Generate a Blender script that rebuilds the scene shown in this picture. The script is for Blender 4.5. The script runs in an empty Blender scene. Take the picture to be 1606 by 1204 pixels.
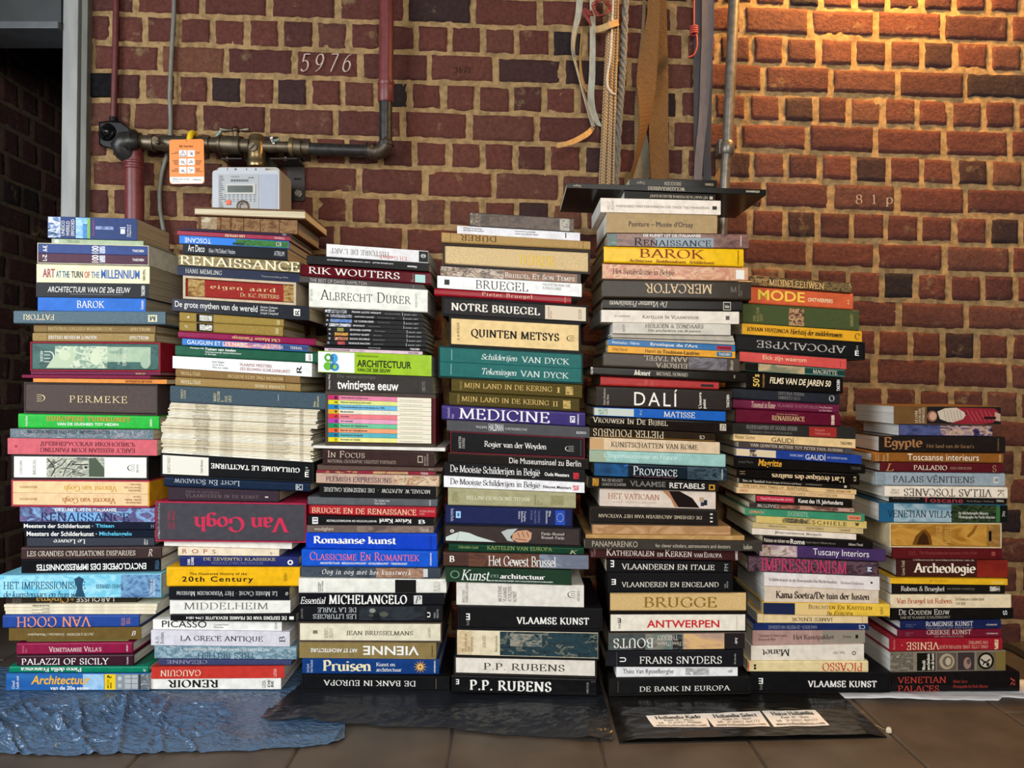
import bpy, math, random
from mathutils import Vector, noise
random.seed(7)
SC = bpy.context.scene
COL = SC.collection
# ---------------------------------------------------------------- camera, light, exposure
F = 1168.0          # focal length in photo pixels (1606 wide)
H = 0.722           # camera height
YW = 2.09           # brick wall plane
cd = bpy.data.cameras.new('camera'); cam = bpy.data.objects.new('camera', cd); COL.objects.link(cam)
cam.location = (0, 0, H); cam.rotation_euler = (math.pi/2, 0, 0)
cd.sensor_width = 36.0; cd.lens = 36.0*F/1606.0; cd.clip_start = 0.05
SC.camera = cam
SC.view_settings.view_transform = 'Standard'; SC.view_settings.look = 'None'
SC.view_settings.gamma = 1.0; SC.view_settings.use_curve_mapping = False
SC.view_settings.exposure = 0.58
w = bpy.data.worlds.new('world'); SC.world = w; w.use_nodes = True
w.node_tree.nodes['Background'].inputs[0].default_value = (0.75, 0.85, 1.0, 1)
w.node_tree.nodes['Background'].inputs[1].default_value = 0.045
def light(name, kind, loc, target, energy, color, size=0.1, size_y=None, **k):
    d = bpy.data.lights.new(name, kind); d.energy = energy; d.color = color
    if kind == 'AREA':
        d.shape = 'RECTANGLE'; d.size = size; d.size_y = size_y or size
    else:
        d.shadow_soft_size = size
    for a, b in k.items(): setattr(d, a, b)
    o = bpy.data.objects.new(name, d); COL.objects.link(o); o.location = loc
    v = Vector(target) - Vector(loc); o.rotation_euler = v.to_track_quat('-Z', 'Y').to_euler()
    return o
light('daylight_doorway', 'AREA', (-2.4, -0.3, 1.35), (0.1, 1.9, 0.45), 50, (0.88, 0.94, 1.0), 1.5, 1.5)
light('front_fill', 'AREA', (0.35, -2.0, 1.55), (0.25, 1.8, 0.45), 66, (1.0, 0.97, 0.91), 2.0, 1.6)  # broad fill added behind the camera, no entrance known there
light('warm_wall_lamp', 'SPOT', (1.02, 1.90, 2.2), (0.98, 2.09, 1.2), 78, (1.0, 0.52, 0.13), 0.05, spot_size=2.5, spot_blend=0.9)
light('warm_fill', 'AREA', (1.6, 1.2, 2.3), (1.1, 2.09, 1.2), 3, (1.0, 0.66, 0.33), 0.3)  # second warm fill added for the right-hand wall, no lamp seen here

# ---------------------------------------------------------------- helpers
def P(px, py, Y): return Vector(((px-803)*Y/F, Y, H-(py-602)*Y/F))
def floorP(px, py, z=0.0):
    Y = (H-z)*F/(py-602.0); return Vector(((px-803)*Y/F, Y, z))
def s2l(c): return c/12.92 if c <= 0.04045 else ((c+0.055)/1.055)**2.4
def rgb(h): return tuple(s2l(int(h[i:i+2], 16)/255) for i in (0, 2, 4)) + (1,)
MC = {}
def nodes(m): 
    m.use_nodes = True; nt = m.node_tree; return nt, nt.nodes['Principled BSDF']
def mat(h, rough=0.5, metal=0.0, var=0.10, bump=0.0, scale=40.0, spec=0.5, stretch=(1,1,1)):
    key = (h, rough, metal, var, bump, scale, spec, stretch)
    if key in MC: return MC[key]
    m = bpy.data.materials.new('mat_'+h); nt, b = nodes(m); L = nt.links.new
    b.inputs['Roughness'].default_value = rough; b.inputs['Metallic'].default_value = metal
    b.inputs['Specular IOR Level'].default_value = spec
    c = rgb(h); b.inputs['Base Color'].default_value = c
    if var or bump:
        tc = nt.nodes.new('ShaderNodeTexCoord'); mp = nt.nodes.new('ShaderNodeMapping'); mp.inputs['Scale'].default_value = stretch
        n = nt.nodes.new('ShaderNodeTexNoise'); n.inputs['Scale'].default_value = scale; n.inputs['Detail'].default_value = 5
        L(tc.outputs['Object'], mp.inputs[0]); L(mp.outputs[0], n.inputs['Vector'])
        if var:
            r = nt.nodes.new('ShaderNodeValToRGB')
            lo = tuple(x*(1-var*1.6) for x in c[:3])+(1,); hi = tuple(min(1, x*(1+var*0.7)+0.01*var) for x in c[:3])+(1,)
            r.color_ramp.elements[0].position = 0.32; r.color_ramp.elements[0].color = lo
            r.color_ramp.elements[1].position = 0.62; r.color_ramp.elements[1].color = hi
            L(n.outputs['Fac'], r.inputs[0]); L(r.outputs[0], b.inputs['Base Color'])
        if bump:
            bp = nt.nodes.new('ShaderNodeBump'); bp.inputs['Strength'].default_value = bump; bp.inputs['Distance'].default_value = 0.002
            L(n.outputs['Fac'], bp.inputs['Height']); L(bp.outputs[0], b.inputs['Normal'])
    MC[key] = m; return m
def flat(h, rough=0.55, metal=0.0): return mat(h, rough, metal, 0.0, 0.0, 40.0, 0.15)
def picture(cols, scale=70.0, rough=0.35, seed=0):
    key = ('pic', cols, scale, rough)
    if key in MC: return MC[key]
    m = bpy.data.materials.new('printed_picture'); nt, b = nodes(m); L = nt.links.new
    b.inputs['Roughness'].default_value = rough; b.inputs['Specular IOR Level'].default_value = 0.2
    tc = nt.nodes.new('ShaderNodeTexCoord'); mp = nt.nodes.new('ShaderNodeMapping')
    mp.inputs['Location'].default_value = (random.uniform(0, 9), 0, random.uniform(0, 9)); mp.inputs['Scale'].default_value = (0.55, 1, 1)
    n = nt.nodes.new('ShaderNodeTexNoise'); n.inputs['Scale'].default_value = scale; n.inputs['Detail'].default_value = 4
    n.inputs['Distortion'].default_value = 1.2
    r = nt.nodes.new('ShaderNodeValToRGB'); cs = cols.split(); e = r.color_ramp.elements
    for i, c in enumerate(cs):
        p = 0.30+0.40*i/max(1, len(cs)-1)
        el = e[i] if i < 2 else e.new(p)
        el.position = p; el.color = rgb(c)
    L(tc.outputs['Object'], mp.inputs[0]); L(mp.outputs[0], n.inputs['Vector']); L(n.outputs['Fac'], r.inputs[0]); L(r.outputs[0], b.inputs['Base Color'])
    MC[key] = m; return m
class MB:
    """collects faces with materials and links them as ONE mesh object"""
    def __init__(s): s.v = []; s.f = []; s.m = []; s.mats = []; s.sm = []
    def mi(s, m):
        if m not in s.mats: s.mats.append(m)
        return s.mats.index(m)
    def add(s, vs, fs, m, smooth=False):
        o = len(s.v); s.v += [tuple(v) for v in vs]; i = s.mi(m)
        for f in fs: s.f.append(tuple(o+k for k in f)); s.m.append(i); s.sm.append(smooth)
    def quad(s, a, b, c, d, m): s.add([a, b, c, d], [(0, 1, 2, 3)], m)
    def hexa(s, p, m):   # p: 8 corners, 0-3 front ring, 4-7 back ring
        s.add(p, [(0, 1, 2, 3), (7, 6, 5, 4), (0, 4, 5, 1), (1, 5, 6, 2), (2, 6, 7, 3), (3, 7, 4, 0)], m)
    def box(s, a, b, m):
        x0, y0, z0 = a; x1, y1, z1 = b
        s.hexa([(x0, y0, z0), (x1, y0, z0), (x1, y0, z1), (x0, y0, z1), (x0, y1, z0), (x1, y1, z0), (x1, y1, z1), (x0, y1, z1)], m)
    def rings(s, rings, m, closed=True, caps=True, smooth=True):
        n = len(rings[0]); vs = [p for r in rings for p in r]; fs = []
        for i in range(len(rings)-1):
            for j in range(n if closed else n-1):
                a = i*n+j; b = i*n+(j+1) % n
                fs.append((a, b, b+n, a+n))
        s.add(vs, fs, m, smooth)
        if caps and closed:
            s.add(rings[0], [tuple(range(n))], m); s.add(rings[-1], [tuple(reversed(range(n)))], m)
    def tube(s, pts, r, m, seg=14, caps=True):
        pts = [Vector(p) for p in pts]; R = r if isinstance(r, (list, tuple)) else [r]*len(pts); rings = []; up = None
        for i, p in enumerate(pts):
            t = (pts[min(i+1, len(pts)-1)]-pts[max(i-1, 0)]).normalized()
            if up is None:
                up = Vector((0, 1, 0)) if abs(t.y) < 0.9 else Vector((0, 0, 1))
            a = t.cross(up).normalized(); up = a.cross(t).normalized()
            rings.append([p+(a*math.cos(k*2*math.pi/seg)+up*math.sin(k*2*math.pi/seg))*R[i] for k in range(seg)])
        s.rings(rings, m, True, caps)
    def lathe(s, c, axis, prof, m, seg=24):   # prof: (distance along axis, radius)
        c = Vector(c); ax = Vector(axis).normalized()
        s.tube([c+ax*d for d, r in prof], [r for d, r in prof], m, seg) if False else s._lathe(c, ax, prof, m, seg)
    def _lathe(s, c, ax, prof, m, seg):
        u = ax.orthogonal().normalized(); w_ = ax.cross(u); rings = []
        for d, r in prof: rings.append([c+ax*d+(u*math.cos(k*2*math.pi/seg)+w_*math.sin(k*2*math.pi/seg))*max(r, 1e-5) for k in range(seg)])
        s.rings(rings, m, True, True, seg > 8)
    def build(s, name, parent=None, loc=None, bevel=0.0):
        me = bpy.data.meshes.new(name); o = Vector(loc) if loc is not None else Vector((0, 0, 0))
        if parent is not None and loc is None: o = Vector(parent.location)
        me.from_pydata([(v[0]-o.x, v[1]-o.y, v[2]-o.z) for v in s.v], [], s.f)
        for m in s.mats: me.materials.append(m)
        me.polygons.foreach_set('material_index', s.m); me.polygons.foreach_set('use_smooth', s.sm); me.update()
        ob = bpy.data.objects.new(name, me); COL.objects.link(ob)
        if parent is not None: ob.parent = parent
        else: ob.location = o
        if bevel:
            bv = ob.modifiers.new('bevel', 'BEVEL'); bv.width = bevel; bv.segments = 2; bv.limit_method = 'ANGLE'; bv.angle_limit = 0.7
        return ob
def tag(o, label, cat, group=None, kind=None):
    if label: o['label'] = label
    if cat: o['category'] = cat
    if group: o['group'] = group
    if kind: o['kind'] = kind
    return o
def empty(name, loc, label, cat, group=None):
    o = bpy.data.objects.new(name, None); o.empty_display_size = 0.02; COL.objects.link(o); o.location = loc
    return tag(o, label, cat, group)
def arc(c, a, b, a0, a1, n=8):   # points c + a cos + b sin
    c, a, b = Vector(c), Vector(a), Vector(b)
    return [c+a*math.cos(math.radians(a0+(a1-a0)*i/n))+b*math.sin(math.radians(a0+(a1-a0)*i/n)) for i in range(n+1)]
# ---------------------------------------------------------------- the setting
S = YW/F
def brick_mat():
    m = bpy.data.materials.new('red_brick'); nt, b = nodes(m); L = nt.links.new; N = nt.nodes.new
    at = N('ShaderNodeAttribute'); at.attribute_name = 'tint'
    r = N('ShaderNodeValToRGB'); e = r.color_ramp.elements
    cs = [(0, '2a2325'), (0.12, '462d2b'), (0.4, '57322d'), (0.7, '673a31'), (0.9, '643f35'), (1.0, '7a4f39')]
    for i, (p, c) in enumerate(cs):
        el = e[i] if i < 2 else e.new(p)
        el.position = p; el.color = rgb(c)
    L(at.outputs['Fac'], r.inputs[0])
    tc = N('ShaderNodeTexCoord')
    n1 = N('ShaderNodeTexNoise'); n1.inputs['Scale'].default_value = 90; n1.inputs['Detail'].default_value = 8; n1.inputs['Roughness'].default_value = 0.7
    n2 = N('ShaderNodeTexNoise'); n2.inputs['Scale'].default_value = 14; n2.inputs['Detail'].default_value = 6; n2.inputs['Roughness'].default_value = 0.7
    L(tc.outputs['Object'], n1.inputs['Vector']); L(tc.outputs['Object'], n2.inputs['Vector'])
    mx = N('ShaderNodeMixRGB'); mx.blend_type = 'MULTIPLY'; mx.inputs[0].default_value = 0.75
    r1 = N('ShaderNodeValToRGB'); r1.color_ramp.elements[0].position = 0.3; r1.color_ramp.elements[0].color = (0.45, 0.42, 0.42, 1); r1.color_ramp.elements[1].position = 0.62; r1.color_ramp.elements[1].color = (1.15, 1.12, 1.1, 1)
    L(n1.outputs['Fac'], r1.inputs[0]); L(r.outputs[0], mx.inputs[1]); L(r1.outputs[0], mx.inputs[2])
    mo = N('ShaderNodeMixRGB'); mo.inputs[2].default_value = rgb('94805a')       # mortar smears on the brick faces
    r2 = N('ShaderNodeValToRGB'); r2.color_ramp.elements[0].position = 0.60; r2.color_ramp.elements[0].color = (0, 0, 0, 1); r2.color_ramp.elements[1].position = 0.74; r2.color_ramp.elements[1].color = (0.75, 0.75, 0.75, 1)
    L(n2.outputs['Fac'], r2.inputs[0]); L(r2.outputs[0], mo.inputs[0]); L(mx.outputs[0], mo.inputs[1]); L(mo.outputs[0], b.inputs['Base Color'])
    b.inputs['Roughness'].default_value = 0.8; b.inputs['Specular IOR Level'].default_value = 0.25
    bp = N('ShaderNodeBump'); bp.inputs['Strength'].default_value = 1.0; bp.inputs['Distance'].default_value = 0.006
    L(n1.outputs['Fac'], bp.inputs['Height']); L(bp.outputs[0], b.inputs['Normal'])
    return m
BRICK = brick_mat()
MORTAR = mat('987c55', 0.9, 0, 0.22, 1.0, 60, 0.2)
MORTAR_SHADE = mat('564a3c', 0.9, 0, 0.2, 0.8, 60, 0.2)  # passage mortar, with the shade of the unlit passage in its colour
K0 = 0; KS = 0
def brick_wall(name, org, ex, nrm, length, height, y0, slope, depth=0.0045, nx=16, mortar=None, step=0.012, dark=False):
    """courses laid in English bond; org = lower corner, ex along the wall, nrm towards the viewer"""
    ex, nrm = Vector(ex), Vector(nrm); ez = Vector((0, 0, 1)); org = Vector(org); mb = MB(); tint = []
    mortar = mortar or MORTAR
    def at(s, z, d): return org+ex*s+ez*(z-slope*s)+nrm*d
    nu, nv = max(2, int(length/step)), max(2, int(height/step)); vs = []; fs = []
    for j in range(nv+1):
        for i in range(nu+1):
            s_, z_ = length*i/nu, height*j/nv
            p = org+ex*s_+ez*z_
            d = 0.0030*noise.noise(p*34)+0.0024*noise.noise(p*85)
            vs.append(p+nrm*d)
    for j in range(nv):
        for i in range(nu):
            a = j*(nu+1)+i; fs.append((a, a+1, a+nu+2, a+nu+1))
    mb.add(vs, fs, mortar, True); tint += [0.5]*len(vs)
    ph, cp = 0.1890, 0.0811
    k = -2
    while True:
        zc = y0+k*cp
        if zc-slope*0 > height+0.1+abs(slope)*length: break
        head = k % 2 == 0
        pitch = ph/2 if head else ph
        anchor = (545-137)*S if head else ((567-137)*S if (k+K0) % 4 == 1 else (633-137)*S)
        s = anchor-math.ceil(anchor/pitch+1)*pitch+random.uniform(-.003, .003)
        while s < length:
            w_ = pitch+random.uniform(-.003, .003)

            a, b = s+0.0066+random.uniform(-.002, .002), s+w_-0.0066+random.uniform(-.002, .002); s += w_
            a_, b_ = max(a, 0.0), min(b, length)
            zz0, zz1 = zc-0.0358+random.uniform(-.0025, .0025), zc+0.0358+random.uniform(-.0025, .0025)
            if b_-a_ < 0.012 or zz1-slope*a_ < 0.0 or zz0-slope*b_ > height: continue
            n = max(4, int((b_-a_)/0.009)); mz = 6
            us = [0, 0.003/(b_-a_)]+[0.003/(b_-a_)+(1-0.006/(b_-a_))*i/n for i in range(1, n)]+[1-0.003/(b_-a_), 1]
            ws = [0, .045, .2, .35, .5, .65, .8, .955, 1]
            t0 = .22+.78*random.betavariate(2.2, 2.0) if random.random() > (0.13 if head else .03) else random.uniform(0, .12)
            if dark: t0 *= .16  # shade of the unlit passage put into the brick tint
            dd = depth+random.uniform(-.0018, .0018); tx = random.uniform(-.0015, .0015); tz = random.uniform(-.0015, .0015)
            vs = []; fs = []
            for j, q in enumerate(ws):
                for i, u in enumerate(us):
                    S_, Z_ = a_+(b_-a_)*u, zz0+(zz1-zz0)*q
                    p3 = at(S_, Z_, 0)
                    edge = i in (0, len(us)-1) or j in (0, len(ws)-1)
                    ring = i in (1, len(us)-2) or j in (1, len(ws)-2)
                    e = noise.noise(p3*45)*0.004+noise.noise(p3*110)*0.003
                    if i <= 1: S_ += max(0, e)
                    if i >= len(us)-2: S_ -= max(0, -e)
                    if j <= 1: Z_ += max(0, noise.noise(p3*40+Vector((3, 1, 7))))*0.005
                    if j >= len(ws)-2: Z_ -= max(0, noise.noise(p3*40+Vector((9, 4, 2))))*0.005
                    d = -0.004 if edge else (dd*0.75 if ring else dd)+noise.noise(p3*30)*0.0016+noise.noise(p3*85)*0.0014+tx*(u-.5)*2+tz*(q-.5)*2
                    vs.append(at(S_, Z_, d))
            m_ = len(us)
            for j in range(len(ws)-1):
                for i in range(m_-1):
                    c = j*m_+i; fs.append((c, c+1, c+m_+1, c+m_))
            mb.add(vs, fs, BRICK, True); tint += [t0]*len(vs)
        k += 1
    ob = mb.build(name)
    at_ = ob.data.attributes.new('tint', 'FLOAT', 'POINT'); at_.data.foreach_set('value', tint)
    return tag(ob, None, None, None, 'structure')
XL = (137-803)*S                      # the wall's edge at the door frame
# course centre at x=803 (X=0) px y 155.8 is a header course
z_head = H-(155.8-602)*S
k0 = math.floor(z_head/0.0811); k0 -= k0 % 2
_rows = round((H-(107-602)*S-z_head)/0.0811)+round(k0); K0 = (1-_rows) % 4
brick_wall('wall_back', (XL, YW, 0), (1, 0, 0), (0, -1, 0), 2.05-XL, 2.5, z_head-k0*0.0811+0.033*(-XL), 0.033)
brick_wall('wall_left', (-1.62, 4.6, 0), (0, -1, 0), (1, 0, 0), 2.9, 2.5, 0.04, 0.0, mortar=MORTAR_SHADE, step=0.04, dark=True)
brick_wall('wall_passage', (-1.62, 4.6, 0), (1, 0, 0), (0, -1, 0), 0.95, 2.5, 0.04, 0.0, mortar=MORTAR_SHADE, step=0.04, dark=True)
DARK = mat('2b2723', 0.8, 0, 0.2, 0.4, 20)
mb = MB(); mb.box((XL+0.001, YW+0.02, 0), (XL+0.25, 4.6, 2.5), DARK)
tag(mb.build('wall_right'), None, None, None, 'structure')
# passage ceiling of sloping boards
mb = MB()
for i in range(16):
    y0_ = YW+0.10+i*0.155
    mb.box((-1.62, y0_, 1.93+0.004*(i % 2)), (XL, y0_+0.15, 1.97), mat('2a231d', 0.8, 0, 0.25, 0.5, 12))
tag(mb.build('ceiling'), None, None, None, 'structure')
# lintel over the dark doorway: grey board with a paler lower edge
mb = MB(); g1 = mat('2f3132', 0.6, 0, 0.1, 0.2, 18)
mb.box((-1.75, YW-0.03, H-(44-602)*S), (XL-0.055, YW+0.08, 2.5), g1)
mb.box((-1.75, YW-0.045, H-(56-602)*S), (XL-0.055, YW+0.08, H-(45-602)*S), mat('54575a', 0.5, 0, 0.1, 0.1, 18))
tag(mb.build('trim_2', bevel=0.002), None, None, None, 'structure')
# grey painted door post, stepped profile
mb = MB(); gp = mat('8b8c88', 0.45, 0, 0.12, 0.25, 30, stretch=(1, 1, .2)); gd = mat('6a6860', 0.55, 0, 0.15, 0.3, 30, stretch=(1, 1, .2))
def post(x0, x1, yf, yb, m):
    def X(px, z): return (px-803)*S-0.0135*(H+0.45-z)*0.9+0.006
    zs = (0, 2.5); p = []
    for y in (yf, yb):
        p += [(X(x0, 0), y, 0), (X(x1, 0), y, 0), (X(x1, 2.5), y, 2.5), (X(x0, 2.5), y, 2.5)]
    mb.hexa(p, m)
post(101, 104, YW-0.028, YW+0.12, gp); post(104.2, 126, YW-0.033, YW+0.12, gp); post(126.2, 129, YW-0.018, YW+0.1, gd); post(129.2, 138.5, YW-0.026, YW+0.02, gd)
tag(mb.build('door_1', bevel=0.0015), None, None, None, 'structure')
# floor of brown stone tiles
TILE = mat('4f463d', 0.42, 0, 0.16, 0.25, 9, 0.5); GROUT = mat('3b332b', 0.9, 0, 0.2, 0.6, 80)
mb = MB(); mb.box((-3.2, -3.4, -0.06), (3.2, 5.2, -0.004), GROUT)
for i in range(-11, 11):
    for j in range(-4, 6):
        x0 = -0.123+0.302*i; off = 0.0 if i % 2 == 0 else 0.31
        y0_ = 0.72+0.62*(j-1)+off-0.32
        g = 0.0022; e = 0.004; zt = random.uniform(-.0012, 0)
        a = [(x0+g, y0_+g), (x0+.302-g, y0_+g), (x0+.302-g, y0_+.62-g), (x0+g, y0_+.62-g)]
        b = [(x0+g+e, y0_+g+e), (x0+.302-g-e, y0_+g+e), (x0+.302-g-e, y0_+.62-g-e), (x0+g+e, y0_+.62-g-e)]
        vs = [(x, y, -0.02) for x, y in a]+[(x, y, zt-.003) for x, y in a]+[(x, y, zt) for x, y in b]
        fs = [(8, 9, 10, 11)]+[(k, (k+1) % 4, 4+(k+1) % 4, 4+k) for k in range(4)]+[(4+k, 4+(k+1) % 4, 8+(k+1) % 4, 8+k) for k in range(4)]
        mb.add(vs, fs, TILE)
tag(mb.build('floor'), None, None, None, 'structure')
# ---------------------------------------------------------------- lettering: a broad-nib roman drawn from strokes, and the built-in sans
def _E(cx, cy, rx, ry, a0, a1):
    n = max(4, int(abs(a1-a0)/24))
    return [(cx+rx*math.cos(math.radians(a0+(a1-a0)*i/n)), cy+ry*math.sin(math.radians(a0+(a1-a0)*i/n))) for i in range(n+1)]
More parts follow.
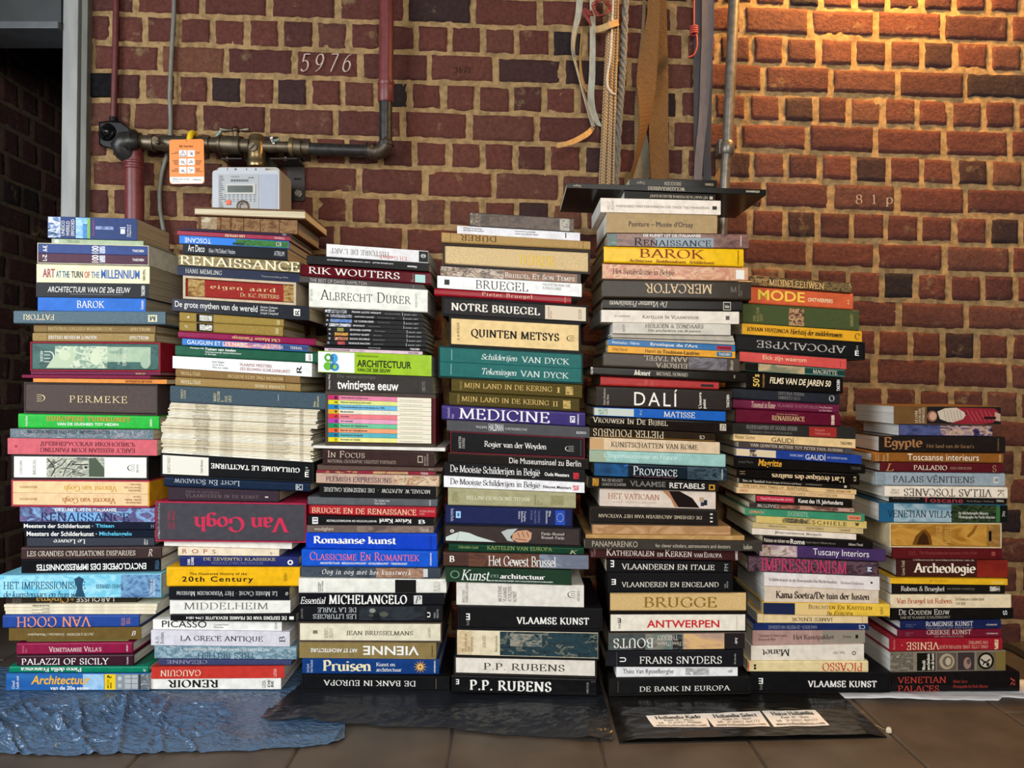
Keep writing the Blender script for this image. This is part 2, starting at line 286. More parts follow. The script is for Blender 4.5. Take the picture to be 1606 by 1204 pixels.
# advance, strokes as 'x,y x,y ...' or 'E cx cy rx ry a0 a1'; S = serif at x,y
_G = {
'A': (.72, '.05,0 .36,1|.36,1 .68,0|.16,.35 .56,.35|S.05,0|S.68,0'),
'B': (.64, '.13,0 .13,1|.13,1 .32,1|E.32 .76 .2 .24 90 -90|.32,.52 .13,.52|E.34 .26 .24 .26 90 -90|.34,0 .13,0|H.1,1|H.1,0'),
'C': (.70, 'E.4 .5 .35 .5 42 318|.66,.9 .66,.68'),
'D': (.76, '.13,0 .13,1|.13,1 .32,1|E.32 .5 .38 .5 90 -90|.32,0 .13,0|H.1,1|H.1,0'),
'E': (.62, '.13,0 .13,1|.13,1 .52,1|.13,.52 .42,.52|.13,0 .55,0|.52,1 .52,.8|.55,0 .55,.22|.42,.62 .42,.42|H.1,1|H.1,0'),
'F': (.57, '.13,0 .13,1|.13,1 .52,1|.13,.52 .42,.52|.52,1 .52,.8|.42,.62 .42,.42|H.1,1|S.13,0'),
'G': (.76, 'E.4 .5 .35 .5 42 310|.66,.9 .66,.68|.66,.4 .66,.08|H.66,.42'),
'H': (.82, '.13,0 .13,1|.68,0 .68,1|.13,.52 .68,.52|S.13,0|S.13,1|S.68,0|S.68,1'),
'I': (.28, '.14,0 .14,1|S.14,0|S.14,1'),
'J': (.34, '.2,1 .2,.05|E.04 .05 .16 .22 0 -110|S.2,1'),
'K': (.72, '.13,0 .13,1|.62,1 .15,.44|.26,.58 .68,0|S.13,0|S.13,1|S.62,1|S.68,0'),
'L': (.58, '.13,0 .13,1|.13,0 .54,0|.54,0 .54,.24|S.13,1|H.1,0'),
'M': (.94, '.11,0 .15,1|.15,1 .47,.03|.47,.03 .79,1|.79,1 .83,0|S.11,0|S.83,0|H.12,1|H.82,1'),
'N': (.82, '.13,0 .13,1|.13,1 .68,0|.68,0 .68,1|S.13,0|H.1,1|S.68,1'),
'O': (.80, 'E.4 .5 .35 .5 0 360'),
'P': (.60, '.13,0 .13,1|.13,1 .3,1|E.3 .73 .23 .27 90 -90|.3,.46 .13,.46|S.13,0|H.1,1'),
'Q': (.80, 'E.4 .5 .35 .5 0 360|.42,.02 .62,-.16 .82,-.2'),
'R': (.69, '.13,0 .13,1|.13,1 .3,1|E.3 .75 .22 .25 90 -90|.3,.5 .13,.5|.32,.5 .66,0|S.13,0|H.1,1|H.68,0'),
'S': (.54, 'E.27 .74 .19 .26 35 270|E.27 .24 .21 .24 90 -145|.43,.93 .43,.72|.09,.06 .09,.28'),
'T': (.68, '.34,0 .34,1|.04,1 .64,1|.04,1 .04,.8|.64,1 .64,.8|S.34,0'),
'U': (.76, '.13,1 .13,.3|E.37 .3 .24 .3 180 360|.61,.3 .61,1|S.13,1|S.61,1'),
'V': (.70, '.05,1 .36,0|.36,0 .66,1|S.05,1|S.66,1'),
'W': (1.0, '.04,1 .28,0|.28,0 .5,.95|.5,.95 .74,0|.74,0 .96,1|S.04,1|S.96,1|S.5,1'),
'X': (.70, '.06,1 .64,0|.06,0 .62,1|S.06,0|S.64,0|S.06,1|S.62,1'),
'Y': (.66, '.05,1 .34,.46|.34,.46 .62,1|.34,0 .34,.46|S.05,1|S.62,1|S.34,0'),
'Z': (.62, '.07,1 .56,1|.56,1 .06,0|.06,0 .57,0|.07,1 .07,.8|.57,0 .57,.2'),
'a': (.46, 'E.21 .44 .15 .2 150 0|.36,.46 .36,.06 .44,0|E.2 .17 .16 .17 0 360'),
'b': (.54, '.11,0 .11,1|E.29 .32 .2 .32 0 360|H.07,1'),
'c': (.45, 'E.26 .32 .21 .32 45 315'),
'd': (.54, '.43,0 .43,1|E.25 .32 .2 .32 0 360|H.39,1|H.47,0'),
'e': (.48, 'E.26 .32 .21 .32 0 315|.05,.34 .46,.34'),
'f': (.32, '.14,0 .14,.78|E.3 .78 .16 .22 180 50|.03,.62 .3,.62|S.14,0'),
'g': (.50, 'E.23 .38 .17 .25 0 360|.41,.62 .41,-.1|E.23 -.1 .18 .18 0 -160'),
'h': (.56, '.11,0 .11,1|E.28 .4 .17 .24 180 0|.45,.4 .45,0|S.11,0|S.45,0|H.07,1'),
'i': (.26, '.13,0 .13,.62|S.13,0|H.1,.62|.13,.8 .13,.92'),
'j': (.26, '.14,.62 .14,-.12|E.0 -.12 .14 .16 0 -110|H.1,.62|.14,.8 .14,.92'),
'k': (.54, '.11,0 .11,1|.44,.62 .12,.26|.22,.38 .5,0|S.11,0|H.07,1|S.48,0'),
'l': (.26, '.13,0 .13,1|S.13,0|H.09,1'),
'm': (.84, '.11,0 .11,.62|E.265 .4 .155 .24 180 0|.42,.4 .42,0|E.575 .4 .155 .24 180 0|.73,.4 .73,0|S.11,0|S.42,0|S.73,0|H.08,.62'),
'n': (.56, '.11,0 .11,.62|E.28 .4 .17 .24 180 0|.45,.4 .45,0|S.11,0|S.45,0|H.08,.62'),
'o': (.53, 'E.265 .32 .21 .32 0 360'),
'p': (.55, '.11,-.28 .11,.62|E.3 .32 .2 .32 0 360|S.11,-.28'),
'q': (.55, '.44,-.28 .44,.62|E.25 .32 .2 .32 0 360|S.44,-.28'),
'r': (.39, '.11,0 .11,.62|E.29 .42 .18 .22 180 50|S.11,0|H.08,.62'),
's': (.40, 'E.2 .47 .13 .17 30 270|E.2 .155 .15 .155 90 -150'),
't': (.32, '.14,.82 .14,.15|E.28 .15 .14 .15 180 290|.03,.62 .28,.62'),
'u': (.56, '.11,.62 .11,.22|E.28 .22 .17 .22 180 360|.45,.62 .45,0|H.08,.62|H.42,.62|H.49,0'),
'v': (.50, '.05,.62 .25,0|.25,0 .45,.62|S.05,.62|S.45,.62'),
'w': (.74, '.05,.62 .21,0|.21,0 .37,.6|.37,.6 .54,0|.54,0 .7,.62|S.05,.62|S.7,.62'),
'x': (.50, '.06,.62 .44,0|.06,0 .43,.62|S.06,0|S.44,.0|S.06,.62|S.43,.62'),
'y': (.50, '.05,.62 .25,0|.46,.62 .2,-.2 .06,-.26|S.05,.62|S.46,.62'),
'z': (.46, '.06,.62 .4,.62|.4,.62 .05,0|.05,0 .41,0'),
'0': (.56, 'E.28 .46 .22 .46 0 360'), '1': (.40, '.2,0 .2,.92|.08,.78 .2,.92|S.2,0'),
'2': (.54, 'E.27 .67 .2 .25 160 -30|.44,.55 .06,0|.06,0 .5,0'), '3': (.52, 'E.25 .7 .18 .22 150 -90|E.25 .24 .21 .24 90 -150'),
'4': (.56, '.4,0 .4,.92|.4,.92 .04,.28|.04,.28 .52,.28'), '5': (.52, '.12,.92 .46,.92|.12,.92 .1,.52|E.24 .3 .22 .28 130 -145'),
'6': (.54, 'E.27 .28 .21 .28 0 360|E.5 .3 .44 .62 100 180'), '7': (.52, '.06,.92 .48,.92|.48,.92 .2,0'),
'8': (.54, 'E.27 .7 .17 .22 0 360|E.27 .25 .21 .25 0 360'), '9': (.54, 'E.27 .64 .21 .28 0 360|E.04 .62 .44 .62 -80 0'),
'.': (.22, 'D.11,.05'), ',': (.22, 'D.11,.05|.13,.04 .07,-.14'), "'": (.2, '.1,1 .08,.76'), '-': (.34, '.04,.32 .3,.32'), '–': (.6, '.04,.34 .56,.34'),
'/': (.42, '.03,-.1 .4,1.02'), ':': (.24, 'D.12,.06|D.12,.5'), '·': (.26, 'D.13,.38'), '!': (.26, '.13,1 .13,.3|D.13,.05'),
'&': (.76, 'E.32 .77 .15 .21 -20 200|.18,.7 .68,0|E.3 .25 .24 .25 120 330|.5,.12 .66,.5'), '(': (.3, 'E.36 .42 .28 .6 130 230'), ')': (.3, 'E-.06 .42 .28 .6 50 -50'),
'"': (.34, '.09,1 .08,.76|.24,1 .23,.76'),
'Ψ': (.98, '0,.98 .5,.98|E.5 .49 .45 .49 90 -90|.5,0 0,0|0,.33 .6,.33|0,.66 .6,.66'),
'Я': (.69, '.56,0 .56,1|.56,1 .39,1|E.39 .75 .22 .25 90 270|.39,.5 .56,.5|.36,.5 .04,0|S.56,0|H.6,1|H.02,0'),
'И': (.82, '.13,0 .13,1|.13,0 .68,1|.68,0 .68,1|S.13,0|S.13,1|S.68,0|S.68,1'), 'П': (.8, '.13,0 .13,1|.66,0 .66,1|.13,1 .66,1|S.13,0|S.66,0|H.1,1|H.7,1'),
'Д': (.8, '.08,0 .72,0|.16,0 .36,1|.36,1 .58,1|.62,0 .58,1|.08,0 .08,-.16|.72,0 .72,-.16'), 'Ь': (.6, '.13,0 .13,1|E.3 .27 .23 .27 90 -90|.13,.54 .3,.54|.13,0 .3,0|S.13,1|H.1,0'),
'У': (.66, '.05,1 .36,.36|.64,1 .24,.02 .08,0|S.05,1|S.64,1'),
}
_ALT = {'Р': 'P', 'Е': 'E', 'В': 'B', 'Н': 'H', 'С': 'C', 'К': 'K', 'А': 'A', 'О': 'O'}
_MARK = {'é': ('e', "'"), 'è': ('e', '`'), 'É': ('E', "'"), 'Ü': ('U', '"'), 'ü': ('u', '"'), 'ë': ('e', '"'), 'Í': ('I', "'"), 'í': ('i', "'"), 'ï': ('i', '"'), 'Ê': ('E', '^'), 'î': ('i', '^'), 'ö': ('o', '"')}
def _glyph(ch):
    if ch in _MARK:
        b, mk = _MARK[ch]; adv, st = _G[b]; up = 1.0 if b.isupper() else 0.66; c = adv/2
        ex = {"'": '%g,%g %g,%g' % (c-.02, up+.1, c+.1, up+.28), '`': '%g,%g %g,%g' % (c-.1, up+.28, c+.02, up+.1), '"': 'D%g,%g|D%g,%g' % (c-.12, up+.18, c+.12, up+.18),
              '^': '%g,%g %g,%g|%g,%g %g,%g' % (c-.12, up+.1, c, up+.25, c, up+.25, c+.12, up+.1)}[mk]
        return adv, st+'|'+ex
    return _G.get(_ALT.get(ch, ch), (.3, ''))
def _strokes(st):
    for s in st.split('|'):
        if not s: continue
        if s[0] == 'E': yield 'L', _E(*[float(x) for x in s[1:].split()])
        elif s[0] in 'SHD': yield s[0], [tuple(float(x) for x in s[1:].split(','))]
        else: yield 'L', [tuple(float(x) for x in q.split(',')) for q in s.split()]
_TC = {}
def serif_text(text, bold=False, italic=False, track=0.0, light=False, caps=False):
    """list of (polygon points) in em units"""
    key = (text, bold, italic, track, light, caps)
    if key in _TC: return _TC[key]
    W_, T_ = (.18, .065) if bold else ((.085, .04) if light else (.115, .045))
    if text.isupper() and not track: track = .06
    polys = []; y = 0.0
    for line in text.split('\n'):
        x = 0.0; prev = ' '
        for ch in line:
            small = .76 if caps and prev not in ' -' else 1.0; prev = ch
            if ch == ' ': x += .32+track; continue
            adv, st = _glyph(ch); k = 0
            for kind, pts in _strokes(st):
                k += 1
                if kind in 'SH':
                    (sx, sy), = pts; hw = .13 if kind == 'S' else .1
                    pts = [(sx-hw, sy+(T_*.5 if sy < .3 else -T_*.5)), (sx+hw, sy+(T_*.5 if sy < .3 else -T_*.5))]; hs = [T_*.62]*2
                elif kind == 'D':
                    (sx, sy), = pts; pts = [(sx-W_*.42, sy), (sx+W_*.42, sy)]; hs = [W_*.45]*2
                else:
                    hs = []
                    for j in range(len(pts)):
                        a = pts[max(j-1, 0)]; b = pts[min(j+1, len(pts)-1)]
                        t = math.atan2(b[1]-a[1], b[0]-a[0])
                        hs.append(.5*math.sqrt((W_*abs(math.sin(t-.42)))**2*1.05+T_*T_*.8))
                for j in range(len(pts)-1):
                    q = []
                    def nrm(n):
                        a = pts[max(n-1, 0)]; b = pts[min(n+1, len(pts)-1)]
                        if len(pts) > 3 and pts[0] == pts[-1] and n in (0, len(pts)-1): a, b = pts[-2], pts[1]
                        dx, dy = b[0]-a[0], b[1]-a[1]; l = math.hypot(dx, dy) or 1
                        return -dy/l, dx/l
                    (ax, ay), (bx, by) = pts[j], pts[j+1]; na, nb = nrm(j), nrm(j+1)
                    q = [(ax+na[0]*hs[j], ay+na[1]*hs[j]), (ax-na[0]*hs[j], ay-na[1]*hs[j]), (bx-nb[0]*hs[j+1], by-nb[1]*hs[j+1]), (bx+nb[0]*hs[j+1], by+nb[1]*hs[j+1])]
                    polys.append(([(x+(p[0]+(p[1]*.22 if italic else 0))*small, y+p[1]*small) for p in q], k % 6))
            x += adv*small+track+(.05 if bold else .02)
        y -= 1.45
    _TC[key] = polys; return polys
def sans_text(text, bold=False, italic=False, track=0.0):
    key = ('n', text, bold, italic, track)
    if key in _TC: return _TC[key]
    c = bpy.data.curves.new('t', 'FONT'); c.body = text; c.resolution_u = 3; c.space_character = 1+track
    if bold: c.offset = 0.018
    if italic: c.shear = 0.22
    o = bpy.data.objects.new('t', c); COL.objects.link(o)
    dg = bpy.context.evaluated_depsgraph_get(); me = o.evaluated_get(dg).to_mesh()
    polys = [([(me.vertices[i].co.x, me.vertices[i].co.y) for i in p.vertices], 0) for p in me.polygons]
    o.evaluated_get(dg).to_mesh_clear(); bpy.data.objects.remove(o); bpy.data.curves.remove(c)
    _TC[key] = polys; return polys
def lettering(text, font):
    f = font[0]; kw = dict(bold='b' in font[1:], italic='i' in font[1:], track=(0.16 if f == 's' else 0.25) if 'w' in font[1:] else 0.0)
    return serif_text(text, light='l' in font[1:], caps='c' in font[1:], **kw) if f == 's' else sans_text(text, **kw)
def put_text(mb, text, font, m, place, rot=0):
    """place(a, b, k): a across 0-1, b down 0-1 -> point"""
    polys = lettering(text, font)
    if not polys: return
    xs = [p[0] for q, _ in polys for p in q]; ys = [p[1] for q, _ in polys for p in q]
    x0, x1, y0, y1 = min(xs), max(xs), min(ys), max(ys)
    for q, k in polys:
        vs = []
        for px, py in q:
            a = (px-x0)/((x1-x0) or 1); b = 1-(py-y0)/((y1-y0) or 1)
            if rot == 180: a, b = 1-a, 1-b
            elif rot == 90: a, b = b, 1-a
            elif rot == -90: a, b = 1-b, a
            vs.append(place(a, b, k))
        mb.add(vs, [tuple(range(len(vs)))], m)
# ---------------------------------------------------------------- books
W = 'f2f0ea'; K = '121212'; CR = 'ecdcb4'; GO = 'c9a45a'
def t(s, x0, x1, v0, v1, c=W, f='s', r=0): return ('t', s, x0, x1, v0, v1, c, f, r)
def p(x0, x1, c, v0=0.0, v1=1.0): return ('p', x0, x1, v0, v1, c)
def g(c, *pts): return ('g', c, pts)          # printed shape: (photo px, fraction down the spine)
def el(c, x, v, rx, rv): return ('g', c, [(x+rx*math.cos(a*math.pi/8), v+rv*math.sin(a*math.pi/8)) for a in range(16)])
def ln(c, w_, *pts): return ('l', c, w_, pts)
def i(x0, x1, cols, sc=70, v0=0.0, v1=1.0): return ('i', x0, x1, v0, v1, cols, sc)
PAGE = mat('d6c8a8', 0.85, 0, 0.28, 0.25, 3, 0.1, stretch=(1.5, 1.5, 420))
PAGEW = mat('e6e2d8', 0.8, 0, 0.2, 0.25, 3, 0.1, stretch=(1.5, 1.5, 420))
PAGEB = mat('a3957f', 0.85, 0, 0.28, 0.25, 3, 0.1, stretch=(1.5, 1.5, 420))
GLOSS = {'H': 0.34, 'C': 0.75, 'P': 0.38, 'M': 0.6, 'F': 0.6}
PLACES = {}
class Frame:
    """maps (u along the spine, v down the thickness, d depth) to the world"""
    def __init__(s, xl, xr, zt, zb, Y, yaw): s.xl, s.xr, s.zt, s.zb, s.Y, s.yaw = xl, xr, zt, zb, Y, yaw; s.L = xr-xl; s.T = (zt[0]+zt[1]-zb[0]-zb[1])/2
    def __call__(s, u, v, d):
        a = s.zt[0]+(s.zt[1]-s.zt[0])*u; b = s.zb[0]+(s.zb[1]-s.zb[0])*u
        return (s.xl+s.L*u, s.Y+d+(u-.5)*s.L*s.yaw, a+(b-a)*v)
def shell(mb, fr, u0, u1, v0, v1, d0, dep, bt, rr, m, bulge=0.0):
    """spine and both boards wrapped round the block: one C-shaped section swept along u"""
    T = fr.T; L = fr.L; vt = lambda a: v0+(a/T)
    t_ = (v1-v0)*T; rr = min(rr, t_*0.48); bt = min(bt, t_*0.3)
    out = [(0, dep)]; n = 5
    for k in range(n+1):
        a = math.pi/2*k/n; out.append((rr-rr*math.sin(math.pi/2-a) if False else rr*(1-math.cos(a)), d0+rr*(1-math.sin(a))))
    body = []
    for k in range(1, 6):
        q = k/6; body.append((rr+(t_-2*rr)*q, d0-bulge*4*q*(1-q)))
    out += body
    for k in range(n+1):
        a = math.pi/2*(1-k/n); out.append((t_-rr*(1-math.cos(a)), d0+rr*(1-math.sin(a))))
    out.append((t_, dep))
    inn = [(t_-bt, dep), (t_-bt, d0+max(bt, rr)), (bt, d0+max(bt, rr)), (bt, dep)]
    sec = out+inn
    ra = [fr(u0, vt(a), d) for a, d in sec]; rb = [fr(u1, vt(a), d) for a, d in sec]
    mb.rings([ra, rb], m, True, True, False)
def decorate(mb, fr, px, items, d, vr=(0.0, 1.0), rough=0.4, ul=(0.0, 1.0)):
    """px: (xl, xr) photo pixels of the spine; printing sits just proud of the spine"""
    def U(x): return min(ul[1]-.0015, max(ul[0]+.0015, (x-px[0])/(px[1]-px[0])))
    def V(v): return vr[0]+(vr[1]-vr[0])*v
    for n_, it in enumerate(items):
        if it[0] == 't':
            _, s_, x0, x1, v0, v1, c, f, r = it
            u0, u1, q0, q1 = U(x0), U(x1), V(v0), V(v1)
            put_text(mb, s_, f, flat(c, 0.55), lambda a, b, k: fr(u0+(u1-u0)*a, q0+(q1-q0)*b, d-0.0006-0.00003*k), r)
        elif it[0] in 'gl':
            m = flat(it[1], rough); dd = d-0.0002-0.00004*n_; cl = lambda v: min(.95, max(.05, v))
            if it[0] == 'g': mb.add([fr(U(x), V(cl(v)), dd) for x, v in it[2]], [tuple(range(len(it[2])))], m)
            else:
                pts = it[3]; tp = fr.T*(vr[1]-vr[0])*F/fr.Y
                for (xa, va), (xb, vb) in zip(pts, pts[1:]):
                    dx, dy = xb-xa, (vb-va)*tp; l_ = math.hypot(dx, dy) or 1; nx_, ny_ = -dy/l_*it[2]/2, dx/l_*it[2]/2/tp
                    mb.quad(fr(U(xa+nx_), V(cl(va+ny_)), dd), fr(U(xb+nx_), V(cl(vb+ny_)), dd), fr(U(xb-nx_), V(cl(vb-ny_)), dd), fr(U(xa-nx_), V(cl(va-ny_)), dd), m)
        else:
            m = flat(it[5], rough) if it[0] == 'p' else picture(it[5], it[6], rough)
            u0, u1, v0, v1 = U(it[1]), U(it[2]), it[3], it[4]
            e = min(0.12, 0.0016/fr.T); v0 = max(v0, e); v1 = min(v1, 1-e); q0, q1 = V(v0), V(v1); dd = d-0.0002-0.00004*n_
            mb.quad(fr(u0, q1, dd), fr(u1, q1, dd), fr(u1, q0, dd), fr(u0, q0, dd), m)
BOOKS = []      # filled per stack: dict(kind, xl, xr, yl, yr, cover, look, short, items, opts)
def B(kind, xl, xr, yl, yr, cover, look, short, items=(), **o): BOOKS.append((kind, xl, xr, yl, yr, cover, look, short, list(items), o))
LABELS = set(); PREV = None; COUNT = 0
def build_stack(D, bottom, place, seed=0):
    """resolves the measured tops into touching books and builds them"""
    global BOOKS, PREV
    rnd = random.Random(seed); out = []
    line = []
    for b in BOOKS:
        s_ = (b[4]-b[3])/(b[2]-b[1]); line.append((b[3]-s_*b[1], s_))
    line.append(bottom)
    above = None; keep = []
    for n_, b in enumerate(BOOKS):
        kind, xl, xr, yl, yr, cover, look, short, items, o = b
        pr = o.get('fwd', rnd.uniform(-0.006, 0.006)); Y = D-pr
        sc = (D)/F
        X = lambda px: (px-803)*Y/F
        if PREV:
            zm = [H-(line[k][0]+line[k][1]*xl-602)*sc for k in (n_, n_+1)]
            for (ax1, az0, az1) in PREV:
                if ax1 > X(xl)-.001 and az0 < zm[0] and az1 > zm[1]: xl_ = 803+(ax1+.001)*F/Y; xl = max(xl, xl_)
        zt = [H-(line[n_][0]+line[n_][1]*x-602)*sc for x in (xl, xr)]
        zb = [H-(line[n_+1][0]+line[n_+1][1]*x-602)*sc for x in (xl, xr)]
        zt = [z-0.0003 for z in zt]; zb = [z+0.0003 for z in zb]
        for e in (0, 1):
            if zt[e]-zb[e] < 0.0022: zt[e] = zb[e]+0.0022
        x0, x1 = X(xl), X(xr)
        keep.append((x1, min(zb), max(zt)))
        L = x1-x0; dep = o.get('dep', min(0.27, max(0.13, L*rnd.uniform(.76, .86)))); yaw = o.get('yaw', rnd.uniform(-.012, .012))
        fr = Frame(x0, x1, zt, zb, Y, yaw)
        pos = f', under the {above}' if above else ''
        where = f' in the {place}' if above else f' on top of the {place}'
        label = o.get('label') or look+where+pos
        root_loc = Vector(fr(.5, 1, dep/2))
        one_book(kind, fr, (xl, xr), cover, label, items, o, dep, root_loc, place, above)
        above = short
    PREV = keep; BOOKS = []
def check(label, group=None):
    n = len(label.replace(',', ' ').split())
    if not 4 <= n <= 16: print('LABEL LENGTH', n, label)
    if not group and label in LABELS: print('LABEL TWICE', label)
    LABELS.add(label)
def volume(fr, px, cover, label, items, kind, o, u, v, d0, dep, loc, group=None, name='book'):
    """one bound book: cover (with its printing) and page block"""
    check(label, group)
    r = empty(name, loc, label, 'book', group); T = fr.T*(v[1]-v[0])
    rough = o.get('rough', GLOSS.get(kind, .4)); m = mat(cover, rough, 0, 0.08 if kind != 'C' else .14, 0.25 if kind == 'C' else 0.05, 60 if kind != 'C' else 400, 0.12)
    if o.get('pic'): m = picture(o['pic'], o.get('psc', 70), rough)
    bt = 0.0024 if kind in 'HC' else 0.0006; rr = min(0.0045, T*.32) if kind in 'HC' else 0.0007
    if kind == 'M': bt = 0.0003; rr = 0.0005
    pg = {'w': PAGEW, 'b': PAGEB}.get(o.get('pages'), PAGE)
    ins = (0.0035 if kind in 'HC' else 0.0006)/fr.L
    mb = MB()
    if kind == 'F':       # fore-edge towards the viewer
        bt = 0.0028
        for a, b in ((v[0], v[0]+bt/fr.T), (v[1]-bt/fr.T, v[1])):
            mb.hexa([fr(u[0], b, d0), fr(u[1], b, d0), fr(u[1], a, d0), fr(u[0], a, d0), fr(u[0], b, dep), fr(u[1], b, dep), fr(u[1], a, dep), fr(u[0], a, dep)], m)
        mb.hexa([fr(u[0], v[1], dep-bt), fr(u[1], v[1], dep-bt), fr(u[1], v[0], dep-bt), fr(u[0], v[0], dep-bt), fr(u[0], v[1], dep), fr(u[1], v[1], dep), fr(u[1], v[0], dep), fr(u[0], v[0], dep)], m)
        pd0, pd1 = d0+0.004, dep-0.003
    else:
        shell(mb, fr, u[0], u[1], v[0], v[1], d0, dep, bt, rr, m)
        decorate(mb, fr, px, items, d0, v, rough, u)
        pd0, pd1 = d0+max(bt, rr)+.0002, dep-(0.004 if kind in 'HC' else 0.0008)
        if kind == 'C' and T > .02:      # cloth joint grooves read as faint raised bands
            pass
    for bx in o.get('bands', ()):        # raised bands of an old leather spine
        uu = (bx-px[0])/(px[1]-px[0]); ring = []
        for du in (-.004, -.002, .002, .004):
            h = 0.0016 if abs(du) < .003 else -0.0005
            ring.append([fr(uu+du, v[0]+(v[1]-v[0])*q, d0-h) for q in (.06, .3, .5, .7, .94)])
        mb.rings(ring, m, False, False)
    mb.build('cover', r)
    e = min(bt, T*.3)/fr.T; pb = MB(); va, vb = v[0]+e, v[1]-e
    pb.hexa([fr(u[0]+ins, vb, pd0), fr(u[1]-ins, vb, pd0), fr(u[1]-ins, va, pd0), fr(u[0]+ins, va, pd0), fr(u[0]+ins, vb, pd1), fr(u[1]-ins, vb, pd1), fr(u[1]-ins, va, pd1), fr(u[0]+ins, va, pd1)], pg)
    pb.build('page_block', r)
    return r
def case(fr, color, label, loc, dep, wt, side=None, base=None):
    """an open-fronted slipcase"""
    check(label); mb = MB(); m = mat(color, 0.5, 0, 0.1, 0.1, 50, 0.12); ms = mat(side, 0.5, 0, 0.1, 0.1, 50, 0.15) if side else m
    a, b = wt/fr.L, min(wt, fr.T*.14)/fr.T
    def bx(u0, u1, v0, v1, d0, d1, m_): mb.hexa([fr(u0, v1, d0), fr(u1, v1, d0), fr(u1, v0, d0), fr(u0, v0, d0), fr(u0, v1, d1), fr(u1, v1, d1), fr(u1, v0, d1), fr(u0, v0, d1)], m_)
    bx(0, 1, 0, b, 0, dep, m); bx(0, 1, 1-b, 1, 0, dep, m); bx(0, a, b, 1-b, 0, dep, m); bx(1-a, 1, b, 1-b, 0, dep, ms); bx(a, 1-a, b, 1-b, dep-wt, dep, m)
    o = mb.build('slipcase', None, loc); tag(o, label, 'slipcase'); return a, b
def one_book(kind, fr, px, cover, label, items, o, dep, loc, place, above):
    if kind in 'HCPMF':
        return volume(fr, px, cover, label, items, kind, o, (0, 1), (0, 1), 0.0, dep, loc, o.get('group'), o.get('name', 'book'))
    # slipcase: kind 'S'; the volumes inside come as o['vols'] = [(cover, look, items, kind)], sharing the height
    wt = o.get('wt', 0.003); a, b = case(fr, o.get('case', '1a1818'), label, loc, dep, wt, o.get('side'))
    vols = o.get('vols') or [(cover, o['inside'], items, o.get('ik', 'P'))]; n = len(vols)
    e = 0.0004/fr.T; v0, v1 = b+e, 1-b-e
    for k, (c, lk, it, kd) in enumerate(vols):
        va, vb = v0+(v1-v0)*k/n, v0+(v1-v0)*(k+1)/n-e
        g = 0.0006/fr.L
        oo = dict(o)
        if n > 1: oo.pop('pic', None)
        volume(fr, px, c, lk, it, kd, oo, (a+g, 1-a-g), (va, vb), o.get('inset', 0.0015), dep-wt-0.001, Vector(fr(.5, vb, dep/2)), o.get('vgroup'))
# ---------------------------------------------------------------- stack 1, by the doorway
GR = '9aa0a6'
def logo(x0, x1, c, v0=.25, v1=.75, r=0): return t('m', x0, x1, v0, v1, c, 'sb', r)
B('P', 75, 214.7, 338.7, 342.4, '22386e', 'thick navy heritage guide with mountain photo', 'heritage guide', [i(76, 95, '1a2a55 dfe6ee 5a7ab0 20242c', 90), t('UNESCO\nWERELD\nERFGOED', 96.5, 117, .12, .88, W, 'n', 90), i(119, 137, '3f8fe0 a8d0f0 4a9ae6', 60), i(130, 137, '2a4a30 3f8fe0 24402c', 160, .3, 1), p(137, 141.5, '7fae4a'),
  t('alle monumenten', 145, 148, .12, .85, 'c8506a', 'n', 90), i(150, 178, '22386e 8a9ac8 22386e', 50, .4, .55), p(188, 197, 'dfe3ea', .42, .46), p(189, 196, 'dfe3ea', .5, .72), t('Standaard\nUitgeverij', 199, 206, .3, .85, W, 'n', 90)], pages='b', dep=.165, fwd=0)
B('P', 81, 225, 373.5, 377.3, 'a7b795', 'thin sage green paperback', 'sage paperback', [p(86, 92, 'e8e4d4', .2, .85), t('TIELLENS', 105, 125, .2, .8, '8a9a78', 's')], pages='b', dep=.17)
B('S', 58, 233.6, 380.5, 385.5, '', 'pale slipcase with two volumes', 'two-volume slipcase', [], case='cfc8b6', pages='b', dep=.18, wt=.0016, inset=.0005, vols=[
  ('2c4380', 'dark blue A-K volume, upper of two in pale slipcase', [t('A-K', 66.5, 74, .15, .85, W, 'nb', 90), t('100', 144, 155, .08, .92, W, 'nb', 90), i(156, 165, '2c4380 d8dce8 2c4380', 260, .1, .9), t('TASCHEN', 208, 226, .38, .66, W, 'nb')], 'P'),
  ('4c2138', 'dark plum L-Z volume, lower of two in pale slipcase', [t('L-Z', 66.5, 73, .15, .85, W, 'nb', 90), t('100', 144, 155, .08, .92, W, 'nb', 90), i(156, 165, '4c2138 d8dce8 4c2138', 260, .1, .9), t('TASCHEN', 208, 226, .38, .66, W, 'nb')], 'P')])
B('P', 57.3, 234.6, 412.7, 416.6, 'ece4bd', 'cream book with multicoloured title', 'cream book', [t('ART', 67, 86, .25, .72, 'a0485e', 'nb'), t('AT THE', 88, 109, .36, .72, '3c6e94', 'nb'), t('TURN', 112, 130, .36, .72, '3a4250', 'nb'), t('OF', 132.5, 141, .36, .72, 'c0605c', 'nb'), t('THE', 143, 156, .36, .72, '6a88a8', 'nb'), t('MILLENNIUM', 158.7, 219, .24, .74, '3f68b4', 'nb'), t('TASCHEN', 224, 228, .18, .8, K, 'nb', -90)], pages='b', dep=.19)
B('P', 56.5, 233, 442.5, 444.8, '17181c', 'black book with thin white italic title', 'black book', [t('ARCHITECTUUR VAN DE 20e EEUW', 75, 205, .28, .66, W, 'ni'), p(110, 192, '4a4c52', .74, .82), t('TASCHEN', 222, 227.5, .15, .85, W, 'nb', 90)], pages='b', dep=.19)
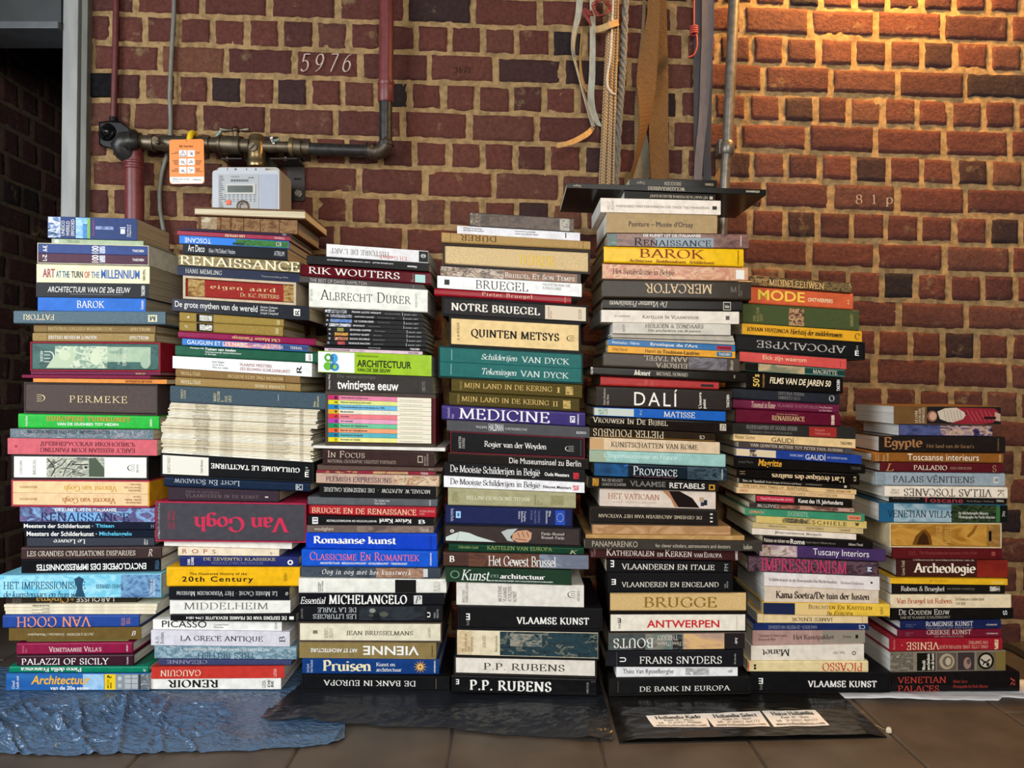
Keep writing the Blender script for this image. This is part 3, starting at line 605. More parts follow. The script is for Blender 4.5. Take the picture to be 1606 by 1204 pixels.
B('P', 59.8, 228, 466, 468, '2068c6', 'bright blue book, white serif capitals', 'bright blue book', [t('BAROK', 121, 164, .22, .76, W, 's'), t('Konemann', 220, 225, .15, .85, W, 'si', 90)], pages='b', dep=.19)
B('C', 20.4, 260, 487.3, 489, '5d717c', 'long grey-blue cloth book jutting out', 'grey-blue cloth book', [t('FATTORI', 36, 85, .28, .72, CR, 's', 180), p(233, 247, 'e6dcb6', .28, .8), t('M', 235, 245, .36, .74, '4a5a66', 'sb', 180)], pages='b', dep=.24, fwd=.012)
B('C', 52.8, 244, 508, 509.5, '8c724a', 'brown cloth museum volume', 'brown cloth volume', [t('NATIONAL GALLERY WASHINGTON', 76, 176, .3, .72, 'c9b27c', 's'), t('SPECTRUM', 205, 236, .32, .72, 'd8c48c', 's'), p(73, 73.8, '6a5434')], fwd=-.006)
B('C', 50.3, 243, 521, 522.3, 'a08656', 'tan cloth museum volume', 'tan cloth volume', [t('BRITISH MUSEUM LONDEN', 76, 152, .32, .7, W, 's'), t('SPECTRUM', 204, 234, .32, .7, W, 's'), p(73, 73.8, '7a6038')])
B('S', 47.3, 251.6, 535.3, 536.5, '', 'red slipcase holding green-jacketed volume', 'red slipcase', [], case='8c1626', dep=.2, wt=.0035, inset=.001, vols=[('2f5650', 'green painted jacket spine inside the red slipcase', [i(51, 249, '18403a 22504a 346058 18403a', 45), i(86, 168, '2c5a50 a8bc9c d0d8bc 6c8c78 b8c8a8', 60, .1, .95), g('b4c4a4', (72, .95), (86, .45), (96, .3), (112, .2), (120, .42), (108, .95)), el('c4d0b0', 101, .45, 9, .2), el('cad4b4', 150, .55, 9, .28), i(168, 236, '8ca890 a8bc9c 6a8c78', 30, .12, .7), el('9cb49a', 228, .7, 8, .25), t('RUBENS', 192, 198, .15, .85, 'd8dccc', 's', -90), t('EN ZIJN\nTIJD', 179, 188, .2, .8, 'c0c8b8', 's', -90), t('ARCADE', 63, 67, .28, .7, W, 'n', -90), t('Ψ', 69, 85, .3, .72, 'd8d8c8'), t('VLAANDEREN', 232, 236, .2, .8, 'c8ccb8', 's', 90)], 'P')])
B('C', 48, 252, 581.8, 583, '74304e', 'thin mauve cloth book', 'mauve cloth book', [t('SPANJE', 213, 228, .2, .8, 'd8c08c', 's', 180)], dep=.2)
B('C', 33.6, 236, 587.2, 588.5, '7e2444', 'thin crimson cloth book, jutting out', 'thin crimson book', [], dep=.2, fwd=.008)
B('P', 52.3, 261.5, 593, 594.8, 'e08c3c', 'thin orange book', 'orange book', [t('HUGUES BOEKRAAD', 196, 238, .25, .8, '6a3010', 'nb', 180)], dep=.2)
B('S', 38.4, 246.5, 599, 602, '', 'dark brown slipcase with gold-lettered spine', 'brown slipcase', [], case='453a37', dep=.22, wt=.003, inset=.0008, vols=[('564a46', 'dark brown spine with spaced gold capitals, in the brown slipcase', [t('PERMEKE', 109, 199, .4, .64, 'e2cfa0', 'slw'), t('Ψ', 58, 71, .38, .62, 'e2cfa0')], 'C')])
B('H', 29, 249, 648, 652, '2cb43e', 'glossy bright green garden book', 'bright green book', [t('EUROPESE TUINKUNST', 74, 205, .14, .48, 'cc8c34', 'sb'), t('VAN DE OUDHEID TOT HEDEN', 90, 186, .58, .78, W, 'nb'), t('LANNOO', 235, 238.5, .25, .8, W, 'nb', 90), t('Penelope Hobhouse', 40, 45, .15, .85, W, 'n', 90)], rough=.22)
B('P', 15.8, 240.7, 671.6, 673.5, '727880', 'grey book in crinkled plastic wrap', 'plastic-wrapped book', [i(17, 239, '5a6470 8a8e96 4c6a70 a0a0a8 60606c', 80), t('IMPRESSIONISTS AND POST-IMPRESSIONISTS', 42, 172, .12, .5, '24242e', 's')], rough=.15, fwd=.004)
B('P', 11.6, 246.5, 686.3, 689.3, 'cf626c', 'pink book with Cyrillic title', 'pink book', [t('ДРЕВНЕРУССКАЯ ИКОНОПИСЬ', 63, 212, .18, .48, '5e1c28', 's'), t('EARLY RUSSIAN ICON PAINTING', 63, 212, .56, .84, '5e1c28', 's', 180), t('o', 23, 27, .42, .58, '8a3040', 'sb')], fwd=.004)
B('S', 18.6, 232, 712, 714.2, '', 'dark slipcase with white tree-picture spine', 'tree-picture slipcase', [], case='292321', dep=.2, wt=.004, inset=.0015, vols=[('f0efe6', 'white spine with winter tree picture, in dark slipcase', [i(72.5, 163, 'c8c8b4 8a9080 d0d0bc 3c4038 a8ac9c', 75), g('4c5846', (139, .05), (150, .05), (163, .55), (163, .95), (139, .95)), ln('1c1c18', 1.6, (80, .95), (86, .6), (80, .3), (74, .1)), ln('1c1c18', 1.2, (86, .6), (96, .4), (104, .12)), ln('1c1c18', 1, (82, .4), (92, .2), (98, .08)), ln('1c1c18', 1.2, (98, .95), (103, .55), (112, .2)), ln('1c1c18', 1, (103, .55), (118, .62), (128, .42)), ln('1c1c18', 1.6, (112, .35), (128, .38), (138, .35)), ln('1c1c18', 1, (104, .95), (114, .7), (124, .66)), el('1c1c18', 134, .5, 2.2, .06), t('BRUEGEL', 51.5, 56, .12, .86, '6a6a60', 's', 90), t('Ψ', 199, 211, .36, .66, '303030', 's', 180), t('ARCADE', 213, 216, .35, .75, '404040', 's', 90), t('ROBERT-JONES', 31, 35, .2, .85, '77776c', 's', 90)], 'P')])
B('S', 17, 235, 751.8, 753, '', 'red-edged yellow slipcase with two cream volumes', 'red-edged slipcase', [], case='b83448', side='d59c20', dep=.2, wt=.003, inset=.0004, vols=[
  ('ecca98', 'cream volume, upper of two in red-edged yellow slipcase', [t('Vincent van Gogh', 100, 184, .22, .86, 'd6a648', 's', 180), t('ARNOLDO MONDADORI', 30, 58, .4, .6, 'a07850', 's', 180), t('Rijksmuseum\nVincent van Gogh\nAmsterdam', 195, 222, .15, .85, 'a07850', 's', 180)], 'P'),
  ('ecc89a', 'cream volume, lower of two in red-edged yellow slipcase', [t('Vincent van Gogh', 97, 182, .22, .86, 'b07440', 's', 180), t('ARNOLDO MONDADORI', 30, 58, .4, .6, 'a07850', 's', 180), t('Rijksmuseum\nKröller Müller\nOtterlo', 195, 222, .15, .85, 'a07850', 's', 180)], 'P')])
SWIRL = '3a3860 7a6a98 4c4a70 8ab0dc 6a5a80'
B('H', 31, 243, 794.3, 796, '6a5a88', 'purple-blue swirl patterned book', 'swirl-patterned book', [i(31, 243, SWIRL, 45), p(105, 160, '7aacdc', .34, .9), t('DE KUNST UIT DE ITALIAANSE', 87, 183, .07, .28, W, 'nb'), t('RENAISSANCE', 64, 203, .36, .94, '1a2a52', 's')], rough=.2)
B('P', 36, 243, 819.2, 820, '10182a', 'thin midnight-blue book', 'midnight-blue book', [t('Meesters der Schilderkunst ·', 38, 146, .2, .82, W, 'nb'), t('Titiaan', 150, 179, .18, .72, '5cc0e0', 'nb'), t('H', 237, 241, .2, .8, '8a90a8', 'n')])
B('P', 38.4, 242, 830, 831, '0e1626', 'thin dark navy book, lower of pair', 'dark navy book', [t('Meesters der Schilderkunst ·', 42, 152, .2, .82, W, 'nb'), t('Michelangelo', 156, 207, .2, .82, '5cc0e0', 'nb')])
B('C', 42.3, 242, 842.4, 842.6, '383b45', 'dark slate cloth book', 'slate cloth book', [t('Le Louvre', 84, 134, .2, .66, W, 's', 180), t('Albert\nSkira', 226, 232, .15, .85, W, 's', 90)])
B('H', 32.6, 253.5, 858.2, 856.3, '402e2d', 'dark brown book with silver lettering', 'dark brown book', [t('LES GRANDES CIVILISATIONS DISPARUES', 42, 213, .3, .72, 'ddd2c0', 's'), t('R', 233, 240, .2, .8, 'ddd2c0', 'si')], pages='w')
B('P', 34.4, 252, 878.6, 875.8, '101014', 'glossy black book, bold upside-down title', 'glossy black book', [t('ENCYCLOPEDIE DES IMPRESSIONNISTES', 58, 229, .34, .82, W, 'nb', 180), t('VITESSE', 243, 249, .15, .85, '4a78a0', 'n', -90)], rough=.2, pages='w')
B('H', -4, 253, 900, 897, '84cce4', 'large pale-blue painted-jacket book', 'pale-blue painted book', [i(-3, 190, '8ed8ee 6ec0dc a6e0f0 84cce4', 40), g('2c4c66', (116, .2), (124, .08), (132, .2), (128, .5), (134, .95), (118, .95), (121, .55)), i(190, 252, '4a6c98 7aa8cc 5a7ca8 3c5c86', 55), t('HET IMPRESSIONISME', 5, 134, .28, .62, '224c66', 's'), t('de kunstenaars en hun werk', 5, 134, .70, .98, '224c66', 'si'), t('BERNARD DENVIR', 151, 194, .42, .6, '224c66', 's'), t('CIRCLE\nBOOKS', 236, 244, .2, .9, W, 's', 90)], pages='w', rough=.25, dep=.27, fwd=.012)
B('H', 9.3, 213, 935.6, 935.2, '2c251e', 'black film book, gold upside-down title', 'black film book', [i(20, 34, '2c251e 5a5046 2c251e', 120), t('LAROUSSE', 120, 179, .15, .82, 'e6ddc8', 'n', 180), t('du', 111, 116, .3, .7, 'd8a050', 's', 180), t('Cinéma', 57, 108, .05, .95, 'd0a04c', 's', 180)], fwd=-.006)
for q in range(3):
    B('M', 5.8+q*1.5, 247-q*1.5, 947.6+q*5, 946+q*5.6, 'ebdfc2', '', 'cream magazines', [t(['Vincent de Ridder', 'Jan van Eyck\nKlein', 'Gustave Moreau\nReims'][q], 50, 78, .15, .85, '3a3428', 's', 180)], pages='w', group='cream magazines in the stack by doorway', label='thin cream magazine under the black film book, stack by doorway', name='magazine', dep=.24)
B('H', 4.7, 217.5, 963, 963, '274896', 'blue book, salmon upside-down title', 'blue book', [t('VAN GOGH', 27, 143, .1, .92, 'e8956e', 's', 180), t('THE\nVITIS', 190, 204, .2, .85, 'd08868', 's', -90)], pages='w', fwd=.006)
B('P', 14.4, 221.4, 983.8, 982.2, '6c562a', 'olive brown exhibition book', 'olive brown book', [t('JACOB JORDAENS · Schilderijen / Wandtapijten', 44, 147, .38, .64, 'dcd0b0', 's', 180), t('B', 206, 213, .3, .68, W, 'si')], pages='w')
B('P', 42, 201, 1003.4, 1002, '8c9250', 'thin moss-green booklet, set back', 'moss-green booklet', [], fwd=-.008)
B('H', 26.7, 207, 1008, 1007, '8e1a42', 'glossy crimson villa book', 'crimson villa book', [t("VENETIAANSE VILLA'S", 77, 159, .32, .76, 'f0e0dc', 'sc'), t('HENRY', 198, 200.5, .2, .8, W, 'n', 90), t('Michelangelo\nMuraro', 35, 43, .2, .8, 'c87890', 's', 90)], rough=.2, pages='w')
B('H', 26.3, 209, 1027.2, 1025.4, '3c1c28', 'dark maroon book, large white capitals', 'dark maroon book', [t('PALAZZI OF SICILY', 34, 171, .28, .84, W, 's'), t('TAURIS', 199, 201.5, .2, .85, W, 'n', 90)], rough=.22, pages='w')
B('H', 14, 232.6, 1044.8, 1044.4, '0c7e60', 'emerald green book, slim', 'emerald book', [t('Piero della Francesca', 33, 128, .15, .8, W, 'sb', 180), t('Saga', 225, 229, .3, .8, W, 'n')], rough=.25, pages='w')
B('P', 9.8, 234, 1055.4, 1055.4, '2a66aa', 'sky-blue architecture paperback at the bottom', 'sky-blue paperback', [i(10, 163, '1f58a0 2a66aa 3478b8', 14), i(130, 163, '8ebce0 a8cce8 7ab0dc', 20), t('Gössel\nLeuthäuser', 19, 30, .12, .9, W, 's', 90), t('Architectuur', 49, 142, .12, .64, 'f2b234', 'nbi'), t('van de 20e eeuw', 79, 140, .74, .96, W, 'nb'), p(164, 181, 'f2cc1c', .02, .98), t('?', 168, 175, .1, .3, K, 'nb', 90), t('C\ne', 168, 175, .35, .9, K, 'nb', 90), p(181, 234, '8e9698', .03, .97), p(196, 216, 'b4babc', .1, .9), el('c8cccc', 188, .3, 3, .13), el('b8bcbc', 188, .72, 3, .13), ln('5a6264', .8, (197, .3), (216, .3)), ln('5a6264', .8, (197, .6), (216, .6)), ln('5a6264', .8, (206, .05), (206, .95)), p(217, 221, '3c4446', .05, .95), i(221, 233, 'c8ccce 5a6266 8a9092', 130)], pages='w')
build_stack(1.748, (1082.3, 0.0), 'stack by doorway', 1)

# ---------------------------------------------------------------- stack 2, under the gas meter
B('F', 304, 478, 324, 329, '6a4a30', 'old brown book, page edges facing out', 'page-edges-out book', [], dep=.21, pages='p', fwd=0, yaw=.0)
B('C', 310.7, 466.5, 337.5, 343.6, '6b4a33', 'worn brown leather book', 'worn leather book', [i(316, 340, '6b4a33 a89878 8a6c50 c0b498', 60), i(340, 466, '5a3c28 7a5838 94724e 634630', 70)], bands=(346, 362, 382, 408, 438), dep=.21, pages='b')
B('P', 282.6, 455, 357.4, 366.6, '2c1c34', 'very thin dark purple book', 'thin purple book', [t('RIZZOLI', 443, 449, .2, .8, 'd0c8d0', 'n', 180)], dep=.19, pages='b')
B('P', 277.7, 455, 361.2, 371, '9a3348', 'thin raspberry museum guide', 'raspberry guide', [t('LES OFFICES', 353, 384, .25, .85, 'e8d8a8', 'sb', 180), t('TERRAIL', 430, 447, .3, .8, 'e8c8c8', 's', 180)], dep=.19, pages='b')
B('P', 281.5, 453, 368.6, 377.7, '2f78d2', 'blue travel book with green landscape', 'blue travel book', [p(282, 376, '2f7ad8'), i(370, 452, '1e4a22 3a7a30 27582a 4c8a3a', 70), p(365, 383, '1c3c30', .55, .85), t('TOSCANE', 290, 331, .25, .85, W, 'n', 180), p(433, 441, 'a8b8a0', .2, .75), t('R', 434, 440, .25, .7, '20402a', 'sb')], dep=.19, pages='b')
B('P', 286.7, 451, 382, 389.6, '14171f', 'black book, white sans title', 'black sans-title book', [t('Art Deco', 295, 321, .1, .75, W, 'n'), t('Klein / McClelland / Haslam', 328, 369, .35, .75, 'c8c8c8', 'n'), t('ATRIUM', 430, 446, .3, .7, 'c8c8c8', 'n')], dep=.19, pages='b')
B('P', 279, 471, 398, 410, '7a6a44', 'olive gold book with huge capitals', 'olive gold book', [i(280, 470, '3c321e 7a6a44 a08c5c 544828', 60), t('RENAISSANCE', 282, 470, .08, .94, 'f0e6c4', 's')], dep=.2, pages='b')
B('P', 278, 470, 415.2, 428, '252b42', 'navy exhibition book', 'navy book', [t('HANS MEMLING', 291, 348, .25, .72, 'cfd0c8', 's'), t('Tentoonstelling 1994', 410, 452, .45, .7, '9a9a98', 's')], dep=.2)
B('S', 287, 464.3, 431.5, 442.6, '', 'worn cream slipcase with red leather spine', 'worn cream slipcase', [], case='c8b498', dep=.2, wt=.0055, inset=.004, vols=[('962a24', 'red leather spine with gilt letters, in worn slipcase', [i(294, 320, '7a5a34 b89a60 96703c 5c3c20', 110), i(444, 460, '7a5a34 b89a60 96703c 5c3c20', 110), t('eigen aard', 329, 432, .25, .55, 'd8c08a', 'sw'), t('Dr. K.C. PEETERS', 376, 437, .62, .84, 'd8c08a', 's')], 'C')])
B('P', 269, 485.6, 467, 480, '1c1f26', 'thick black book of world myths', 'world-myths book', [i(269, 330, '2c2a50 1c1f26 2a2848', 20), t('De grote mythen van de wereld', 274, 404, .2, .8, W, 'n'), t('Sergius Golowin\nMircea Eliade\nJoseph Campbell', 408, 437, .18, .8, 'd8d8d8', 'si'), p(461, 471, W, .25, .72), t('R', 463, 470, .3, .68, K, 'sb', 90)])
B('C', 281.5, 445, 488.4, 500, '9c8240', 'gold cloth volume, upper of two', 'upper gold volume', [p(308, 334.5, '121212', .08, .92), i(313, 333, '121212 e8e4d8 121212', 220, .2, .8), t('1', 294, 297, .35, .65, W, 's', 90), t('Standaard', 433, 439, .2, .8, 'e8dcb0', 's', 90)])
B('C', 281, 444, 504.3, 512.2, '9a803e', 'gold cloth volume, lower of two', 'lower gold volume', [p(308, 334.5, '121212', .08, .92), i(313, 333, '121212 e8e4d8 121212', 220, .2, .8), t('2', 290, 294, .35, .65, W, 's', 90), t('Standaard', 431, 437, .2, .8, 'e8dcb0', 's', 90)])
B('H', 279.7, 494.6, 519, 531, '8c1e4c', 'magenta book, gold upside-down title', 'magenta book', [t('Old Master Paintings', 364, 439, .2, .8, 'e2c684', 's', 180)], rough=.25)
B('P', 286, 483.4, 530.5, 541.7, '3c78c0', 'blue and pink painted paperback', 'blue-pink paperback', [i(345, 440, 'd87aa0 e8a07c 9a5c94 e0b090', 60), p(440, 483, '3c4c78'), p(287, 350, '3478c4'), t('GAUGUIN ET LES NABIS', 294, 388, .18, .8, W, 'n'), t('ARTHUR ELLRIDGE', 396, 444, .3, .75, 'e8e0e8', 'n'), t('TERRAIL', 455, 474, .3, .7, W, 's')], rough=.25)
B('H', 275.4, 498, 540.5, 552.6, '1f5840', 'dark green garden design book', 'dark green book', [t('Penelope Hill', 299, 320, .12, .28, W, 'nb'), t('Tuinen van heden', 322, 370, .1, .34, W, 'nbi'), t('Vernieuwende tuinarchitectuur\nin Europa', 322, 379, .42, .8, 'd8e0d8', 'nb'), p(479, 490, W, .15, .85), t('lannoo', 482, 488, .2, .8, '405040', 'si', 90)])
B('P', 271, 489, 557.7, 569, 'edeeec', 'white book of Flemish masters', 'white masters book', [t('Hans Vlieghe\nCyriel Stroo\nHilde van Gelder', 333, 358, .22, .8, '6a6a6a', 'n'), t('VLAAMSE MEESTERS\nZES EEUWEN SCHILDERKUNST', 376, 455, .28, .82, 'a04a58', 'n'), t('R', 465, 473, .25, .8, K, 'sb', 90)], pages='w')
B('C', 275.4, 470.6, 577.6, 590, '8a6c42', 'brown cloth museum volume', 'brown museum volume', [t('MUSEUM FINE ARTS BOSTON', 358, 444, .3, .72, 'd8c088', 's', 180), t('SPECTRUM', 284, 314, .3, .72, 'd8c088', 's', 180), p(446, 446.8, '5e4828')])
B('C', 275.4, 471, 590.8, 602, 'a08350', 'tan cloth museum volume', 'tan museum volume', [t('LOUVRE PARIJS', 400, 446, .3, .72, 'e8dcb8', 's', 180), t('SPECTRUM', 284, 315, .3, .72, 'e8dcb8', 's', 180), p(447.6, 448.4, '705834')])
B('C', 267.4, 510, 604.2, 616.4, '455661', 'slate cloth book, small gilt lettering', 'slate gilt book', [t('MARIO\nPUCCINI\nE\nULVI\nLIEGI', 335, 363, .2, .82, 'd6cc9c', 's', 90), t('ROMUALDI\nCLOTILDE', 284, 292, .2, .75, 'd6cc9c', 's', 90), p(436, 437, '9aa4a4', .2, .6), t('Bottega\nd\'Arte Livorno', 491, 500, .2, .85, 'd6cc9c', 's', 90)], fwd=.008)
rm = random.Random(5)
def mags(n, ytl, ytr, ybl, ybr, xl0, xl1, xr0, xr1):
    for q in range(n):
        a = q/n
        xl = xl0+(xl1-xl0)*a+rm.uniform(-2, 2); xr = xr0+(xr1-xr0)*a+rm.uniform(-3, 3)
        x_ = xl-258; dr = (ytr-ytl)/234
        B('M', xl, xr, ytl+(ybl-ytl)*a+x_*dr, ytr+(ybr-ytr)*a+(xr-496)*dr, rm.choice(['efe6cf', 'eae0c6', 'f1ead8', 'e8dcc0']), '', 'cream magazine pile',
          [t(rm.choice(['TENTOONSTELLING', 'VAN EYCK - MEMLING', 'OPENBAAR KUNSTBEZIT', 'RODIN EN BOURDELLE', 'MUSEUM BOIJMANS', 'VAN DER WEYDEN']), 305+rm.uniform(-4, 4), 326+rm.uniform(-3, 5), .15, .85, '6a6050', 'n'), t('VLAAMSE KUNST', 344, 366, .2, .8, '857a66', 'n'), t('OPENBAAR KUNSTBEZIT', 418, 450+rm.uniform(-5, 12), .2, .8, '8a806c', 'n'), p(470, 476, '8a806c', .3, .7)],
          pages='w', group='cream magazines under the slate book', label='thin cream magazine in the pile under slate book, stack under meter', name='magazine', dep=.235)
mags(13, 630, 642, 660.5, 672, 268, 259, 500, 497)
mags(22, 661, 672.4, 709, 723.5, 254, 254, 489, 490)
B('S', 252.3, 492, 709.6, 724.6, '', 'large black slipcase below cream magazines', 'large black slipcase', [], case='17171a', dep=.22, wt=.003, inset=.0008, vols=[('0d0e11', 'black and white spine in slipcase below cream magazines', [p(254, 327, 'e6e3d6'), t('LYDIA CLAEYS', 262.5, 267, .1, .9, '55554c', 's', -90), t('Oude Meester', 314, 318, .15, .85, '55554c', 's', 90), t('GUILLAUME LE TACITURNE', 331, 470, .3, .58, W, 'sb', 180), t('E', 478, 484, .5, .8, W, 'nb'), t('fonds\nmercator', 479, 485, .2, .45, W, 'n')], 'P')])
B('H', 257, 486.7, 747, 756.6, '14243c', 'dark blue book, silver upside-down title', 'dark blue book', [t('LICHT EN SCHADUW', 273, 376, .12, .66, 'd4dade', 'slc', 180), p(464, 475, 'c8ccd0', .2, .82), p(465, 474, '14243c', .26, .76), t('K', 466, 473, .3, .72, 'd0d4d8', 'n')])
B('C', 263, 437.4, 763, 769.4, '382a34', 'dusky aubergine book', 'aubergine book', [t('SIMON DE BAETSELIER', 291, 345, .22, .38, '6e5c62', 's'), t('VLAANDEREN IN DE KUNST', 291, 406, .45, .72, '766468', 'sw'), p(416, 421, 'c8c0c0', .5, .62)])
B('S', 243.3, 480.4, 785.4, 788.4, '', 'huge charcoal box with crimson edges', 'charcoal box', [], case='b02a4a', side='8a2038', dep=.24, wt=.003, inset=.0014, vols=[('46434a', 'charcoal spine with crimson lettering filling the box', [t('Van Gogh', 304, 453, .24, .78, 'c62c4e', 'sb', 180), t('Ingo F. Walther\nRainer Metzger', 262, 275, .2, .7, 'a83048', 's', 90), i(246, 250, '8a8a90 46434a b0b0b4', 200)], 'P')], fwd=.004)
B('M', 250, 458, 848.5, 850, 'e6e4da', 'thin white magazine under charcoal box', 'white magazine', [], pages='w', dep=.2, name='magazine', fwd=-.01)
B('P', 279, 438, 858, 861.8, 'ead9bd', 'small cream paperback, reddish title', 'small cream paperback', [t('R O P S', 286, 338, .2, .72, 'a85a50', 'nw'), p(424, 427, 'b8a890', .4, .8)], pages='w')
B('H', 281.7, 468, 871.8, 872.6, '252c68', 'royal blue book, gold capitals', 'royal blue book', [t('DE ZEVENTIG KLASSIEKE', 319, 432, .1, .4, 'd2c48c', 's'), t('WERELDWONDEREN', 331, 413, .5, .78, '6a6c8c', 's'), t('CHRIS\nSCARRE', 294, 304, .1, .85, W, 'nb', 90), t('o', 451, 460, .3, .8, W, 'nb')])
B('H', 261.7, 470, 888.2, 889, 'efb61a', 'bright yellow history book', 'bright yellow book', [t('The Illustrated History of the', 298, 387, .27, .44, '1a1208', 'nbw'), t('20th Century', 286, 397, .47, .82, '0c0a06', 'nbw'), t('REBO', 445, 450, .3, .7, '3a2808', 's', 90)], rough=.22)
B('P', 265, 454, 919.6, 919.8, '17191f', 'black museum book, small white capitals', 'black museum book', [t('LE MUSÉE CACHÉ · HET VERBORGEN MUSEUM', 277, 435, .3, .68, 'dcdcd8', 'sc', 180), t('O', 448, 452, .35, .6, W, 'sb')], rough=.25)
B('P', 266, 455.7, 939.7, 940.2, 'eeece4', 'white book, wide grey capitals', 'white wide-capitals book', [t('MIDDELHEIM', 288, 421, .2, .7, '66665a', 'sl')], pages='w')
B('P', 267, 465, 963, 960.8, '111112', 'black book, bold upside-down capitals', 'black bold-capitals book', [t('DE ERFENIS VAN DE FRANSE REVOLUTIE 1794-1814', 292, 450, .25, .75, W, 'sb', 180), p(454, 461, W, .3, .7)], fwd=.006)
B('P', 239.7, 442, 972, 973.6, 'f0eee8', 'white paperback, thin black title', 'white thin-title paperback', [t('PICASSO', 254, 324, .1, .78, K, 'n'), t('Carsten-Peter\nWarncke', 335, 359, .35, .8, '555555', 'n'), t('TASCHEN', 431, 435, .15, .85, '777777', 'n', 90)], pages='w')
B('P', 237, 454.4, 987.7, 990.4, 'd9d6de', 'pale grey book of antiquity', 'pale grey book', [t('LA GRECE ANTIQUE', 283, 412, .32, .74, '262630', 's'), t('A. H.\nBorbein', 244, 257, .1, .9, '55555c', 's', 90), t('B', 438, 447, .3, .7, '303038', 's', 90)], rough=.25, pages='w')
B('H', 242, 465, 1011.8, 1014.2, '7a98a8', 'mottled grey-blue British arts book', 'mottled grey-blue book', [i(242, 465, '6a8a9c a8bcc4 7c9aa8 5a7888 c0ccd0', 90), t('ART DE VIVRE ET TRADITIONS DES ILES BRITANNIQUES', 288, 423, .15, .36, W, 's', 180), t('TRES BRITISH', 310, 400, .5, .95, '3a5a70', 's', 180)], rough=.3)
B('C', 248, 457, 1033.6, 1035.2, '3c426a', 'slate-violet cloth book', 'slate-violet book', [t('CÉZANNE', 262, 325, .2, .8, '9a98a8', 's', 180)])
B('P', 237.8, 446, 1046.2, 1044.8, 'c8382e', 'scarlet paperback, cream capitals', 'scarlet paperback', [t('GAUGUIN', 252, 315, .25, .78, 'ecdcc4', 's', 180), t('LIDIA', 429, 434, .2, .85, 'f0d8d0', 's', 90)], pages='w')
B('P', 234, 440.7, 1065, 1064, 'f1eee6', 'white paperback, heavy black capitals, bottom one', 'white heavy-capitals paperback', [t('RENOIR', 263, 342, .12, .85, '1a1a1a', 'sb', 180), t('LIDIA', 411, 417, .2, .85, '505050', 's', 90), t('DE\nBE', 420, 429, .15, .8, '383838', 'nb', 90)], pages='w')
build_stack(1.748, (1082.3, 0.0), 'stack under meter', 2)
# ---------------------------------------------------------------- stack 3, with the rainbow set
B('P', 512, 671.5, 381.5, 393, 'e6e4e4', 'white art-history book with black end', 'black-ended white book', [p(657, 671.5, '141414'), t("HISTOIRE DE L'ART", 518.5, 610, .3, .72, '8a8480', 's', 180), t('E.H. Gombrich', 595, 638, .6, .92, 'c8685c', 's', 180), p(661, 667, 'd8d8d8', .4, .46), t('O', 660, 668, .28, .6, 'd8d8d8', 'n')], pages='w')
B('P', 480.7, 673, 399.8, 412.6, '1a1919', 'black paperback, tiny white title', 'tiny-title black paperback', [t('CATHERINE MILLET   L\'ART CONTEMPORAIN   FLAMMARION', 513, 617, .3, .46, 'd8d8d8', 'nb', 180), t('Newton', 639, 654, .45, .72, W, 'nbi', 180)])
B('H', 471, 676, 413, 426, '571019', 'glossy maroon book, tall white capitals', 'glossy maroon book', [t('RIK WOUTERS', 484, 627, .18, .74, 'ece4dc', 's'), p(651, 667, 'a9d2cc', .25, .86), t('ISY\nBRACHOT', 645, 649, .2, .85, 'c8a0a0', 's', 90)], rough=.2)
B('P', 470, 665, 432, 446, '484443', 'thin dark grey photo book', 'dark grey photo book', [t('THE BEST OF DAVID HAMILTON', 486, 575, .25, .85, 'b8b0ac', 'n'), p(648, 648.8, '8a8684', .2, .9)], fwd=-.004)
B('H', 464.3, 670.6, 441.5, 454.2, 'ecebe0', 'thick white book, black capitals', 'thick white book', [t('ALBRECHT DÜRER', 502, 644.6, .24, .68, '1e1c1a', 'slc'), t('Hrsg.\nK.A. Schröder\nM.L. Sternath', 476, 490, .25, .75, '77756a', 's', 90), t('HATJE CANTZ', 651, 655, .2, .8, '77756a', 'n', 90)], rough=.5, pages='w')
ts = [('1', 'FRANK LLOYD WRIGHT', 'Bruce Brooks Pfeiffer', 513, 544, '3a5a8a d0d4d8 3a3a3c 8a8e92'), ('2', 'ANTONI GAUDÍ', 'Maria Antonietta Crippa', 518, 552, '5a5a70 a8a8b4 3a3a48 c8c8c8'), ('3', 'LE CORBUSIER', 'Jean-Louis Cohen', 518, 552, '2a62b8 3c7ad0 8a9098 2c6ac0'), ('4', 'BAUHAUS', 'Magdalena Droste', 516, 551, '8a8e96 d8dade 5a5e66 c8cad0'), ('6', 'EDWARD HOPPER', 'Rolf G. Renner', 529, 539, 'b89a50 7a8a40 d0b870'), ('7', 'GUSTAV KLIMT', 'Gilles Néret', 525, 546, 'c88a28 d8a848 8a4a20 e0b060'), ('10', 'EGON SCHIELE', 'Reinhard Steiner', 525, 546, 'd8a078 c87a50 8a4a38 e0b898'), ('15', 'FRANCIS BACON', 'Luigi Ficacci', 529, 541, '4a4444 c03838 8a8684')]
tl = [483, 491, 498, 505.2, 512.2, 519.7, 526.8, 533.8]; tr = [490, 497, 503.7, 511, 517.8, 524.8, 531.4, 538.2]
tx = [507.6, 509.8, 509.5, 508.5, 513, 513.5, 513, 511]; tw = [662, 664, 664.5, 664, 669, 669, 669, 668]
tn = ['topmost of the black numbered art paperbacks', 'second black numbered art paperback from top', 'third black numbered paperback, bright blue picture', 'fourth black numbered paperback, pale grey picture', 'fifth black numbered paperback, small olive picture', 'sixth black numbered paperback, golden picture', 'seventh black numbered paperback, flesh-toned picture', 'lowest black numbered paperback, red-grey picture']
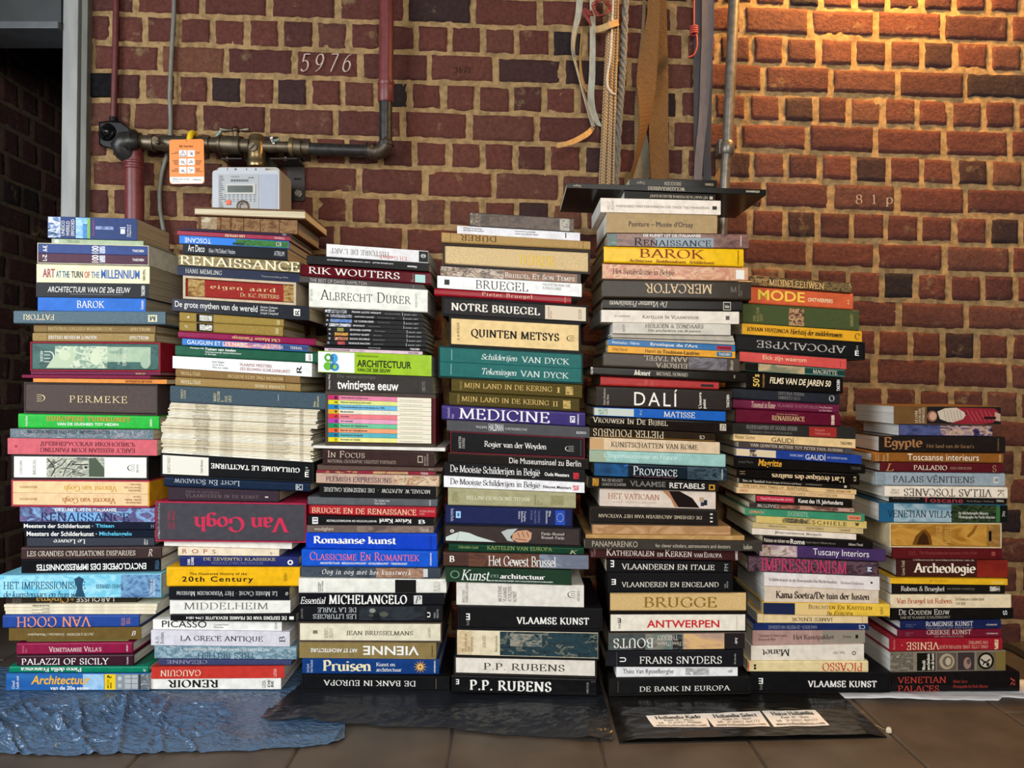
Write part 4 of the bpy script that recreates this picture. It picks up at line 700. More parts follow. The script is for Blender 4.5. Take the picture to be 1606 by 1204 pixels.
for q in range(8):
    n_, a_, b_, x0, x1, pc = ts[q]; c0 = [552, 556, 556, 554, 549, 549, 549, 547][q]; wd = len(a_)*2.55
    B('P', tx[q], tw[q], tl[q], tr[q], '1d1d1f', '', '', [t(n_, tx[q]+2.5, tx[q]+5.5, .25, .75, 'd0d0d0', 'nb', 90), i(x0, x1, pc, 150, .1, .95), t(a_, c0, c0+wd, .28, .68, 'd8d8d8', 'nb'), t(b_, c0+wd+6, c0+wd+6+len(b_)*1.15, .4, .72, '8a8a8a', 'n'), p(tw[q]-31, tw[q]-30.3, 'c8c8c8', .1, .9), t('BASIC ART', tw[q]-28, tw[q]-8, .45, .75, 'a8a8a8', 'nb')], dep=.18, label=tn[q]+', rainbow-set stack', group='black numbered art paperbacks')
B('P', 508, 668, 540.6, 544.8, '121214', 'very thin black paperback', 'thin black paperback', [t('MATISSE', 578, 597, .3, .7, 'a8a8a8', 'n'), t('TASCHEN', 643, 658, .2, .75, W, 'nb')], dep=.18)
B('P', 509, 662.4, 545.4, 551, 'dcc0cc', 'thin pale pink paperback', 'pale pink paperback', [t('IMPRESSIONNISME', 515, 549, .25, .75, '6a4a5a', 'nb'), t('KAREN H. GRIMME', 552, 572, .35, .7, '8a6a7a', 'n'), t('TASCHEN', 640, 656, .3, .8, '5a3a4a', 'nb')], dep=.18)
B('P', 498.8, 676.7, 550, 557.2, '9cc32a', 'lime green and white architecture book', 'lime green book', [p(499, 556, 'eef2f4'), el('58a838', 515, .3, 6.5, .2), el('eef2f4', 515, .3, 3, .09), el('4aa0d8', 524, .32, 6, .22), el('6cb840', 514, .7, 6.5, .2), el('3c8ac8', 525, .72, 7, .2), el('8cc84a', 525, .72, 3.5, .1), t('TASCHEN', 518, 523, .15, .85, '1a2a3a', 'nb', 90), t('ARCHITECTUUR', 560, 645, .34, .68, '14180c', 'nb'), t('VAN DE 20E EEUW', 560, 612.5, .73, .9, '1a200c', 'nb'), t('Peter Gössel & Gabriele Leuthäuser', 560, 593, .1, .2, '4a5a1a', 'n')], rough=.2, pages='w', fwd=.006)
B('P', 510, 679, 584.2, 590.4, '35312e', 'dark brown-grey history book, heavy white lettering', 'heavy-lettered brown book', [t('De waanzinnige', 529, 589, .06, .3, '6a6260', 'n'), t('twintigste eeuw', 529, 625, .38, .96, 'f0ece6', 'nb'), t('GLOBE', 662, 667, .3, .85, '8a8480', 'n', -90), t('Herman Pleij', 515, 519, .1, .9, 'c8c0b8', 'nb', 90), p(655, 655.5, '1c1a18')])
rv = [('1', 'Hedendaagse architectuur', 'c42468', 'e080a0', 'magenta and pink', 78), ('2', 'Nieuwe eenvoud en high-tech', 'd8d020', 'dce08a', 'lemon yellow', 84), ('3', 'Postmodernisme en modernisme na 1945', '1a80c0', '6cb4dc', 'bright blue', 122), ('4', 'Modernisme', 'd4a41c', 'e6e2cc', 'ochre and ivory', 36), ('5', 'Art deco', 'd83440', 'e87c84', 'red and rose', 24), ('6', 'Art nouveau', 'b43ca4', 'e4a0bc', 'purple and pink', 34), ('7', 'Rococo en classicisme', '14905a', '6cc498', 'green', 76), ('8', 'Barok en maniërisme', 'e86430', 'f0a074', 'orange', 74), ('9', 'Renaissance en barok', '10789c', '58b0bc', 'teal blue', 62), ('10', 'Romaans en gotiek', 'e8d41c', 'ece490', 'canary yellow', 54)]
vols = []
for n_, s_, c1, c2, nm, wl in rv:
    vols.append((c2, nm+' volume numbered '+n_+' in the rainbow set', [p(513, 533, c1), t(n_, 526, 530.5, .2, .85, '2a2020', 'nb', 90), t(s_, 535.5, 535.5+wl*.56, .25, .68, '3a3838', 'nb'), p(624, 684, 'ece4cc'), t('De Standaard geschiedenis van de', 628, 663, .52, .78, '6a6458', 'n')], 'P'))
B('S', 505, 683, 612.6, 618.4, '', 'open card slipcase round ten coloured books', 'card slipcase', [], case='4a3e36', side='5c1a22', wt=.0085, inset=-.008, vols=vols, vgroup='rainbow set of ten books', pages='w', dep=.2)
B('M', 480, 698, 697.5, 701.5, 'e4e0d6', 'thin white magazine under rainbow set', 'white magazine', [], pages='w', dep=.22, name='magazine', fwd=.006)
B('H', 506, 681, 702.6, 707, '3b2927', 'dark brown portrait photo book', 'portrait photo book', [t('IN FOCUS', 514, 572, .12, .52, 'd8c8b4', 'slc'), t('NATIONAL GEOGRAPHIC GREATEST PORTRAITS', 514, 621, .64, .84, 'a8988a', 's'), p(655, 663, 'b8a898', .3, .72), p(656.2, 661.8, '3b2927', .36, .66), t('NATIONAL\nGEOGRAPHIC', 665, 672, .15, .9, 'b8a898', 's', 90)], rough=.25)
B('P', 498, 693, 728.6, 733.2, '5e4a42', 'thin cocoa brown paperback', 'cocoa paperback', [t('BRUGGE', 672, 680, .3, .7, 'b8a898', 's')], fwd=-.002)
B('P', 496, 682, 737, 739.4, '8c2838', 'thin red paperback with little pictures', 'little-pictures red paperback', [i(510, 560, '3a2a30 8c2838 c8b070', 120), i(585, 640, '3a5a40 c8a070 8c2838', 120), t('TERRAIL', 660, 672, .2, .8, W, 's')])
B('P', 495.7, 688.5, 741.2, 745.4, 'c4a490', 'pinkish beige painted-face book', 'painted-face book', [i(496, 620, 'b8988c c8a894 a88880', 50), i(618, 688, 'd8c0a0 a87858 e0c8a8 6a4a3c', 70), t('FLEMISH EXPRESSIONS', 511, 614, .3, .82, '3c2430', 's')], rough=.25)
B('P', 500.7, 684, 757, 762.4, '131214', 'black book, upside-down white gallery title', 'black gallery book', [t('MICHAEL W. ALPATOW  ·  DIE DRESDNER GALERIE', 508, 675, .28, .6, 'd8d4cc', 's', 180)])
B('H', 483, 685.7, 778.5, 781.8, '5d6063', 'grey book, tiny centred title', 'grey book', [t('De eeuw van\nVan Eyck', 587, 611, .2, .85, 'd8d8d4', 's'), t('ludion', 672, 676, .2, .85, 'd0d0d0', 'n', 90)])
B('H', 484, 684, 792, 795.5, 'b32632', 'bright red book, cream capitals', 'bright red book', [t('BRUGGE EN DE RENAISSANCE', 489, 653, .25, .8, 'f0d4ac', 's'), t('STICHTING KUNSTBOEK\nLUDION', 658, 682, .3, .75, 'e8b0a8', 's')], rough=.25)
B('P', 483, 680, 807.6, 812.6, '121114', 'black tapestry book, bold upside-down title', 'black tapestry book', [t('Keizer Karel', 595, 645, .15, .75, W, 'sb', 180), t('WANDTAPIJTEN EN WAPENRUSTINGEN', 512.5, 591, .35, .65, 'd8d4d0', 'sb', 180), p(490, 499, 'e0e0e0', .15, .9), p(491.5, 498, '121114', .3, .4), p(491.5, 498, '121114', .6, .7), t('B', 656, 667, .2, .8, 'e0e0e0', 'sb')])
B('P', 481.4, 680, 822.4, 823.6, '6a5c55', 'taupe paperback with thin letters', 'taupe paperback', [i(560, 680, '6a5c55 8a7468 5a4c48', 50), t('modigliani', 494, 523, .25, .85, 'd8c8b0', 'n'), t('Terrail', 658, 672, .25, .8, 'd0c4b8', 's')])
B('H', 472, 685, 833.6, 835.6, '1443c4', 'vivid blue book, bold white title', 'vivid blue book', [t('Romaanse kunst', 492, 621, .2, .66, W, 'sb'), t('FEIERABEND', 674, 677, .15, .85, '0c2c80', 'n', 90)], rough=.2, fwd=.005)
B('H', 473, 686.4, 860.2, 862.8, '1a58cc', 'vivid blue book, pink capitals', 'pink-lettered blue book', [t('CLASSICISME EN ROMANTIEK', 486, 658, .12, .62, 'ee7488', 'sc'), t('ARCHITECTUUR · BEELDHOUWKUNST · SCHILDERKUNST · TEKENKUNST', 502, 639, .72, .84, W, 'nb'), t('KÖNEMANN', 674, 677, .12, .85, W, 'nb', 90)], rough=.2, fwd=.005)
B('H', 471.4, 691, 887.6, 889.6, '3c434d', 'slate jacket book with tan picture', 'slate jacket book', [i(472, 590, '2e3640 4a525c 3c434d', 40), i(590, 664, 'a07860 8a6450 b08a70 5a4a48', 40), p(664, 671, 'd0d0cc', .1, .85), t('Oog in oog met het kunstwerk', 505, 645, .22, .82, 'e6e4e0', 'siw')], rough=.25)
B('H', 468.6, 700, 905, 907.4, 'ebe9df', 'white book with broad black block', 'black-block white book', [p(619.6, 652.5, '141414'), t('CORNELIS\nTROOST\nVAN DAELE', 499, 507, .15, .9, '40403c', 'nb', 90), t('PLOEGH', 680, 690, .15, .85, '8a8878', 's', 90)], pages='w', fwd=.006)
B('H', 469.6, 696.4, 929, 929.8, '15161b', 'black book, mixed italic and capital title', 'mixed-title black book', [t('Essential', 471, 511, .28, .85, W, 'si'), t('MICHELANGELO', 516, 638.5, .1, .88, W, 'sb'), p(649, 662, 'd8d8d4', .15, .88), t('P', 651, 660, .22, .8, '202020', 'si')], rough=.2)
B('S', 468.6, 694.6, 949, 948.4, '', 'black slipcase with shadowy face', 'shadowy-face slipcase', [], case='101012', wt=.002, inset=.0006, vols=[('17181c', 'shadowy black spine, two-line upside-down title, inside slipcase', [i(563, 668, '15161a 1c2026 2c343a 17181c', 25), el('8a8e84', 584, .3, 5, .16), el('54584f', 602, .55, 7, .18), el('484c48', 582, .62, 4, .1), t('LES LITURGIES\nDE LA TABLE', 491, 559, .08, .88, 'c8ccd0', 's', 180), t('U', 670, 675, .4, .75, W, 'nb', 90), t('FONDS\nMERCATOR', 680, 688, .2, .8, 'a8a8a8', 'n', 90), t('JEAN-LOUIS', 472, 476, .15, .85, '8a8a8a', 'n', 90)], 'P')])
B('S', 468, 693, 974.4, 976, '', 'cream-spined slipcase with brown edges', 'brown-edged slipcase', [], case='55463a', wt=.003, inset=.001, vols=[('e6dec4', 'cream paper spine filling the brown-edged slipcase', [t('JEAN BRUSSELMANS', 543, 647.5, .42, .72, '44372c', 's'), t('m', 491, 498, .4, .6, '44372c', 'sb'), t('ROBERT L.\nDELEVOY', 509, 522, .2, .85, '8a7c68', 's', 90), t('LACONTI', 671, 675, .2, .8, '8a7c68', 's', 90)], 'P')])
B('P', 469.6, 684, 1006, 1008, '8e7a4c', 'khaki gold book, fat white capitals', 'khaki gold book', [t('VIENNE', 569.6, 657, .2, .76, W, 'nb', 180), t('ART ET ARCHITECTURE', 487.5, 560.7, .38, .62, W, 'nb', 180), t('KÖNEMANN', 676, 679, .12, .85, '4a3c20', 'nb', 90)], rough=.25)
B('H', 474.3, 688.5, 1031.6, 1034, '153c7c', 'deep blue book with gold star', 'gold-star blue book', [t('Pruisen', 507, 582, .1, .8, 'ece0b8', 'sb'), t('Kunst en\narchitectuur', 590, 630, .24, .8, W, 's'), g('c89448', *[(659+(11 if k % 2 == 0 else 4.5)*math.cos(k*math.pi/12), .5+(.42 if k % 2 == 0 else .18)*math.sin(k*math.pi/12)) for k in range(24)]), el('e4bc70', 659, .5, 4.5, .18), el('8a5a2c', 659, .5, 1.8, .07), t('Gert Streidt\nPeter Feierabend', 481, 491, .12, .88, 'c8d0e0', 's', 90), t('KÖNEMANN', 680, 683, .12, .85, W, 'nb', 90)], rough=.2)
B('S', 473, 705, 1057.6, 1059.8, '', 'bottom black slipcase, upside-down title', 'bottom slipcase', [], case='141416', wt=.003, inset=.0008, vols=[('101114', 'black bank-history spine in the bottom slipcase, rainbow-set stack', [t('DE BANK IN EUROPA', 507, 652, .28, .72, W, 's', 180), p(683.5, 684.3, '7a6a50', .1, .9)], 'P')])
build_stack(1.743, (1081.5, 0.004), 'rainbow-set stack', 3)

# ---------------------------------------------------------------- stack 4, the middle one
B('P', 736, 900, 332, 342, '2c221c', 'dark floral-painting paperback', 'floral paperback', [i(737, 900, '241a16 3c2c24 5a4638 2c221c', 60), i(738, 754, '8a7a64 3c2c24 c8b898', 120), t('JUDITH\nLEYSTER', 768, 796, .12, .8, '8a7a6a', 's', 90), i(878, 893, '2c221c b8b0a0 4a4038', 140)], rough=.3)
B('P', 717, 909.6, 352.8, 364.2, 'e4e2e6', 'thin white exhibition paperback', 'thin white paperback', [t('Philippe Vandenberg\nBerlinde De Bruyckere', 727, 759, .14, .66, '3a3a3c', 'n'), t('Innocence is precisely:\nnever to avoid the worst', 808, 844, .14, .66, '3a3a3c', 'n'), p(882, 893, '1a1a1a', -.1, .1), p(886.5, 888, '1a1a1a', 0, .75)], pages='w')
B('C', 692.6, 926, 364.4, 378.4, 'b4925c', 'kraft-brown cloth book', 'kraft-brown book', [t('DÜRER', 721, 779, .1, .84, '60401f', 's', 180), p(706, 707, '8a6a3a'), p(914, 915, '8a6a3a')])
B('S', 694.4, 925.4, 380.6, 392, '', 'dark slipcase with pale gold-lettered cloth spine', 'gold-lettered slipcase', [], case='332b28', wt=.004, inset=.0025, vols=[('d8bc8c', 'pale tan cloth spine, gilt letters, in dark slipcase', [t('DÜRER', 815, 871, .2, .82, 'e8c244', 's')], 'C')])
B('P', 690.5, 910.7, 415.6, 429, '3a2f29', 'painted-feast paperback, white capitals', 'painted-feast paperback', [i(691, 790, '1c1a1a b89a80 3a2a24 c8b4a0 2c2420', 70), i(790, 905, '3a2c22 8a5a38 4c3a2c', 60), t('BRUEGEL ET SON TEMPS', 792, 901, .28, .8, 'ece8e0', 'sc')], rough=.25)
B('P', 686, 912.4, 432.4, 445, 'f0efed', 'white paperback, large thin capitals', 'white paperback', [t('BRUEGEL', 746, 828, .18, .86, '34322f', 'sl'), t('PHILIPPE EN FRANÇOISE\nROBERTS-JONES', 851, 894, .12, .62, '8a8884', 's'), p(697, 705, '161616', .28, .7)], pages='w', rough=.3)
B('H', 681, 896, 451.8, 465, '941322', 'thin glossy scarlet book', 'thin scarlet book', [t('Pieter Bruegel', 756, 835, .15, .75, 'ecc4a8', 'sw'), p(886, 886.6, 'd8a860')], rough=.18, fwd=.006)
B('S', 693, 922.4, 464.6, 479, '', 'black slipcase, white and cream spine label', 'cream-label slipcase', [], case='131012', wt=.003, inset=.0015, vols=[('0e0d0e', 'black spine with cream end block in black slipcase', [t('NOTRE BRUEGEL', 708, 847, .24, .74, 'ece4d8', 'sb'), p(855, 919, 'dccab0', .0, .95), t('CLAUDE-HENRI\nROCQUET', 859, 866, .12, .88, '8a7860', 's', 90), t('MERCATOR', 907, 912, .2, .85, '8a7860', 's', -90)], 'P')])
B('S', 704.4, 910.7, 495.8, 507, '', 'dark slipcase with broad buff spine', 'buff-spined slipcase', [], case='1c1817', wt=.004, inset=.0015, vols=[('e9ca8e', 'broad buff spine, heavy black capitals, in slipcase', [t('QUINTEN METSYS', 738.6, 877, .36, .74, '14100c', 'sb'), t('A. de BOSQUE', 716.5, 721, .15, .85, '4a3c24', 's', 90), t('Ψ', 888.6, 901, .42, .64, '3a2c18', 's', 180)], 'P')])
B('S', 687.4, 914, 541.6, 554, '', 'dark slipcase with two teal volumes', 'teal-volume slipcase', [], case='14302e', wt=.0028, inset=.0008, vols=[
  ('156460', 'upper teal volume in the two-volume dark slipcase', [t('Schilderijen', 755, 811, .3, .82, 'dce6e0', 'si'), t('VAN DYCK', 818, 893, .34, .78, 'dce6e0', 's'), p(708, 708.8, 'a8c8c0', .12, .85)], 'P'),
  ('156460', 'lower teal volume in the two-volume dark slipcase', [t('Tekeningen', 756, 810, .3, .86, 'dce6e0', 'si'), t('VAN DYCK', 816, 892, .34, .78, 'dce6e0', 's'), p(707, 707.8, 'a8c8c0', .12, .85)], 'P')])
B('C', 708, 913, 593, 602.4, '56491f', 'olive cloth volume, gold capitals, upper one', 'upper olive volume', [t('MIJN LAND IN DE KERING', 728, 866, .26, .7, 'd2b26c', 's'), t('I', 873, 879, .3, .68, 'd2b26c', 's'), i(887, 899, '56491f d2b26c 56491f', 200, .2, .8), t('STANDAARD', 721, 725, .15, .85, 'a8904c', 's', 90)])
B('C', 704.4, 908.4, 614, 624.6, '4e431d', 'olive cloth volume, gold capitals, lower one', 'lower olive volume', [t('MIJN LAND IN DE KERING', 724, 861, .26, .7, 'd2b26c', 's'), t('II', 867, 875, .3, .68, 'd2b26c', 's'), i(883, 895, '4e431d d2b26c 4e431d', 200, .2, .8), t('STANDAARD', 717, 721, .15, .85, 'a8904c', 's', 90)])
B('H', 693, 917.7, 634.6, 646.4, '3d3070', 'glossy violet book, huge white capitals', 'glossy violet book', [t('MEDICINE', 720, 862, .12, .88, 'eeeaf0', 's'), t('Geneeskunde\nKunst', 701, 712, .15, .9, 'b8a8d0', 's', 90), p(894, 902, 'e8e8f0', .3, .75), t('K', 895, 901, .36, .7, '3d3070', 'sb', -90), t('KÖNEMANN', 905, 908, .15, .85, W, 'nb', 90)], rough=.18, fwd=.005)
B('P', 700.7, 924.7, 658, 669.6, '4c4b4e', 'charcoal grey photography paperback', 'charcoal paperback', [t('PHILIPPE', 747, 764, .4, .62, 'c8c8c8', 'n'), t('HALSMAN', 766.5, 789.5, .12, .8, 'd0d0d0', 'nb'), t('A RETROSPECTIVE', 792, 826.5, .42, .64, 'c8c8c8', 'n'), t('BULFINCH', 904, 919, .42, .66, 'd0d0d0', 'nb')])
B('S', 706, 917, 675.4, 686.4, '', 'wine-red slipcase with black spine inside', 'wine-red slipcase', [], case='6c1c2e', wt=.0024, inset=.0015, vols=[('0e0d0f', 'black spine, small white title, in wine-red slipcase', [t('Rogier van der Weyden', 759.6, 857, .36, .76, 'ece8e2', 's'), t('MARTIN\nDAVIES', 719, 729, .2, .82, 'c8c4bc', 's', 90), t('Ψ', 886, 900, .42, .72, 'c8c4bc', 's', 180), p(910.5, 911.2, '5a5450', .05, .95)], 'P')])
B('P', 702.6, 923, 709.8, 719, '191310', 'black museum book, white sans title', 'black museum book', [p(703, 922, '8a5a34', .0, .05), t('Die Museumsinsel zu Berlin', 798.6, 911, .22, .78, 'f0ece6', 'n')], rough=.3)
B('P', 696.7, 917, 724.6, 736, '141416', 'black paintings book, slim white title', 'black paintings book', [t('De Mooiste Schilderijen in België', 706, 847, .16, .86, 'ece8e6', 's'), t('Oude Meesters', 854, 892.6, .38, .66, W, 'nb'), i(899, 908, '141416 d02838 141416', 250, .3, .8)], pages='w')
B('P', 696, 916.6, 745.8, 756.4, 'f0eff2', 'white paintings book, slim dark title', 'white paintings book', [t('De Mooiste Schilderijen in België', 706, 847, .16, .86, '2c2c30', 's'), t('Nieuwe Meesters', 852, 895.6, .42, .7, '1a1a1c', 'nb'), i(898.5, 907.5, 'f0eff2 d83848 f0eff2', 250, .3, .8)], pages='w')
B('H', 702.6, 903, 764, 772.4, 'a7a27c', 'sage khaki book, small white capitals', 'sage khaki book', [t('BELLINI GIORGIONE TITIAN', 731.6, 830.5, .4, .62, 'ece8cc', 's'), t('Kunsthistorisches\nMuseum\nWien', 837, 850, .2, .85, '807a54', 's', 90), i(864, 884, 'a7a27c 8a8458 a7a27c', 220, .2, .8), i(709, 718, 'a7a27c 8a8458 a7a27c', 220, .2, .8)], rough=.35)
B('S', 698, 898, 791.6, 796.8, '', 'navy slipcase with star-flag emblem', 'star-flag slipcase', [], case='141a3c', wt=.002, inset=.0006, vols=[('1b2350', 'navy spine with a blue star-flag emblem, in slipcase', [p(871, 886, '1d4cb8', .1, .95), *[el('e0c84c', 878.5+5*math.cos(k*math.pi/6), .52+.24*math.sin(k*math.pi/6), .6, .03) for k in range(12)], p(715, 722.5, 'a8d0e8', .3, .7), p(717, 720.5, '3c70b0', .4, .6), t('Wim\nBlockmans', 856, 864, .12, .9, 'd8dce8', 's', -90), t('Geschiedenis\nvan de macht\nin Europa', 831, 848, .12, .9, '6a74a0', 's', -90), t('Peoples\nMarkets\nStates', 813, 825, .2, .85, 'd8dce8', 's', -90), t('Roularta Books', 707, 712, .15, .9, 'b8c0d8', 's', -90)], 'P')])
B('S', 696, 911, 822, 827.6, '', 'black slipcase with painted fist', 'painted-fist slipcase', [], case='191717', wt=.003, inset=.001, vols=[('3b312f', 'dark brown spine with painted fist, in black slipcase', [g('cbd6cf', (699, .95), (699, .72), (712, .48), (722, .34), (736, .42), (748, .62), (778, .95)), ln('9aaaa4', 1, (720, .4), (716, .9)), g('b4bcb8', (786, .3), (796, .12), (812, .06), (806, .3), (800, .62), (806, .9), (796, .85)), g('c89878', (804, .4), (812, .2), (826, .14), (834, .3), (833, .68), (828, .9), (812, .92), (803, .75)), ln('5a3826', 1, (812, .3), (815, .6)), ln('5a3826', 1, (819, .24), (822, .58)), ln('5a3826', 1, (826, .24), (829, .56)), ln('5a3826', 1, (808, .7), (826, .78)), t('o', 706, 712, .22, .42, W, 'nb'), t('Parijs–Brussel\nBrussel–Parijs', 849, 885, .24, .7, 'd8ccc4', 's')], 'P')])
B('H', 703.7, 915.7, 852, 858.2, '103c28', 'dark green castle book', 'dark green castle book', [t('KASTELEN VAN EUROPA', 764, 866, .12, .62, '93a35e', 's'), t('Gebroeders Lund', 719, 750, .2, .55, '93a35e', 's'), t('K', 893, 906, .4, .9, 'c8c8a0', 'si')], rough=.2, fwd=-.002)
B('H', 695.3, 923.7, 865.5, 870.4, '4b322b', 'brown city book fading to grey-blue', 'brown-grey city book', [i(735, 850, '4b322b 6a4434 3a2824', 40), i(846, 923, '7b8494 6a7080 8a92a2', 30), t('Het Gewest Brussel', 766, 872, .18, .88, 'ece8e4', 's'), t('B', 705, 713, .25, .68, W, 'sb')], rough=.2)
B('P', 693, 896.4, 888.7, 894, '1d3826', 'forest green book, script and bold title', 'forest green book', [t('Kunst', 723, 768, .12, .86, 'e4e8e0', 'si'), t('en', 769, 782, .4, .62, '7a9480', 'si'), t('architectuur', 784, 855, .34, .68, 'f0ece8', 'sb'), t('BIJ DE BELGISCHE KAMER VAN VOLKSVERTEGENWOORDIGERS', 766, 867, .78, .9, 'd8dcd4', 'nb'), t('O', 706, 721, .2, .75, '6a8a70', 'n')])
B('P', 715.8, 915.7, 912.5, 918, 'e6e0d6', 'off-white book, sideways-stacked title words', 'off-white book', [t('MODERNE\nVLAAMSE\nSCHILDER-\nKUNST', 781, 810, .1, .82, '4a4642', 's', 90), t('WALTHER\nVANBESELAERE', 725, 734, .05, .9, '5a5650', 's', 90), t('Ψ', 890, 902, .28, .58, '3a3632', 's', 180), t('ARCADE', 905, 909, .25, .75, '5a5650', 's', 90)])
B('S', 718, 944.6, 949.4, 953.4, '', 'big black slipcase with bold white capitals', 'bold-capital slipcase', [], case='161417', wt=.0035, inset=.001, vols=[('121113', 'black spine, bold white capitals, in big black slipcase, middle stack', [t('VLAAMSE KUNST', 810, 924, .42, .8, W, 'sb'), t('E', 731, 737, .28, .62, W, 'nb', 180), t('fonds', 731, 736, .66, .9, '8a8888', 'n', 90)], 'P')])
B('S', 714.6, 939.8, 985.4, 989, '', 'dark slipcase with sea-battle picture spine', 'sea-battle slipcase', [], case='17161a', wt=.0025, inset=.001, vols=[('e6d8b8', 'cream spine with dark picture half, in slipcase', [i(784, 938, '10181c 1c3238 24404a 1a2a30 70786e 14242a', 60), i(800, 850, '10181c 5a6a68 a09888 1c3238', 70, .1, .6), i(717, 740, 'e6d8b8 d0b488 e6d8b8', 60), t('DE\nGOUDEN EEUW\nVAN\nANTWERPEN', 724, 742, .14, .86, '6a5c44', 's', 90), t('LEON VOET', 757, 762, .2, .7, '6a5c44', 's', 90), t('Mercatorfonds', 776, 780, .2, .85, '6a5c44', 's', 90)], 'P')])
B('S', 712, 936, 1028.6, 1034, '', 'slipcase with ivory spine near the bottom', 'ivory-spined slipcase', [], case='282422', wt=.0035, inset=.0015, vols=[('e9e1d4', 'ivory spine with dark capitals, second from bottom', [t('P.P. RUBENS', 758.6, 885.6, .3, .76, '3c2f2b', 's')], 'P')])
B('H', 708, 935, 1058, 1064.6, '121113', 'black book, big white capitals, bottom one', 'bottom black book', [t('P.P. RUBENS', 737, 865, .22, .8, W, 'sb'), t('E', 715, 720, .22, .5, W, 'nb', 180), t('MERCATOR', 920, 923, .2, .8, 'a8a8a8', 'n', 90), p(927, 934, '3a3a3c', .12, .2)], rough=.2)
build_stack(1.7105, (1087-.027*708, .027), 'middle stack', 4)
# ---------------------------------------------------------------- stack 5, the tallest
B('P', 987, 1124.6, 275.5, 278.5, '15130f', 'small glossy black book', 'small black book', [t('BRUGGEN', 1042, 1068, .3, .7, 'c8b8a0', 's', 180), t('Dupre', 998, 1011, .3, .7, 'b8a890', 's', 180), t('KÖNEMANN', 1106, 1119, .35, .65, 'b8a890', 'nb', 180)], rough=.15, dep=.2, fwd=-.02)
B('P', 888.7, 1201.8, 286.5, 296.6, '14120f', 'huge black landscape book overhanging both sides', 'overhanging black book', [t('WOLKENKRABBERS', 1016, 1074, .15, .85, 'd8c8b0', 's', 180), t('Dupre', 899, 911, .2, .8, 'c8b8a0', 's', 180), t('KÖNEMANN', 1170, 1191, .3, .75, 'd8c8b0', 'nb', 180)], rough=.2, dep=.24, fwd=0, yaw=0)
B('P', 979, 1122, 298, 303, '17140f', 'black paperback, tiny upside-down title', 'tiny-title paperback', [t('HET NAAKT IN DE MODERNE BELGISCHE KUNST', 1019, 1110, .35, .72, 'c8b8a0', 'n', 180), p(1113, 1118, 'c8b8a0', .35, .75)], dep=.2, pages='w')
B('P', 942, 1130, 310, 315, 'efe2d3', 'cream-white book with masterworks title', 'masterworks book', [t('HONDERD MEESTERWERKEN DIE ONZE TIJD MARKEREN', 967, 1112, .46, .68, '80766c', 'n'), t('KELLY\nROHRT', 952, 963, .08, .8, 'a89c90', 'n', 90), p(1117, 1124, '2c2622', .4, .65)], pages='w', dep=.2)
B('P', 951, 1124.6, 333, 337.4, 'ae9266', 'thick kraft-brown museum book', 'kraft museum book', [t("Peinture – Musée d'Orsay", 986, 1087, .4, .76, '40343c', 'n')], pages='w', dep=.2)
B('H', 951.7, 1174.4, 365, 366.6, '6a4a44', 'brown-red swirl book with pale panel', 'brown-red swirl book', [i(952, 1174, '4a302c 6a4a44 8a6254 5a3a3c', 45), i(952, 968, '5a7a70 3a4a44 6a8a80', 50), p(1027, 1119, '8a98a0', .3, .95), t('DE KUNST UIT DE ITALIAANSE', 1009, 1099, .06, .26, W, 'nb'), t('RENAISSANCE', 994.6, 1115, .34, .92, '26222c', 'sc'), t('KÖNEMANN', 1160, 1163, .15, .85, 'e0d0c8', 'nb', 90)], rough=.18)
B('H', 947, 1166.4, 386.4, 390.4, 'f0bd12', 'glossy bright yellow baroque book', 'yellow baroque book', [t('BAROK', 1003, 1105, .1, .64, '8c3412', 's'), t('Architectuur   Beeldhouwkunst   Schilderkunst', 987, 1120, .74, .92, '7a3c10', 'sb'), t('KÖNEMANN', 1156, 1159, .1, .9, '6a3410', 'nb', 90)], rough=.16, fwd=.004)
B('H', 944.7, 1173, 412, 419, 'c48e68', 'peach-orange swirling jacket book', 'peach swirl book', [i(945, 1172, 'b87a58 d8a880 c07a60 e0b48c a86a50', 35), t('Het Symbolisme in België', 961, 1058, .28, .78, '5c3c34', 's'), p(1154, 1167, 'ece8e0', .2, .85)], rough=.2)
B('H', 946, 1177.6, 437.2, 441, '33291f', 'dark brown book, cream upside-down capitals', 'brown upside-down book', [t('MERCATOR', 1011.5, 1116.6, .2, .7, 'e8ca9e', 's', 180), t('M', 1145, 1155, .3, .6, '6a6058', 'sb'), t('Mercatorfonds\nCathay', 1157, 1164, .2, .8, '8a7c6c', 's', 90)], rough=.22, fwd=.005)
B('H', 945.5, 1164, 467.6, 471.4, '1d1815', 'black book, slanted upside-down title', 'slanted-title black book', [t('De Vlaamse Primitieven', 956, 1047, .2, .72, 'd8d0c0', 'si', 180), p(1134, 1146, 'c8c0b0', .15, .9), p(1135, 1145, '1d1815', .22, .84), t('ludion', 1136.5, 1143.5, .4, .7, 'd8d0c0', 'sb')], rough=.25)
B('P', 943.5, 1159, 485.8, 489, 'e8dece', 'cream-white chapel book', 'chapel book', [t('KAPELLEN IN VLAANDEREN', 1007.5, 1095, .36, .66, '5c554c', 'sc'), t('JO HANSSENS', 964, 988, .42, .6, '8a8070', 's'), p(1138, 1144, '5c554c', .35, .68)], pages='w')
B('P', 961, 1146, 505.6, 508.4, 'd2cabd', 'greyish-white saints book', 'saints book', [t('HEILIGEN & ZONDAARS', 1012, 1103, .08, .45, '5a5048', 's'), t('Een geschiedenis van de pausen', 1015.6, 1099, .55, .85, '5a5048', 'si'), t('EAMON DUFFY', 976, 980, .15, .85, '8a8078', 's', 90)], pages='w')
